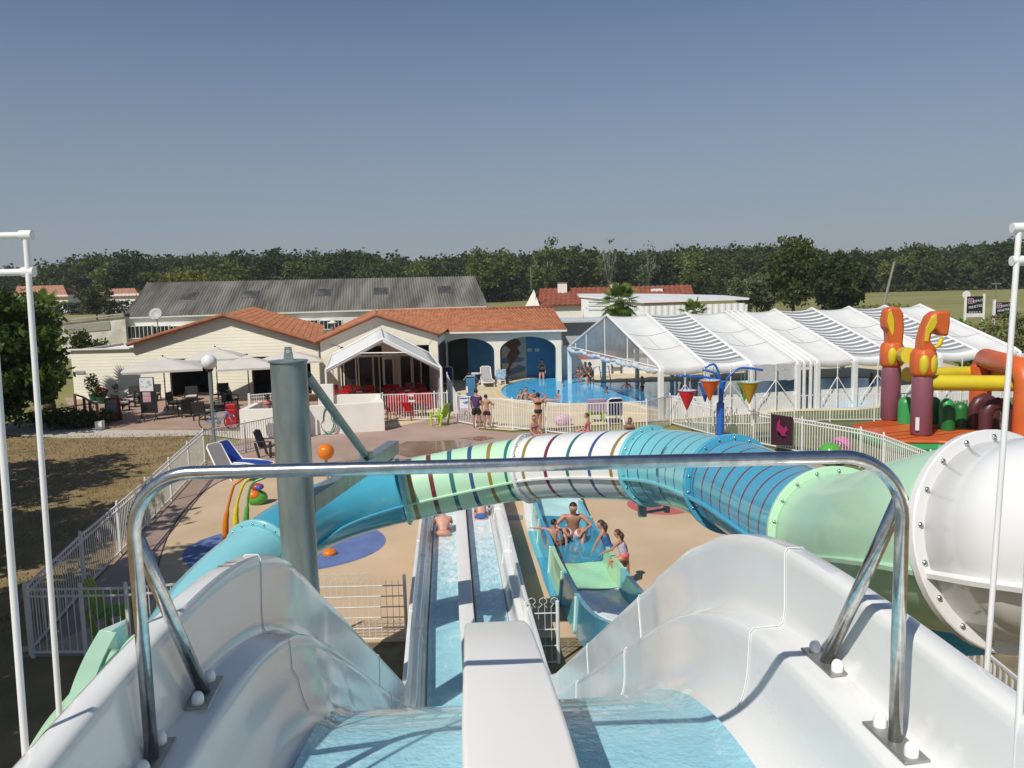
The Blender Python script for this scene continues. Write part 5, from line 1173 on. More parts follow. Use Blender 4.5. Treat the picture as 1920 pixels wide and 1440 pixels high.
p = gp(437, 797); co = thing('drinks_cooler', 'red metal drinks cooler with a white swirl beside the low wall', 'cooler', tuple(p))
MB().box(p+V((0, 0, .38)), (.50, .45, .75)).build('cabinet', M_red, co, bevel=.03); MB().box(p+V((0, -.05, .88)), (.46, .34, .22)).build('lid', M_red, co, bevel=.03)
MB().tube([p+V((.05+.11*math.cos(a_), -.235, .42+.11*math.sin(a_))) for a_ in [k*.5 for k in range(10)]], .02, 6).build('swirl', M_white, co)
M_leafp = leafmat('pot_leaves', (.10, .16, .04), (.05, .09, .02), 3); M_flow = mat('orange_flowers', (.60, .17, .10), .8, (.45, .08, .08), 10); M_pot = mat('green_pot', (.03, .13, .07), .5)
def leafblob(c, r, n, size, seed):
    rnd = random.Random(seed); m = MB(); c = V(c)
    for _ in range(n):
        d = V((rnd.gauss(0, 1), rnd.gauss(0, 1), rnd.gauss(0, 1))).normalized()*(rnd.random()**.4); q = c+V((d.x*r[0], d.y*r[1], d.z*r[2]))
        a_ = V((rnd.gauss(0, 1), rnd.gauss(0, 1), rnd.gauss(0, .7))).normalized()*size; b_ = a_.cross(V((rnd.gauss(0, 1), rnd.gauss(0, 1), rnd.gauss(0, 1)))).normalized()*size*.55
        m.add([q-a_, q-b_, q+a_, q+b_], [(0, 1, 2, 3)])
    return m
def potplant(label, u, v, hp_, rr_, flow, d=None, seed=1, potr=.25):
    p = gp(u, v); t = thing('potted_plant', label, 'potted plant', tuple(p))
    MB().lathe([(0, 0), (potr*.7, 0), (potr, .36), (potr*1.08, .36), (potr*1.08, .42), (0, .40)], p, 16).build('pot', M_pot, t, smooth=40)
    leafblob(p+V((0, 0, .42+hp_/2)), (rr_, rr_, hp_/2+.05), 420, .075, seed).build('foliage', M_leafp, t)
    leafblob(p+V((0, -.06, .47+hp_*.62)), (rr_*.95, rr_*.95, hp_*.42), flow, .055, seed+9).build('flowers', M_flow, t)
potplant('green pot of orange pink geraniums on the terrace corner', 190, 757, .45, .42, 200, seed=3)
potplant('tall dark shrub with red flowers left of the geranium pot', 176, 752, 1.15, .42, 60, seed=5)
potplant('green planter behind the armchairs against the cream wall', 222, 746, .5, .35, 50, seed=7)
hr_ = thing('stair_railing', 'brown wooden stair railing with slanting rail at the terrace edge', 'railing', tuple(gp(185, 800)))
M_wood = mat('brown_wood', (.16, .075, .04), .6, (.10, .045, .025), 4, stretch=(6, 6, 1)); M_woodl = mat('tan_wood', (.33, .17, .07), .6)
psts = [(143, 775, 739), (160, 780, 745), (171, 787, 752), (185, 799, 758)]
tp_ = []
for i, (u, vb, vt_) in enumerate(psts):
    q = gp(u, vb); top = py(u, vt_, q.y).z; tp_.append(V((q.x, q.y, top))); MB().box((q.x, q.y, top/2), (.10, .10, top)).build('post', M_woodl if i == 3 else M_wood, hr_)
for a_, b_ in zip(tp_[:-1], tp_[1:]): MB().beam(a_, b_, .09, .06).build('handrail', M_wood, hr_)
m = MB(); q = gp(188, 806); m.box(q+V((0, 0, .2)), (.3, .3, .4)); m.build('white_footing', M_white, hr_)
# hose
q = gp(619, 813); hs = thing('garden_hose', 'green garden hose coiled on the white wall', 'hose', tuple(q)); rnd = random.Random(4)
m = MB()
for k in range(6):
    cx2 = q+V((rnd.uniform(-.05, .05), -.10-.03*k, .62+rnd.uniform(-.04, .04))); rr = [V((cx2.x+(.20+.02*k)*math.cos(a_)*(1.1 if math.sin(a_) < 0 else .7), cx2.y, cx2.z+(.48+.02*k)*math.sin(a_))) for a_ in [2*math.pi*j/24 for j in range(24)]]
    m.tube(rr, .016, 6, close=True)
m.tube([q+V((-.5, -.2, .02)), q+V((-.2, -.25, .02)), q+V((.1, -.2, .02))], .016, 6)
m.build('coil', mat('hose_green', (.06, .22, .15), .5), hs, smooth=True)
# blue shower post
a = gp(884, 762); sw = thing('shower_post', 'blue square shower pillar at the pool corner', 'shower', tuple(a)); zt_ = py(884, 709, a.y).z
MB().box(a+V((0, 0, zt_/2)), (.46, .40, zt_)).build('pillar', M_bluew, sw, bevel=.01); MB().box(a+V((-.19, -.21, zt_*.62)), (.10, .02, .32)).build('notice', M_paper, sw)
MB().tube([a+V((-.35, 0, zt_-.1)), a+V((-.2, 0, zt_+.1)), a+V((.2, 0, zt_+.1)), a+V((.35, 0, zt_-.1))], .03, 6).build('shower_arms', M_plate, sw)
# ladder in the pool
q = gp(1133, 716); ld = thing('pool_ladder', 'steel pool ladder at the far edge under the tent', 'ladder', tuple(q))
m = MB()
for s in (-.28, .28): m.tube([q+V((s-.35, .5, .0)), q+V((s-.3, .5, .85)), q+V((s, .1, .95)), q+V((s+.1, -.25, .0))], .03, 6)
for k in range(2): m.tube([q+V((-.25, -.0, .3+.3*k)), q+V((.3, -.0, .3+.3*k))], .025, 6)
m.build('frame', M_steel, ld, smooth=True)
# ================================================================== WATER PLAY
M_or = mat('orange_gloss', (.75, .20, .01), .18, coat=.4); M_ye = mat('yellow_gloss', (.72, .60, .03), .25); M_gr = mat('green_gloss', (.10, .38, .06), .25); M_bl = mat('blue_gloss', (.015, .12, .48), .25, coat=.3); M_rd = mat('red_gloss', (.60, .01, .02), .25, coat=.3)
q = gp(614, 905); z_ = py(613, 847, q.y).z; ob = thing('orange_ball_fountain', 'glossy orange ball on a short pole left of the tube slide', 'fountain', tuple(q))
MB().ball(V((q.x, q.y, z_)), 16*q.y/1540, 24, 16).build('ball', M_or, ob, smooth=True); MB().tube([q, V((q.x, q.y, z_))], .05, 10).build('pole', mat('pale_pole', (.45, .38, .30), .4), ob, smooth=40)
hoop = [(( 422, 1012), (425, 965), (437, 915), (445, 905), (470, 890), (500, 884), (530, 890)), M_or, 'orange'], [((443, 1000), (443, 955), (455, 912), (470, 896), (500, 888), (530, 892)), M_ye, 'yellow'], [((461, 990), (463, 955), (470, 912), (490, 898), (520, 892)), M_gr, 'green']
for pts_, mm, nm in hoop:
    b_ = gp(*pts_[0]); dth = b_.y; P3 = [py(u, v, dth+.05*i) for i, (u, v) in enumerate(pts_)]; P3[0] = V((P3[0].x, P3[0].y, 0)); last = P3[-1]
    P3 += [V((last.x+.35, last.y, last.z-.35)), V((last.x+.45, last.y, 0))]
    sp_l = spline(P3, 5); rr = [.075 if i < 4 else (.065 if i < 6 else .032) for i in range(len(sp_l))]
    t = thing('spray_arch', nm+' curved water spray arch on the splash deck', 'fountain', tuple(b_)); MB().tube(sp_l, rr, 10).build('arch', mm, t, smooth=True)
q = gp(483, 945); fg = thing('play_figure', 'small green and orange play toy with a blue snout on the splash deck', 'toy', tuple(q))
MB().ball(q+V((0, 0, .18)), .30, 18, 12, (1, .9, .75)).build('body', M_gr, fg, smooth=True); MB().ball(q+V((-.05, -.14, .30)), .17, 14, 10, (1.1, .9, .8)).build('belly', M_or, fg, smooth=True); MB().ball(q+V((.02, 0, .5)), .15, 12, 8, (1.3, 1, .7)).build('head', mat('maroon_gloss', (.35, .05, .08), .3), fg, smooth=True); MB().ball(q+V((.12, -.14, .5)), .08, 10, 8).build('snout', M_bl, fg, smooth=True)
q = gp(618, 1040); MBo = thing('floor_jet', 'small orange water jet nozzle on the blue ground circle', 'fountain', tuple(q)); MB().ball(q+V((0, 0, .04)), .17, 14, 8, (1, 1, .6)).build('nozzle', M_or, MBo, smooth=True)
# dumping bucket tree
q = py(1350, 800, 29.6); q = V((q.x, q.y, 0)); bt = thing('bucket_tree', 'blue post with curved arms holding tipping water cones', 'water toy', tuple(q)); dB = q.y
za = py(1350, 765, dB).z
MB().tube([q, py(1351, 755, dB)], .14, 14).tube([py(1351, 758, dB), py(1354, 715, dB)], .09, 10).build('post', M_bl, bt, smooth=40)
for pts_ in (((1354, 740), (1362, 712), (1382, 693), (1400, 690), (1430, 694)), ((1352, 730), (1350, 712), (1340, 700), (1318, 693)), ((1352, 722), (1348, 700), (1340, 684), (1330, 685), (1322, 690)), ((1348, 712), (1320, 707), (1270, 705))):
    MB().tube(spline([py(u, v, dB+.01*i) for i, (u, v) in enumerate(pts_)], 5), .042, 8).build('arm', M_bl, bt, smooth=True)
M_lb = mat('pale_blue_inside', (.35, .60, .78), .4)
def cone(u, vt, vb, rpx, dy, mm, nm, zt_hang):
    d = dB+dy; c = py(u, vt, d); bz = py(u, vb, d).z; r = rpx*d/1540; h = c.z-bz
    o = MB().lathe([(.02, -h), (r, 0), (r+.015, .0), (r+.015, .03), (r-.01, .03)], c, 28).build('cone', mm, bt, smooth=35); MB().lathe([(r-.012, .028), (.0, -.25)], c, 28).build('cone_lining', M_lb, o, smooth=35)
    o['label'] = nm+' tipping cone'
    m = MB()
    for s in (-.5, 0, .5): m.tube([V((c.x+r*s, c.y, c.z)), V((c.x+r*s*.7, c.y, py(u, zt_hang, d).z))], .010, 5)
    m.build('hanger', M_galv, o)
cone(1288, 733, 769, 17, -.2, M_rd, 'red', 706); cone(1331, 714, 751, 18.5, -.5, mat('cone_orange', (.62, .11, .01), .25), 'orange', 688); cone(1405, 717, 757, 18.5, -.5, mat('cone_gold', (.45, .28, .01), .3), 'gold', 692); cone(1396, 718, 752, 14, .7, M_gr, 'green', 692); cone(1322, 718, 754, 13, .7, M_bl, 'blue', 690)
# beach balls
q = py(1557, 846, 26.0); bb1 = MB().ball((q.x, 26.0, .38), .375, 24, 16).build('beach_ball', M_gr, None, smooth=True); tag(bb1, 'glossy green ball beside the curved picket fence', 'ball')
q = py(1577, 836, 27.2); bb2 = MB().ball((q.x, 27.2, .36), .35, 24, 16).build('beach_ball', mat('pink_gloss', (.70, .13, .38), .3), None, smooth=True); tag(bb2, 'pink ball behind the green one at the curved fence', 'ball')
# bag behind fence
q = gp(1058, 806); bg_ = thing('beach_bag', 'white and pink patterned beach bag on the ground behind the pool fence', 'bag', tuple(q)); MB().ball(q+V((0, 1.0, .25)), .3, 14, 8, (1.3, .7, .9)).build('bag_body', mat('pink_pattern', (.7, .62, .66), .8, (.50, .15, .30), 18), bg_, smooth=True)
# ================================================================== INFLATABLE
inf = thing('bouncy_castle', 'orange, maroon, yellow and green inflatable obstacle castle right of the tent', 'bouncy castle', (15, 29, 0))
def vinyl(n, c): return mat(n, c, .38, tuple(k*.88 for k in c), 1.5, bump=.12, bsc=4)
I_or = vinyl('vinyl_orange', (.62, .13, .03)); I_ma = vinyl('vinyl_maroon', (.25, .09, .125)); I_ye = vinyl('vinyl_yellow', (.68, .55, .03)); I_gr = vinyl('vinyl_green', (.04, .32, .09)); I_dg = vinyl('vinyl_dark_green', (.02, .16, .04)); I_dm = vinyl('vinyl_dark_maroon', (.09, .03, .035))
zm = .5
def soft(c, d, mm, nm, par=inf, bev=.15, rz=0): return MB().box(c, d, rz=rz).build(nm, mm, par, bevel=bev, smooth=40)
mp = [pz(1596, 795, zm), pz(1660, 786, zm), pz(1800, 778, zm)+V((1, 1, 0)), pz(1960, 800, zm)+V((2, 0, 0)), pz(1960, 838, zm)+V((1, -.5, 0)), pz(1760, 826, zm), pz(1690, 826, zm), pz(1640, 812, zm)]
MB().prism([p-V((0, 0, .12)) for p in mp], (0, 0, .12)).build('orange_mat', I_or, inf, bevel=.08)
ctr = sum(mp, V())/len(mp); ring_ = [ctr+(p-ctr)*1.03 for p in mp]
MB().prism([V((p.x, p.y, .01)) for p in ring_], (0, 0, .40)).build('green_base', I_gr, inf, bevel=.18)
m = MB()
for k in range(7):
    a_ = mp[0].lerp(mp[7], (k+.5)/7) if k < 4 else mp[7].lerp(mp[6], (k-3.5)/3); m.tube([a_+V((0, 0, .01)), a_+V((2.6, .9, .015))], .02, 5)
m.build('mat_seams', vinyl('seam_orange', (.42, .08, .02)), inf)
c2_ = V((py(1727, 800, 28.2).x, 28.2, zm)); c1_ = V((py(1669, 770, 31.4).x, 31.4, zm))
def col(c, r, top, mm, nm): return MB().lathe([(r*.8, 0), (r, .08), (r, top-c.z-.1), (r*.9, top-c.z), (0, top-c.z)], c, 28).build(nm, mm, inf, smooth=50)
zc = 2.58
col(c2_, .35, zc, I_ma, 'column'); col(c1_, .35, zc, I_ma, 'column')
MB().box((c2_.x-.28, c2_.y-.30, .95), (.12, .03, .45), rz=-.6).build('label_patch', M_paper, inf)
for c in (c1_, c2_):
    cp = MB().lathe([(.0, -.05), (.32, -.03), (.43, .08), (.45, .4), (.43, .78), (.34, .93), (0, .96)], V((c.x, c.y, zc)), 8, Matrix.Rotation(R(22), 3, 'Z')).build('capital', I_or, inf, bevel=.05, smooth=45)
    for a_ in (-112, -60):
        d = V((math.cos(R(a_)), math.sin(R(a_)), 0)); MB().ball(V((c.x, c.y, zc+.42))+d*.33, .17, 12, 10, (1, 1, 2.3)).build('capital_panel', I_ye, cp, smooth=True)
def hook(outl, face, d, thick=.55):
    h = MB().prism([py(u, v, d-thick/2) for u, v in outl], (0, thick, 0)).build('hook', I_or, inf, bevel=.09, smooth=50)
    MB().prism([py(u, v, d-thick/2-.03) for u, v in face], (0, .06, 0)).build('hook_face', I_ye, h, bevel=.02)
hook([(1727, 660), (1730, 636), (1736, 613), (1745, 593), (1757, 584), (1783, 583), (1783, 606), (1779, 631), (1763, 629), (1757, 619), (1749, 623), (1746, 640), (1757, 652), (1759, 660)], [(1734, 640), (1737, 615), (1747, 596), (1757, 590), (1758, 605), (1753, 616), (1744, 625), (1741, 641)], c2_.y)
hook([(1668, 648), (1667, 621), (1661, 616), (1660, 600), (1664, 582), (1671, 576), (1688, 576), (1695, 587), (1697, 612), (1694, 648)], [(1664, 603), (1667, 587), (1672, 583), (1677, 600), (1677, 620), (1674, 630), (1669, 621)], c1_.y)
MB().tube(spline([py(1746, 652, c2_.y-.2), py(1757, 650, c2_.y-.2), py(1764, 640, c2_.y-.2), py(1765, 631, c2_.y-.2)], 5), [.05]*6+[.08]*6+[.06]*4, 10).build('yellow_horn', I_ye, inf, smooth=True)
MB().tube([c1_+V((.3, -.3, 2.55)), c2_+V((-.3, .35, 2.75))], .29, 20).build('yellow_beam', I_ye, inf, smooth=50)
MB().tube([c2_+V((.25, 0, 1.83)), py(1905, 719, 27.6)], .27, 20).ball(py(1905, 719, 27.6), .27, 16, 10).build('yellow_beam', I_ye, inf, smooth=50)
MB().tube([py(1700, 702, 30.5), py(1760, 702, 31), py(1838, 699, 31.5)], .27, 18).build('yellow_beam', I_ye, inf, smooth=50)
MB().tube([py(1860, 700, 31), py(1900, 700, 29)], .18, 16).build('yellow_beam', I_ye, inf, smooth=50)
o1 = V((py(1838, 740, 31).x, 31, zm)); z1 = py(1840, 672, 31).z; o2 = V((py(1925, 740, 27).x, 27, zm)); z2 = py(1925, 690, 27).z
MB().tube([o1, V((o1.x, o1.y, z1-.3)), V((o1.x+.1, o1.y-.1, z1)), V((o2.x-.1, o2.y+.2, z1)), V((o2.x, o2.y, z1-.35)), o2], .38, 22).build('orange_arch', I_or, inf, smooth=60)
for (u, v, d, h_, r_, mm) in ((1698, 780, 30.6, 1.0, .28, I_gr), (1750, 778, 30.4, 1.0, .25, I_dg), (1774, 790, 29.6, 1.05, .25, I_gr), (1777, 800, 29, .9, .24, I_dg), (1800, 792, 29.6, .9, .26, I_dg)):
    q = py(u, v, d); MB().lathe([(r_, 0), (r_, h_-.25), (r_*.85, h_-.1), (r_*.4, h_), (0, h_)], V((q.x, d, zm)), 18).build('green_obstacle', mm, inf, smooth=50)
for (ua, ub, d) in ((1826, 1862, 29.3), (1848, 1892, 28.2)):
    a, b = py(ua, 780, d), py(ub, 780, d); m_ = MB().tube([V((a.x, d, zm)), V((a.x, d, zm+.6))]+[V(((a.x+b.x)/2-(b.x-a.x)/2*math.cos(t_), d, zm+.6+.45*math.sin(t_))) for t_ in (.4, .9, 1.57, 2.2, 2.7)]+[V((b.x, d, zm+.6)), V((b.x, d, zm))], .22, 14).build('maroon_arch', I_dm, inf, smooth=60)
tag(MB().box((py(1720, 770, 33.5).x, 33.5, .9), (.28, .28, 1.8)).build('stone_post', M_wallw), 'pale square post behind the inflatable columns', 'post')
# ================================================================== PEOPLE
def nv(*a): return V(a).normalized()
def skinmesh(name, pts, edges, rad, mm, parent, root=0, sub=2):
    me = bpy.data.meshes.new(name); me.from_pydata(pts, edges, []); me.materials.append(mm)
    o = bpy.data.objects.new(name, me); COL.objects.link(o); o.parent = parent; OFF[o.name] = V((0, 0, 0))
    sk = o.modifiers.new('skin', 'SKIN'); sk.use_smooth_shade = True; sk.branch_smoothing = .4
    for i, r in enumerate(rad):
        v_ = me.skin_vertices[0].data[i]; v_.radius = (r, r) if not isinstance(r, tuple) else r; v_.use_root = (i == root)
    s = o.modifiers.new('sub', 'SUBSURF'); s.levels = sub; s.render_levels = sub
    return o
def person(label, loc, face, Ht=1.7, skin=0, hair=0, lean=(0, 0, 1), legs=None, arms=None, head=(0, 0, 1), look=None, fem=False, suit=None, suitm=None, hairlen=0, fingers=False, build=1.0, smooth=2, top=None, group=None, bun=False):
    """local frame: x right, y ahead, z up; loc is where the pelvis joint is"""
    t = thing('person', label, 'person', (0, 0, 0), group); OFF[t.name] = V((0, 0, 0)); mk = M_skin[skin]; H = Ht; B = build
    up = V(lean).normalized(); sx = V((1, 0, 0)); fw = up.cross(sx)*-1; fw = sx.cross(up)*-1
    fw = up.cross(sx).normalized()*1.0   # ahead of the chest
    pel = V((0, 0, 0)); sp1 = pel+up*.10*H; ch = pel+up*.21*H; nb = pel+up*.305*H
    hd_ = V(head).normalized(); nk = nb+hd_*.022*H; hc = nk+hd_*.075*H+ (V(look).normalized() if look else fw)*.010*H; ht = nk+hd_*.125*H
    pts = [pel, sp1, ch, nb, nk, nk+hd_*.045*H+(V(look).normalized() if look else fw)*.012*H, hc, ht]
    w = .092 if fem else .083
    rad = [(w*H*B*.92, w*H*B*.72), ((.068 if fem else .074)*H*B, .058*H*B), (.088*H*B, .064*H*B), (.054*H, .046*H), .036*H, (.049*H, .055*H), (.062*H, .070*H), (.051*H, .057*H)]
    ed = [(0, 1), (1, 2), (2, 3), (3, 4), (4, 5), (5, 6), (6, 7)]
    legs = legs or [((0, 0, -1), (0, 0, -1))]*2; arms = arms or [((.12, .02, -1), (.02, .08, -1))]*2
    J = {}
    for s, (a, b), nm in ((-1, legs[0], 'L'), (1, legs[1], 'R')):
        hp_ = pel+sx*s*.052*H-up*.02*H; kn = hp_+V(a).normalized()*.245*H; an = kn+V(b).normalized()*.235*H
        bd = V(b).normalized(); ft = V((0, 1, 0)) if abs(bd.z) > .5 else V((0, .3, 1)); ft = (ft-bd*ft.dot(bd)).normalized()
        he = an+bd*.028*H; toe = he+ft*.105*H+bd*.008*H
        i = len(pts); pts += [hp_, hp_.lerp(kn, .35), kn, kn.lerp(an, .3), an, toe]; rad += [.062*H*B, .054*H*B, .034*H, .034*H*B, .021*H, (.022*H, .014*H)]
        ed += [(0, i), (i, i+1), (i+1, i+2), (i+2, i+3), (i+3, i+4), (i+4, i+5)]; J['k'+nm] = kn; J['h'+nm] = hp_
    for s, (a, b), nm in ((-1, arms[0], 'L'), (1, arms[1], 'R')):
        sh = ch+up*.065*H+sx*s*(.082 if fem else .098)*H*B; A = V((s*a[0], a[1], a[2])).normalized(); Bv = V((s*b[0], b[1], b[2])).normalized()
        el = sh+A*.17*H; wr = el+Bv*.145*H; ha = wr+Bv*.045*H
        i = len(pts); pts += [sh, sh.lerp(el, .45), el, wr, ha]; rad += [.035*H*B, .028*H*B, .023*H, .0155*H, (.020*H, .011*H)]
        ed += [(2, i), (i, i+1), (i+1, i+2), (i+2, i+3), (i+3, i+4)]; J['s'+nm] = sh
        if fingers:
            side = Bv.cross(V((0, 0, 1))); side = side.normalized() if side.length > .1 else V((1, 0, 0))
            curl = Bv.cross(side)
            for q, (o_, L_) in enumerate(((-.014, .036), (-.005, .043), (.005, .041), (.014, .033))):
                r0 = ha+side*o_*H+Bv*.012*H; r1 = r0+(Bv+curl*.25)*L_*.55*H; r2 = r1+(Bv+curl*.7).normalized()*L_*.5*H
                n_ = len(pts); pts += [r0, r1, r2]; rad += [.0062*H, .0056*H, .0046*H]; ed += [(i+4, n_), (n_, n_+1), (n_+1, n_+2)]
            n_ = len(pts); pts += [ha+side*-.016*H*s, ha+side*-.030*H*s+Bv*.024*H]; rad += [.0068*H, .0052*H]; ed += [(i+4, n_), (n_, n_+1)]
    body = skinmesh('body', pts, ed, rad, mk, t, 0, smooth)
    lk = (V(look).normalized() if look else fw); lk = (lk-hd_*lk.dot(hd_)).normalized(); rt = lk.cross(hd_).normalized()
    Mh = Matrix((rt, lk, hd_)).transposed(); hcn = nk+hd_*.070*H+lk*.004*H
    # face
    f = MB()
    for s in (-1, 1): f.ball(hcn+Mh @ V((s*.018*H, .045*H, .004*H)), .0055*H, 8, 6, (1.3, .6, .7))
    f.tube([hcn+Mh @ V((-.012*H, .046*H, -.026*H)), hcn+Mh @ V((0, .050*H, -.028*H)), hcn+Mh @ V((.012*H, .046*H, -.026*H))], .003*H, 5)
    f.build('eyes_and_mouth', M_hair[0], t, smooth=True)
    MB().ball(hcn+Mh @ V((0, .050*H, -.008*H)), .009*H, 8, 6, (.8, 1.2, 1.5)).ball(hcn+Mh @ V((-.047*H, .0, 0)), .011*H, 8, 6, (.4, .8, 1.3)).ball(hcn+Mh @ V((.047*H, .0, 0)), .011*H, 8, 6, (.4, .8, 1.3)).build('nose_and_ears', mk, t, smooth=True)
    # hair
    hm = M_hair[hair]; rr = []
    for i in range(8):
        th = math.pi*.66*i/7; r = []
        for k in range(18):
            ph = 2*math.pi*k/18; fr_ = math.sin(ph)  # + ahead
            tt_ = th*(1-.50*max(0, fr_)**.7)
            r.append(hcn+Mh @ V((.053*H*math.sin(tt_)*math.cos(ph), (-.005+.062*math.sin(tt_)*math.sin(ph))*H, (.012+.062*math.cos(tt_))*H)))
        rr.append(r)
    h = MB().loft(rr, closed=True)
    if hairlen: 
        b0 = hcn-Mh @ V((0, .045*H, .0)); h.tube([b0, b0-Mh @ V((0, .018*H, .05*H)), b0+V((0, 0, -hairlen*H*.7))-Mh @ V((0, .02*H, 0)), b0+V((0, 0, -hairlen*H))], [.040*H, .040*H, .030*H, .012*H], 10)
    if bun: h.ball(hcn+Mh @ V((0, -.05*H, .04*H)), .025*H, 10, 8)
    ho = h.build('hair', hm, t, smooth=True); 
    # clothes
    def shell(nm, vs, es, rs, mm): return skinmesh(nm, vs, es, rs, mm, t, 0, smooth)
    g_ = 1.10
    if suit == 'shorts':
        vs = [pel+up*.035*H, pel]; rs = [(w*H*B*1.06, w*H*B*.94), (w*H*B*1.18, w*H*B*1.0)]; es = [(0, 1)]
        for s, nm in ((-1, 'L'), (1, 'R')):
            i = len(vs); vs += [J['h'+nm], J['h'+nm].lerp(J['k'+nm], .32), J['h'+nm].lerp(J['k'+nm], .56)]; rs += [.076*H*B, .070*H*B, .062*H*B]; es += [(1, i), (i, i+1), (i+1, i+2)]
        shell('swim_shorts', vs, es, rs, suitm)
    if suit in ('bikini', 'onepiece', 'trunks'):
        vs = [pel+up*.085*H, pel+up*.02*H, pel-up*.035*H]; rs = [(w*H*B*1.0, w*H*B*.92), (w*H*B*1.28, w*H*B*1.08), (w*H*B*1.0, w*H*B*.95)]; es = [(0, 1), (1, 2)]
        for s, nm in ((-1, 'L'), (1, 'R')):
            pass
        shell('swim_bottom', vs, es, rs, suitm)
    if suit == 'bikini':
        vs = [ch+up*.018*H-sx*.035*H+fw*.024*H, ch+up*.012*H, ch+up*.018*H+sx*.035*H+fw*.024*H]; shell('bikini_top', [ch+up*.04*H, ch+up*.005*H, ch-up*.03*H], [(0, 1), (1, 2)], [(.097*H*B, .074*H*B), (.108*H*B, .084*H*B), (.097*H*B, .074*H*B)], suitm)
    if suit == 'onepiece':
        shell('swimsuit_top', [pel+up*.03*H, sp1, ch-up*.005*H, ch+up*.035*H], [(0, 1), (1, 2), (2, 3)], [(w*H*B*1.05, w*H*B*.9), (.086*H*B, .074*H*B), (.106*H*B, .082*H*B), (.090*H*B, .074*H*B)], top or suitm)
    if suit == 'shirt_shorts':
        vs = [pel-up*.045*H, sp1, ch, nb-up*.02*H]; rs = [(.108*H*B, .090*H*B), (.095*H*B, .080*H*B), (.100*H*B, .078*H*B), (.05*H, .05*H)]; es = [(0, 1), (1, 2), (2, 3)]
        for s, nm in ((-1, 'L'), (1, 'R')):
            a = arms[0] if s < 0 else arms[1]; A = V((s*a[0][0], a[0][1], a[0][2])).normalized(); i = len(vs); vs += [J['s'+nm], J['s'+nm]+A*.11*H]; rs += [.045*H, .045*H]; es += [(2, i), (i, i+1)]
        shell('t_shirt', vs, es, rs, top)
        vs = [pel+up*.04*H, pel]; rs = [(w*H*B*1.05, w*H*B*.94), (w*H*B*1.16, w*H*B*1.0)]; es = [(0, 1)]
        for s, nm in ((-1, 'L'), (1, 'R')):
            i = len(vs); vs += [J['h'+nm], J['h'+nm].lerp(J['k'+nm], .42), J['h'+nm].lerp(J['k'+nm], .80)]; rs += [.078*H*B, .074*H*B, .066*H*B]; es += [(1, i), (i, i+1), (i+1, i+2)]
        shell('shorts', vs, es, rs, suitm)
    t.location = loc; t.rotation_euler = (0, 0, face); return t
def stand(u, v, H): # feet at pixel
    p = pz(u, v); return V((p.x, p.y, .53*H-.02+.03))
C_bk = mat('black_swim', (.015, .014, .016), .7); C_pur = mat('purple_cotton', (.085, .045, .15), .9, (.06, .03, .11), 6); C_mar = mat('maroon_swim', (.10, .022, .02), .8, (.03, .02, .03), 7); C_wp = mat('white_pink_swim', (.72, .68, .70), .8, (.60, .25, .28), 9); C_coral = mat('coral_swim', (.75, .13, .12), .7); C_grey = mat('lilac_swim', (.32, .30, .42), .8, (.6, .55, .65), 30); C_pk = mat('pink_swim', (.62, .10, .26), .7); C_blue = mat('blue_swim', (.04, .12, .35), .8); C_grn = mat('green_swim', (.06, .2, .14), .8); C_red = mat('red_swim', (.45, .04, .05), .8)
PI = math.pi
# two boys at the pool gate, backs to the camera
person('person in purple t-shirt and black shorts at the pool gate', stand(894, 802, 1.68), R(-4), 1.68, 0, 0, suit='shirt_shorts', suitm=C_bk, top=C_pur, legs=[((-.06, 0, -1), (-.03, 0, -1)), ((.10, 0, -1), (.05, 0, -1))], arms=[((.16, .1, -1), (.0, .5, -.8)), ((.2, .25, -1), (-.2, .8, -.3))], fingers=False, build=1.08, head=(0, .1, 1))
person('bare-backed boy in maroon swim shorts leaning on the pool gate', stand(913, 804, 1.48), R(-12), 1.46, 0, 0, suit='shorts', suitm=C_mar, arms=[((.15, .0, -1), (.1, .1, -1)), ((.5, .35, -.7), (.0, .9, .1))], head=(-.15, .15, 1), legs=[((-.05, 0, -1), (-.02, 0, -1)), ((.12, 0, -1), (.16, -.1, -1))])
# woman with hands on head
person('woman in a black backless swimsuit with hands raised to her head at the fence', stand(1010, 814, 1.70), R(8), 1.70, 0, 0, suit='bikini', suitm=C_bk, fem=True, arms=[((.75, .2, .45), (-.85, .0, .55)), ((.75, .2, .45), (-.85, .1, .5))], legs=[((.06, 0, -1), (.04, -.05, -1)), ((-.02, .0, -1), (-.06, .02, -1))], bun=True)
# seated women by the tube
p = pz(1002, 835); person('seated woman with tied brown hair left of the standing woman at the fence', V((p.x, p.y, .38)), R(-150), 1.66, 0, 1, suit='bikini', suitm=mat('dark_pattern_swim', (.10, .05, .07), .8, (.3, .25, .25), 30), fem=True, legs=[((-.1, 1, .25), (0, .2, -1)), ((.1, 1, .25), (0, .2, -1))], arms=[((.2, .3, -.9), (-.1, .8, -.4))]*2, look=(.6, .7, 0), bun=True)
p = pz(1102, 828); person('seated woman with short brown hair seen above the striped white tube', V((p.x, p.y, .36)), R(70), 1.62, 1, 1, suit='bikini', suitm=C_pk, fem=True, legs=[((-.1, 1, .25), (0, .2, -1)), ((.1, 1, .25), (0, .2, -1))], arms=[((.2, .3, -.9), (-.1, .8, -.4))]*2, head=(0, .15, 1))
p = pz(1186, 842); person('seated person with black hair behind the pool fence next to the navy lounger', V((p.x, p.y+.6, .32)), R(170), 1.6, 2, 0, suit='bikini', suitm=C_bk, fem=True, legs=[((-.1, 1, .25), (0, .2, -1)), ((.1, 1, .25), (0, .2, -1))], smooth=1)
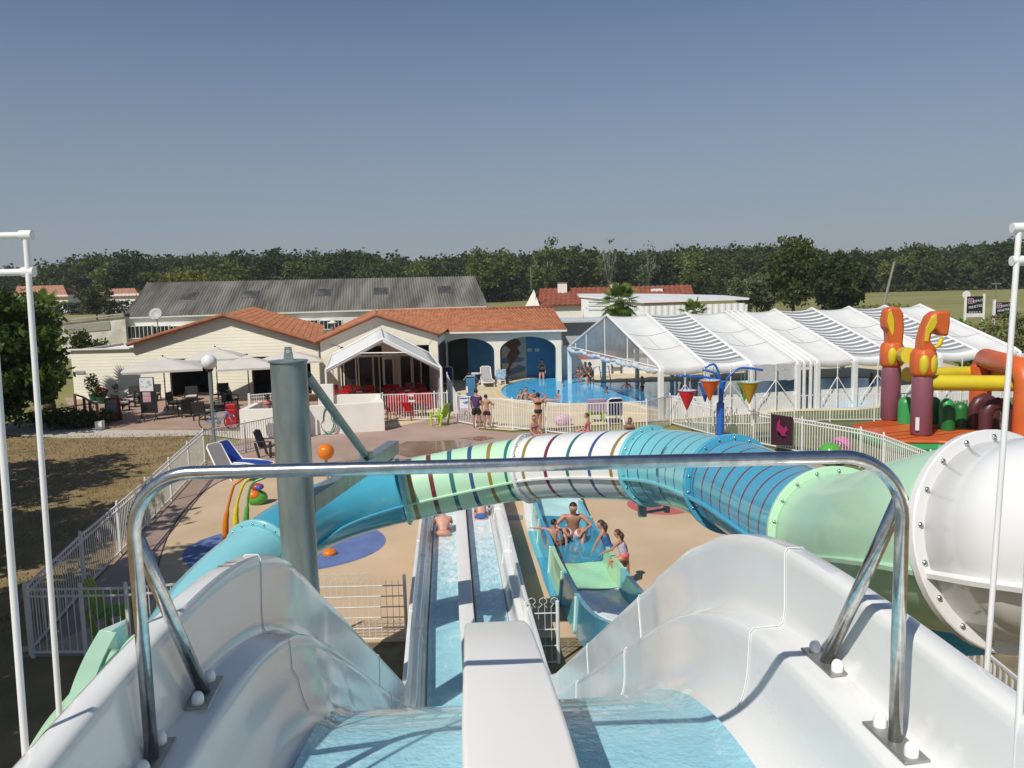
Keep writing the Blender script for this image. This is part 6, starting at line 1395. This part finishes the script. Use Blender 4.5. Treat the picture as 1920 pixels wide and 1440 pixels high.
# woman standing on the far pool edge
person('woman in a black bikini bottom sitting on the far edge of the pool drinking', V((pz(1018, 716).x, pz(1018, 711).y, .50)), R(172), 1.72, 0, 0, suit='bikini', suitm=C_bk, fem=True, build=1.08, legs=[((-.08, .45, -1), (0, .15, -1)), ((.08, .45, -1), (0, .15, -1))], arms=[((.25, .2, -1), (.1, .3, -1)), ((.35, .5, -.8), (-.6, .5, .85))], smooth=1)
# woman in pink bikini by the railing
q = py(499, 750, 35.0); person('girl in a pink bikini with dark hair holding the railing left of the column', V((q.x+.05, 35.0, .92)), R(20), 1.55, 0, 0, suit='bikini', suitm=C_pk, fem=True, arms=[((.75, .6, -.35), (.5, .8, .25)), ((.3, .1, -1), (.1, .3, -.9))], hairlen=.07, smooth=1)
# group at the tent corner
q = pz(1090, 719); person('child crouching at the pool corner, leftmost of the group by the tent post', V((q.x-.15, q.y+.4, .42)), R(150), 1.2, 0, 1, suit='bikini', suitm=C_bk, legs=[((-.2, 1, .1), (0, -.2, -1)), ((.2, 1, .1), (0, -.2, -1))], smooth=1)
q = pz(1099, 721); person('man in dark shorts on the pool corner, middle of the group by the tent', V((q.x, q.y+.3, .55)), R(165), 1.72, 0, 0, suit='shorts', suitm=C_bk, legs=[((-.25, 1, -.1), (0, .2, -1)), ((.25, 1, -.1), (0, .2, -1))], arms=[((.3, .4, -.8), (-.4, .8, -.1))]*2, build=1.1, head=(0, .3, 1), smooth=1)
q = pz(1111, 721); person('woman in a red swimsuit bending forward, right of the group by the tent post', V((q.x, q.y+.35, .62)), R(120), 1.6, 0, 0, fem=True, suit='onepiece', suitm=C_red, lean=(0, .35, 1), legs=[((-.1, .6, -.8), (0, -.1, -1)), ((.1, .6, -.8), (0, -.1, -1))], smooth=1, hairlen=.08)
# swimmers: heads and shoulders above the water
def swimmer(label, u, v, rise, face, skin=0, hair=0, H=1.6, **k):
    q = pz(u, v, .03); return person(label, V((q.x, q.y, .03-.22*H+rise)), face, H, skin, hair, smooth=1, legs=[((-.1, .2, -1), (0, 0, -1))]*2, arms=[((.5, .4, -.8), (.1, .8, -.3))]*2, **k)
swimmer('swimmer leaning back at the near pool rim, leftmost of the bathers', 977, 748, .12, R(200), 0, 1)
swimmer('man sitting against the near pool rim with his chest above the water', 987, 749, .24, R(190), 0, 1, 1.7)
swimmer('bather beside the standing woman at the near pool rim', 1001, 750, .16, R(160), 2, 0, 1.5)
swimmer('child swimming in the bright water left of the tent shade line', 1055, 724, .0, R(90), 1, 1, 1.3)
swimmer('dark-haired boy in the bright water near the rim right of the standing woman', 1047, 745, .06, R(120), 0, 0, 1.35)
swimmer('swimmer with wet dark hair on the shade line of the pool', 1137, 737, .0, R(100), 2, 0, 1.5)
swimmer('swimmer with black hair in the shaded water under the tent gable', 1175, 727, .14, R(160), 0, 0, 1.55)
swimmer('boy standing in the shaded pool with arms at his sides', 1204, 733, .5, R(30), 0, 0, 1.35, suit='trunks', suitm=C_bk)
swimmer('swimmer behind the red water cone under the tent', 1282, 727, .12, R(190), 0, 1, 1.5)
swimmer('swimmer in the shaded pool behind the first inflatable column', 1634, 716, .15, R(200), 0, 0, 1.5)
# lying bather on the rim
q = pz(1030, 757); person('sunbather lying on the near pool rim right of the standing woman', V((q.x-.3, q.y-.1, .20)), R(-90), 1.6, 1, 1, fem=True, lean=(0, -1, .12), head=(0, -1, .3), look=(0, -.2, 1), legs=[((0, 1, 0), (0, 1, -.05))]*2, arms=[((.3, .2, 0), (.2, 1, 0))]*2, suit='bikini', suitm=C_bk, smooth=1)
# sliders in the white lanes (sitting, backs to the camera)
a_ = py(823, 990, 19.2); person('rider in the left white lane with a dark string bikini seen from behind', V((ax(18.3)-.46, 18.3, .36)), R(4), 1.55, 1, 1, fem=True, lean=(0, .55, .8), head=(0, .8, .5), legs=[((-.1, 1, .05), (0, 1, 0)), ((.1, 1, .05), (0, 1, 0))], arms=[((.18, .6, -.6), (-.2, .9, .1))]*2, suit='trunks', suitm=M_skin[1], build=1.15, hairlen=.05)
bs_ = bpy.context.scene.objects
person('rider in the right white lane disappearing under the green tube', V((ax(19.6)+.46, 19.6, .36)), R(4), 1.6, 1, 0, lean=(0, .6, .8), head=(0, .5, .8), legs=[((-.1, 1, .05), (0, 1, 0)), ((.1, 1, .05), (0, 1, 0))], arms=[((.18, .6, -.6), (-.2, .9, .1))]*2, suit='trunks', suitm=C_blue, build=1.1)
# man in the teal slide, facing the camera
seat = V((1.05, 18.3, .28))
person('man in pink and white shorts sitting facing the camera in the teal slide', V((pz(1075, 1006, .25).x, 18.35, .30)), R(178), 1.80, 0, 0, lean=(0, .28, 1), head=(0, .35, 1), look=(0, 1, -.3), legs=[((-.30, .75, .62), (.12, .55, -.9)), ((.30, .75, .62), (-.12, .55, -.9))], arms=[((.75, .45, -.65), (-.72, .62, -.38)), ((.75, .45, -.65), (-.72, .62, -.38))], suit='shorts', suitm=C_wp, fingers=True, build=1.12)
b_ = pz(1036, 1012, .28); person('small boy sitting in the teal slide with one arm over its left rim', V((b_.x+.0, 17.7, .28)), R(-10), 1.22, 0, 0, lean=(.0, .12, 1), head=(.1, .05, 1), look=(.6, .8, 0), legs=[((-.1, 1, .1), (0, .9, -.3)), ((.5, .9, .1), (.3, .9, -.3))], arms=[((.95, .3, .0), (.9, .35, -.1)), ((.2, -.15, -1), (.1, .2, -1))], suit='shorts', suitm=C_red, fingers=True, build=.95)
p = pz(1140, 1070); person('girl with long wet brown hair leaning on the slide rim behind the coral swimsuit girl', V((1.93, 16.5, .55)), R(75), 1.35, 0, 1, lean=(0, .35, 1), head=(0, .2, 1), fem=True, arms=[((.1, .5, -.8), (.0, .4, -.9))]*2, legs=[((-.1, .05, -1), (0, -.1, -1)), ((.1, .05, -1), (0, -.1, -1))], suit='onepiece', suitm=C_blue, hairlen=.16, fingers=True, build=.9)
person('girl in a coral and lilac swimsuit with one knee up on the teal slide rim', V((2.15, 15.75, .62)), R(66), 1.22, 0, 1, lean=(0, .30, 1), head=(0, .25, 1), fem=True, arms=[((.2, .6, -.7), (.0, .8, -.4)), ((.6, -.35, -.9), (.3, -.1, -1))], legs=[((-.35, 1, -.1), (.1, -.5, -.8)), ((.05, -.1, -1), (0, -.25, -1))], suit='onepiece', suitm=C_coral, top=C_grey, hairlen=.15, fingers=True, build=.92)
# small birds far in the sky are too small to build as animals; left out
# ================================================================== TREES
import numpy as np
def leafcloud(name, P_, size, mm, seed=0, aspect=.55, flat_=0.0, parent=None, axis=None):
    rng = np.random.default_rng(seed); n = len(P_); P_ = np.asarray(P_, dtype=np.float32)
    a = rng.normal(size=(n, 3)); a[:, 2] *= (1-flat_); a /= np.linalg.norm(a, axis=1)[:, None]
    if axis is not None: a = axis
    b = np.cross(a, rng.normal(size=(n, 3))); b /= np.linalg.norm(b, axis=1)[:, None]
    s = (np.asarray(size)*rng.uniform(.6, 1.35, n))[:, None] if np.ndim(size) == 0 else (size*rng.uniform(.7, 1.3, n))[:, None]
    v = np.stack([P_-a*s, P_-b*s*aspect, P_+a*s, P_+b*s*aspect], 1).reshape(-1, 3).astype(np.float32)
    me = bpy.data.meshes.new(name); me.vertices.add(4*n); me.vertices.foreach_set('co', v.ravel())
    me.loops.add(4*n); me.loops.foreach_set('vertex_index', np.arange(4*n, dtype=np.int32)); me.polygons.add(n)
    me.polygons.foreach_set('loop_start', np.arange(0, 4*n, 4, dtype=np.int32)); me.update(calc_edges=True); me.materials.append(mm)
    o = bpy.data.objects.new(name, me); COL.objects.link(o)
    if parent is not None: o.parent = parent; OFF[o.name] = V((0, 0, 0))
    return o
def crownpts(seed, R3, ncl, per, clr, bottom=-1.0, hollow=.55, up=0.0):
    rng = np.random.default_rng(seed); out = []
    k = 0
    while k < ncl:
        d = rng.normal(size=3); d /= np.linalg.norm(d)
        if d[2] < bottom: continue
        rr = rng.uniform(hollow, 1.0)*(1+.12*math.sin(3.1*d[0]+seed)+.10*math.sin(4.3*d[1]+2*seed))
        c = d*np.array(R3)*rr; q = rng.normal(size=(per, 3)); q /= np.linalg.norm(q, axis=1)[:, None]; q *= (rng.random(per)**.45)[:, None]*clr*rng.uniform(.85, 1.15)
        q[:, 2] *= .75; out.append(c+q); k += 1
    return np.concatenate(out)
def trunkmesh(h, r, R3, cz, seed, parent, mm, nb=7, name='trunk'):
    rnd = random.Random(seed); m = MB(); m.tube(spline([V((0, 0, -.3)), V((rnd.uniform(-.1, .1)*r, 0, h*.35)), V((0, rnd.uniform(-.3, .3)*r, h*.7)), V((0, 0, cz+R3[2]*.4))], 3), [r*1.25, r*1.05, r, r*.95, r*.85, r*.75, r*.6, r*.45, r*.3, r*.15], 8)
    for k in range(nb):
        a_ = 2*PI*k/nb+rnd.random(); z0 = h*rnd.uniform(.55, 1.0); e = V((math.cos(a_)*R3[0]*.7, math.sin(a_)*R3[1]*.7, cz+R3[2]*rnd.uniform(-.2, .6)))
        s = V((0, 0, z0)); m.tube([s, s.lerp(e, .5)+V((0, 0, .1*h)), e], [r*.45, r*.28, r*.08], 6)
    return m.build(name, mm, parent, smooth=True)
M_bark = mat('tree_bark', (.11, .085, .06), .95, (.06, .045, .03), 4, stretch=(4, 4, 1), bump=.6, bsc=10)
M_barkp = mat('pale_bark', (.32, .30, .25), .9, (.20, .19, .16), 4, stretch=(4, 4, 1))
LM = [leafmat('leaf_dark', (0.066, 0.097, 0.021), (0.025, 0.044, 0.010), .35), leafmat('leaf_mid', (0.112, 0.149, 0.029), (0.046, 0.071, 0.014), .4), leafmat('leaf_light', (0.165, 0.205, 0.043), (0.074, 0.109, 0.022), .4), leafmat('leaf_yellow', (0.310, 0.295, 0.054), (0.170, 0.170, 0.034), .5), leafmat('leaf_grey', (0.158, 0.198, 0.096), (0.082, 0.109, 0.051), .4), leafmat('leaf_olive', (.098, .125, .026), (.040, .056, .012), .4)]
def proto(name, seed, R3, cz, th, tr, ncl, per, clr, size, lm, bark=M_bark, bottom=-1.0, hollow=.5, aspect=.6):
    t = thing(name, 'x', 'tree'); OFF[t.name] = V((0, 0, 0)); pts = crownpts(seed, R3, ncl, per, clr, bottom, hollow)+np.array([0, 0, cz])
    leafcloud('crown', pts, size, lm, seed+50, aspect, parent=t); trunkmesh(th, tr, R3, cz, seed, t, bark); return t
# wood edge protos: height about 12 (scaled)
protos = [proto('woodland_tree', 1, (4.6, 4.2, 5.4), 6.6, 5, .28, 84, 46, 1.9, .38, LM[0]), proto('woodland_tree', 2, (5.2, 4.6, 5.2), 6.3, 5, .28, 90, 46, 2.0, .38, LM[1]), proto('woodland_tree', 3, (4.0, 3.8, 5.8), 6.6, 5, .28, 80, 46, 1.7, .38, LM[0]), proto('woodland_tree', 4, (4.8, 4.4, 5.3), 6.4, 5, .28, 84, 46, 1.9, .38, LM[5]), proto('woodland_tree', 5, (4.4, 4.2, 5.5), 6.4, 5, .28, 84, 46, 1.8, .38, LM[2])]
tl = [(-60, 506), (0, 503), (70, 503), (100, 493), (150, 479), (200, 475), (280, 473), (330, 472), (400, 475), (450, 471), (520, 473), (570, 471), (640, 466), (700, 476), (760, 481), (830, 483), (890, 470), (960, 473), (1020, 466), (1080, 462), (1160, 474), (1240, 470), (1290, 461), (1340, 463), (1400, 458), (1440, 463), (1540, 466), (1600, 470), (1650, 468), (1700, 460), (1750, 456), (1800, 458), (1850, 450), (1900, 452), (1990, 450)]
def topv(u):
    for (a, va), (b, vb) in zip(tl[:-1], tl[1:]):
        if u <= b: return va+(vb-va)*(u-a)/(b-a)
    return tl[-1][1]
rnd = random.Random(11); used = [False]*len(protos)
LW = ['dense dark green tree in the wood edge beyond the fields', 'bushy mid green tree in the wood edge beyond the fields', 'narrow dark green tree in the wood edge beyond the fields', 'olive green tree in the wood edge beyond the fields', 'light green tree in the wood edge beyond the fields']
SP = [(130, 'in wood edge above the left bungalows'), (275, 'just left of the warehouse'), (430, 'above the left end of the warehouse ridge'), (590, 'above the warehouse ridge centre left'), (750, 'above the warehouse ridge centre right'), (900, 'above the right end of the warehouse ridge'), (1010, 'between warehouse and red roofed house'), (1150, 'above the red roof, left half'), (1300, 'above the red roof, right half'), (1420, 'above the white shed end'), (1640, 'behind the tall tree past the shed'), (1760, 'in wood edge right of leaning pole'), (1870, 'in wood edge above the billboards'), (3000, 'in wood edge at the far right')]
ORD = ['first', 'second', 'third', 'fourth', 'fifth', 'sixth', 'seventh', 'eighth', 'ninth', 'tenth']; CNT = {}
def wood(u, dv, D, k, label=None, wide=1.0):
    where = [w for lim, w in SP if u < lim][0]; CNT[where] = CNT.get(where, 0)+1
    label = '%s tree %s, %s there' % (('dense dark', 'bushy mid green', 'narrow dark', 'olive', 'light green')[k], where, ORD[min(9, CNT[where]-1)])
    v = topv(u)+dv; top = py(u, v, D); gz = terrain(top.x, D); h = top.z-gz; src = protos[k]
    o = src if not used[k] else copy_tree(src); used[k] = True
    s = h/12.4; o.location = (top.x, D, gz-.2); o.scale = (s*wide, s*wide, s); o.rotation_euler = (0, 0, rnd.uniform(0, 6.28)); o['label'] = label or LW[k]; o['group'] = 'trees of the wood edge, kind %s' % ('dense dark', 'bushy mid green', 'narrow dark', 'olive', 'light green')[k]
u = -50
while u < 1990:
    D = rnd.uniform(236, 256); k = rnd.choices(range(5), weights=(5, 4, 3, 2, 2))[0] if u < 820 else rnd.choices(range(5), weights=(4, 4, 3, 2, 3))[0]
    wood(u, rnd.choice((-5, 2, 6, 10, 14, 18, 24))+rnd.uniform(-3, 3), D, k, wide=rnd.uniform(1.0, 1.3)); u += rnd.uniform(26, 38)
# the wood behind, one mass
pts_all = []; rng = np.random.default_rng(5)
base = [crownpts(s_, (5.0, 4.6, 5.6), 46, 22, 2.2, -.4, .5) for s_ in range(6)]
for row, D in enumerate((264, 276, 290)):
    u = -70+row*9
    while u < 2010:
        top = py(u, topv(u)+rnd.uniform(-3, 8), D); gz = terrain(top.x, D); h = top.z-gz; s = h/12.4
        q = base[rnd.randrange(6)]*np.array([s*1.15, s*1.15, s])+np.array([top.x, D+rnd.uniform(-4, 4), gz+6.6*s]); pts_all.append(q); u += rnd.uniform(24, 34)
# low understorey so no light shows beneath
for u in range(-70, 2010, 12):
    q = py(u, 540, 258); gz = terrain(q.x, 258); pts_all.append(rng.normal(size=(46, 3))*np.array([2.4, 1.6, 1.9])+np.array([q.x, 258, gz+2.4]))
for u in range(-70, 2010, 9):
    q = py(u, 540, 233); gz = terrain(q.x, 233); hb = 1.5+1.3*abs(math.sin(u*.013)+.6*math.sin(u*.041)); pts_all.append(rng.normal(size=(46, 3))*np.array([1.7, 1.0, hb*.5])+np.array([q.x, 233, gz+hb*.62]))
o = leafcloud('far_woodland', np.concatenate(pts_all), .55, LM[0], 9, .7); tag(o, 'far wood reading as one dark green mass behind the wood edge', 'woodland', kind='stuff')
tag(fsheet('woodland_floor', [(-420, 238), (420, 238), (420, 320), (-420, 320)], M_dirt, .04), kind='structure')
# distinguished trees
def single(label, u, vtop, D, wfrac, lm, seed, ncl=90, per=36, size=.3, clr=None, bark=M_bark, trunk=.35, name='tree', base_cut=-1.0, zg=None, hollow=.45, lowz=.12, tr=None):
    top = py(u, vtop, D); gz = terrain(top.x, D) if zg is None else zg; h = top.z-gz; rz_ = h*(1-lowz)/2; R3 = (h*wfrac, h*wfrac, rz_*.95)
    t = thing(name, label, 'tree'); OFF[t.name] = V((0, 0, 0)); cz = h*lowz+rz_
    leafcloud('crown', crownpts(seed, (R3[0]*.86, R3[1]*.86, R3[2]*.9), ncl, per, clr or h*.11, base_cut, hollow)+np.array([0, 0, cz]), size, lm, seed, .6, parent=t)
    trunkmesh(max(h*lowz*1.4, h*.3), tr or h*.022, R3, cz, seed, t, bark, 9); t.location = (top.x, D, gz); return t
single('tall dark olive tree behind the pool tent, tallest right of centre', 1490, 434, 122, .30, LM[5], 21, 150, 60, .30, trunk=.4)
single('broad dark green tree behind the tent right of the tallest tree', 1578, 470, 116, .46, LM[0], 22, 150, 60, .30, lowz=.04)
single('pale drooping grey-green tree left of the tallest tree', 1420, 503, 126, .50, LM[4], 23, 120, 60, .26, lowz=.05)
single('bright light green tree rising in the wood edge left of centre', 903, 454, 226, .30, LM[2], 24, 70, 36, .42)
single('tall light green tree in the wood edge above the red roofed house', 1022, 446, 222, .34, LM[2], 25, 70, 34, .42, bark=M_barkp)
single('rounded light olive tree right of the tall light green one above the red roof', 1082, 462, 224, .34, LM[5], 26, 70, 34, .42, bark=M_barkp)
single('thin sparse poplar with pale trunk standing above the wood at centre right', 1142, 443, 220, .17, LM[4], 27, 26, 18, .36, bark=M_barkp, hollow=.6)
single('thin sparse poplar with a spreading top right of the first thin poplar', 1214, 451, 222, .18, LM[4], 28, 28, 20, .36, bark=M_barkp, hollow=.6)
single('rounded mid green tree in front of the wood behind the white shed', 1310, 498, 205, .45, LM[1], 29, 60, 36, .36)
single('yellow-green tree tops showing just above the warehouse roof ridge', 325, 496, 150, .75, LM[3], 30, 70, 44, .3, lowz=.02)
single('rounded olive tree left of the warehouse behind the bungalows', 176, 525, 160, .45, LM[5], 31, 60, 36, .3)
single('light green rounded tree standing forward in the right field edge', 1745, 482, 232, .42, LM[1], 32, 60, 34, .4)
single('bright green bushy tree at the far right wood edge', 1810, 484, 236, .45, LM[2], 33, 60, 34, .4)
single('dark rounded tree at the wood edge beside the leaning pole', 1692, 490, 236, .40, LM[0], 34, 60, 34, .4)
single('broad spreading tree crown high above the right wood edge', 1862, 452, 250, .42, LM[0], 35, 80, 36, .45)
# hedges
def hedge(label, u0, u1, v, D, h, lm, seed, dens=120, thick=1.2, size=.16, gz=None):
    a, b = py(u0, v, D), py(u1, v, D); L_ = abs(b.x-a.x); rng_ = np.random.default_rng(seed); n = int(L_*h*dens)
    g0 = terrain(a.x, D) if gz is None else gz
    P_ = np.stack([rng_.uniform(a.x, b.x, n), D+rng_.uniform(-thick/2, thick/2, n), g0+h*rng_.random(n)**.8*(1+.06*np.sin(rng_.uniform(a.x, b.x, n)))], 1)
    t = thing('hedge', label, 'hedge', (0, 0, 0)); leafcloud('foliage', P_, size, lm, seed, .6, parent=t); m = MB()
    for k in range(max(2, int(L_/2))): m.tube([V((a.x+(b.x-a.x)*(k+.5)/max(2, int(L_/2)), D, g0)), V((a.x+(b.x-a.x)*(k+.5)/max(2, int(L_/2)), D, g0+h*.7))], .06, 5)
    m.build('stems', M_bark, t); return t
hedge('dark clipped hedge in front of the far left bungalows', 60, 270, 568, 212, 3.2, LM[0], 41, 16, 2, .45)
hedge('low light hedge along the far road at the left of the bungalows', -60, 90, 572, 208, 3.0, LM[1], 42, 16, 2, .45)
hedge('rough green bushes behind the tent right of the big trees', 1600, 1700, 580, 100, 2.6, LM[2], 43, 26, 2.0, .28)
# right hand shrubs beside the billboards
def shrub(label, u, v, D, R3, cz, lm, seed, ncl=40, per=40, size=.10, name='shrub', clr=.45):
    c = py(u, v, D); t = thing(name, label, 'shrub'); OFF[t.name] = V((0, 0, 0))
    leafcloud('foliage', crownpts(seed, R3, ncl, per, clr, -1, .35)+np.array([0, 0, cz]), size, lm, seed, .5, parent=t); m = MB(); r_ = random.Random(seed)
    for k in range(6): m.tube([V((0, 0, 0)), V((r_.uniform(-.5, .5)*R3[0], r_.uniform(-.5, .5)*R3[1], cz)), V((r_.uniform(-.8, .8)*R3[0], r_.uniform(-.8, .8)*R3[1], cz+R3[2]*.6))], [.05, .035, .015], 5)
    m.build('stems', M_bark, t); t.location = (c.x, D, 0); return t
LG = leafmat('leaf_bright', (0.202, 0.341, 0.054), (0.102, 0.187, 0.034), 1.5); LO = leafmat('leaf_feather', (0.217, 0.248, 0.093), (0.119, 0.145, 0.051), 1.0)
shrub('bright broad-leaved fig bush below the left billboard', 1822, 605, 50, (1.8, 1.5, 1.3), 1.9, LG, 51, 50, 42, .16)
shrub('feathery olive green bush below the right billboard', 1872, 612, 48, (1.9, 1.6, 1.5), 2.0, LO, 52, 60, 44, .12)
shrub('dense feathery green bush behind the thin white pole at the right edge', 1925, 622, 44, (2.1, 1.8, 1.9), 2.1, LO, 53, 70, 44, .12)
shrub('dark rusty shrub low behind the tent eave at the right edge', 1900, 640, 42, (2.0, 1.0, .7), 1.5, leafmat('leaf_rust', (0.202, 0.109, 0.062), (0.085, 0.068, 0.034), 1.5), 54, 40, 40, .12)
shrub('scrubby bush on the white parapet in front of the lean-to shed', 152, 650, 54, (1.5, 1.0, .9), 2.9, LM[5], 55, 36, 36, .12)
# ---- palms
def palm(label, u, vb, D, th, fr_len, nf, seed, rs=.32):
    b = py(u, vb, D); zt_ = py(u, vb-2, D).z; t = thing('palm_tree', label, 'palm tree', (0, 0, 0)); OFF[t.name] = V((0, 0, 0)); rnd_ = random.Random(seed)
    prof = []; z = 0
    while z < th: prof += [(rs*(.85+.15*math.sin(z*9)), z), (rs*1.0, z+.08)]; z += .16
    prof.append((rs*.6, th+.2)); MB().lathe(prof, (0, 0, 0), 12).build('trunk', mat('palm_fibre', (.10, .065, .04), .95, (.05, .03, .02), 12, bump=.8, bsc=20) if 'palm_fibre' not in bpy.data.materials else bpy.data.materials['palm_fibre'], t, smooth=40)
    lm = bpy.data.materials.get('palm_leaf') or leafmat('palm_leaf', (.20, .28, .06), (.10, .16, .03), 2.0)
    for k in range(nf):
        az = 2*PI*k*.382+rnd_.uniform(-.2, .2); el = R(80-150*((k/nf)**.9)); d = V((math.cos(az)*math.cos(el), math.sin(az)*math.cos(el), math.sin(el)))
        st = V((0, 0, th+.1)); L = fr_len*rnd_.uniform(.85, 1.1); hub = st+d*L*.55+V((0, 0, -.1)); m = MB(); m.tube([st, hub], [.02, .012], 4)
        s_, u_ = frame(d)
        for j in range(17):
            a_ = R(-105+210*j/16); q = (d*math.cos(a_)+s_*math.sin(a_)).normalized(); l2 = L*.58*(1-.25*abs(j-8)/8); tip = hub+q*l2+V((0, 0, -.22*l2)); mid = hub+q*l2*.55; w_ = u_.cross(q).normalized()*.05*L/1.3
            m.add([hub, mid-w_, tip, mid+w_], [(0, 1, 2, 3)])
        m.build('frond', lm, t)
    t.location = (b.x, D, 0); return t
q = py(1163, 580, 56); palm('tall fan palm standing behind the tent gable', 1162, 580, 56, py(1162, 566, 56).z, 1.5, 34, 3)
palm('short fan palm whose top shows above the tent ridge', 1302, 590, 55, py(1302, 590, 55).z, 1.2, 26, 8, .26)
palm('fan palm with drooping leaves half hidden behind the leafy left tree', 78, 600, 44, py(78, 588, 44).z, 1.5, 26, 12)
# ---- the leafy tree at the left
LL = leafmat('leaf_big_left', (0.085, 0.155, 0.024), (0.028, 0.06, 0.010), 1.2, .4)
def bigtree(label, x, y_, cz, R3, ncl, per, size, seed, tr=.22, clr=.8, lm=LL, hollow=.45):
    t = thing('leafy_tree', label, 'tree'); OFF[t.name] = V((0, 0, 0)); leafcloud('crown', crownpts(seed, R3, ncl, per, clr, -1, hollow)+np.array([0, 0, cz]), size, lm, seed, .5, parent=t)
    trunkmesh(cz*.6, tr, R3, cz, seed, t, M_bark, 9); t.location = (x, y_, 0); return t
q = pz(50, 812)
bigtree('leafy green tree with short trunk at the left edge in front of the cafe', q.x-1.35, q.y, 3.55, (2.9, 2.9, 2.8), 230, 72, .19, 61)
bigtree('tree outside the left edge shading the dry lawn, nearest the leafy tree', -19.5, 22.6, 5.2, (3.6, 3.4, 2.7), 120, 60, .19, 62)
bigtree('tree outside the left edge shading the middle of the lawn', -16.2, 15.6, 6.0, (3.3, 3.0, 2.5), 120, 60, .19, 63)
bigtree('tree outside the left edge shading the deck corner', -11.6, 10.2, 7.0, (3.2, 3.4, 2.5), 120, 60, .19, 64)
bigtree('tree outside the lower left edge shading the lawn below the fence', -10.3, 6.8, 5.4, (2.9, 3.0, 2.0), 100, 60, .19, 65)
# flower bed and ground plants by the tree
shrub('low flowering bed plants at the foot of the stairs', 118, 770, 38.5, (2.6, .8, .35), .35, LM[1], 66, 40, 40, .10)
shrub('dark low bush at the terrace corner below the wooden railing', 150, 790, 37.4, (1.4, .7, .35), .35, LM[0], 67, 26, 40, .09)
# grass tufts stuff on lawn
rng = np.random.default_rng(77); n = 26000
X = rng.uniform(-26, -8, n); Y = rng.uniform(14, 35.2, n); keep = []
fa, fb = pz(46, 1098, 1.22), pz(380, 807, 1.22)
xl_ = fa.x+(fb.x-fa.x)*(Y-fa.y)/(fb.y-fa.y)-.25; mk = X < xl_; X, Y = X[mk], Y[mk]
ax_ = rng.normal(size=(len(X), 3))*.35+np.array([0, 0, 1]); ax_ /= np.linalg.norm(ax_, axis=1)[:, None]
o = leafcloud('grass', np.stack([X, Y, np.full(len(X), .02)], 1), .055, leafmat('dry_grass_blade', (.28, .19, .09), (.15, .12, .045), 1.2, .2), 5, .18, axis=ax_); tag(o, 'short dry grass blades covering the lawn left of the picket fence', 'grass', kind='stuff')

# ---- light summer haze over the whole place
hz = MB().box((0, 410, 24.5), (1420, 1000, 52)); ho_ = hz.build('haze', [], None); tag(ho_, 'thin pale summer haze filling the air', 'haze', kind='stuff')
hm_ = bpy.data.materials.new('haze_air'); hm_.use_nodes = True; nt = hm_.node_tree; nt.nodes.clear(); pv = nt.nodes.new('ShaderNodeVolumePrincipled'); ou = nt.nodes.new('ShaderNodeOutputMaterial')
pv.inputs['Density'].default_value = 0.00022; pv.inputs['Color'].default_value = (.80, .86, .94, 1); nt.links.new(pv.outputs[0], ou.inputs['Volume']); ho_.data.materials.append(hm_)
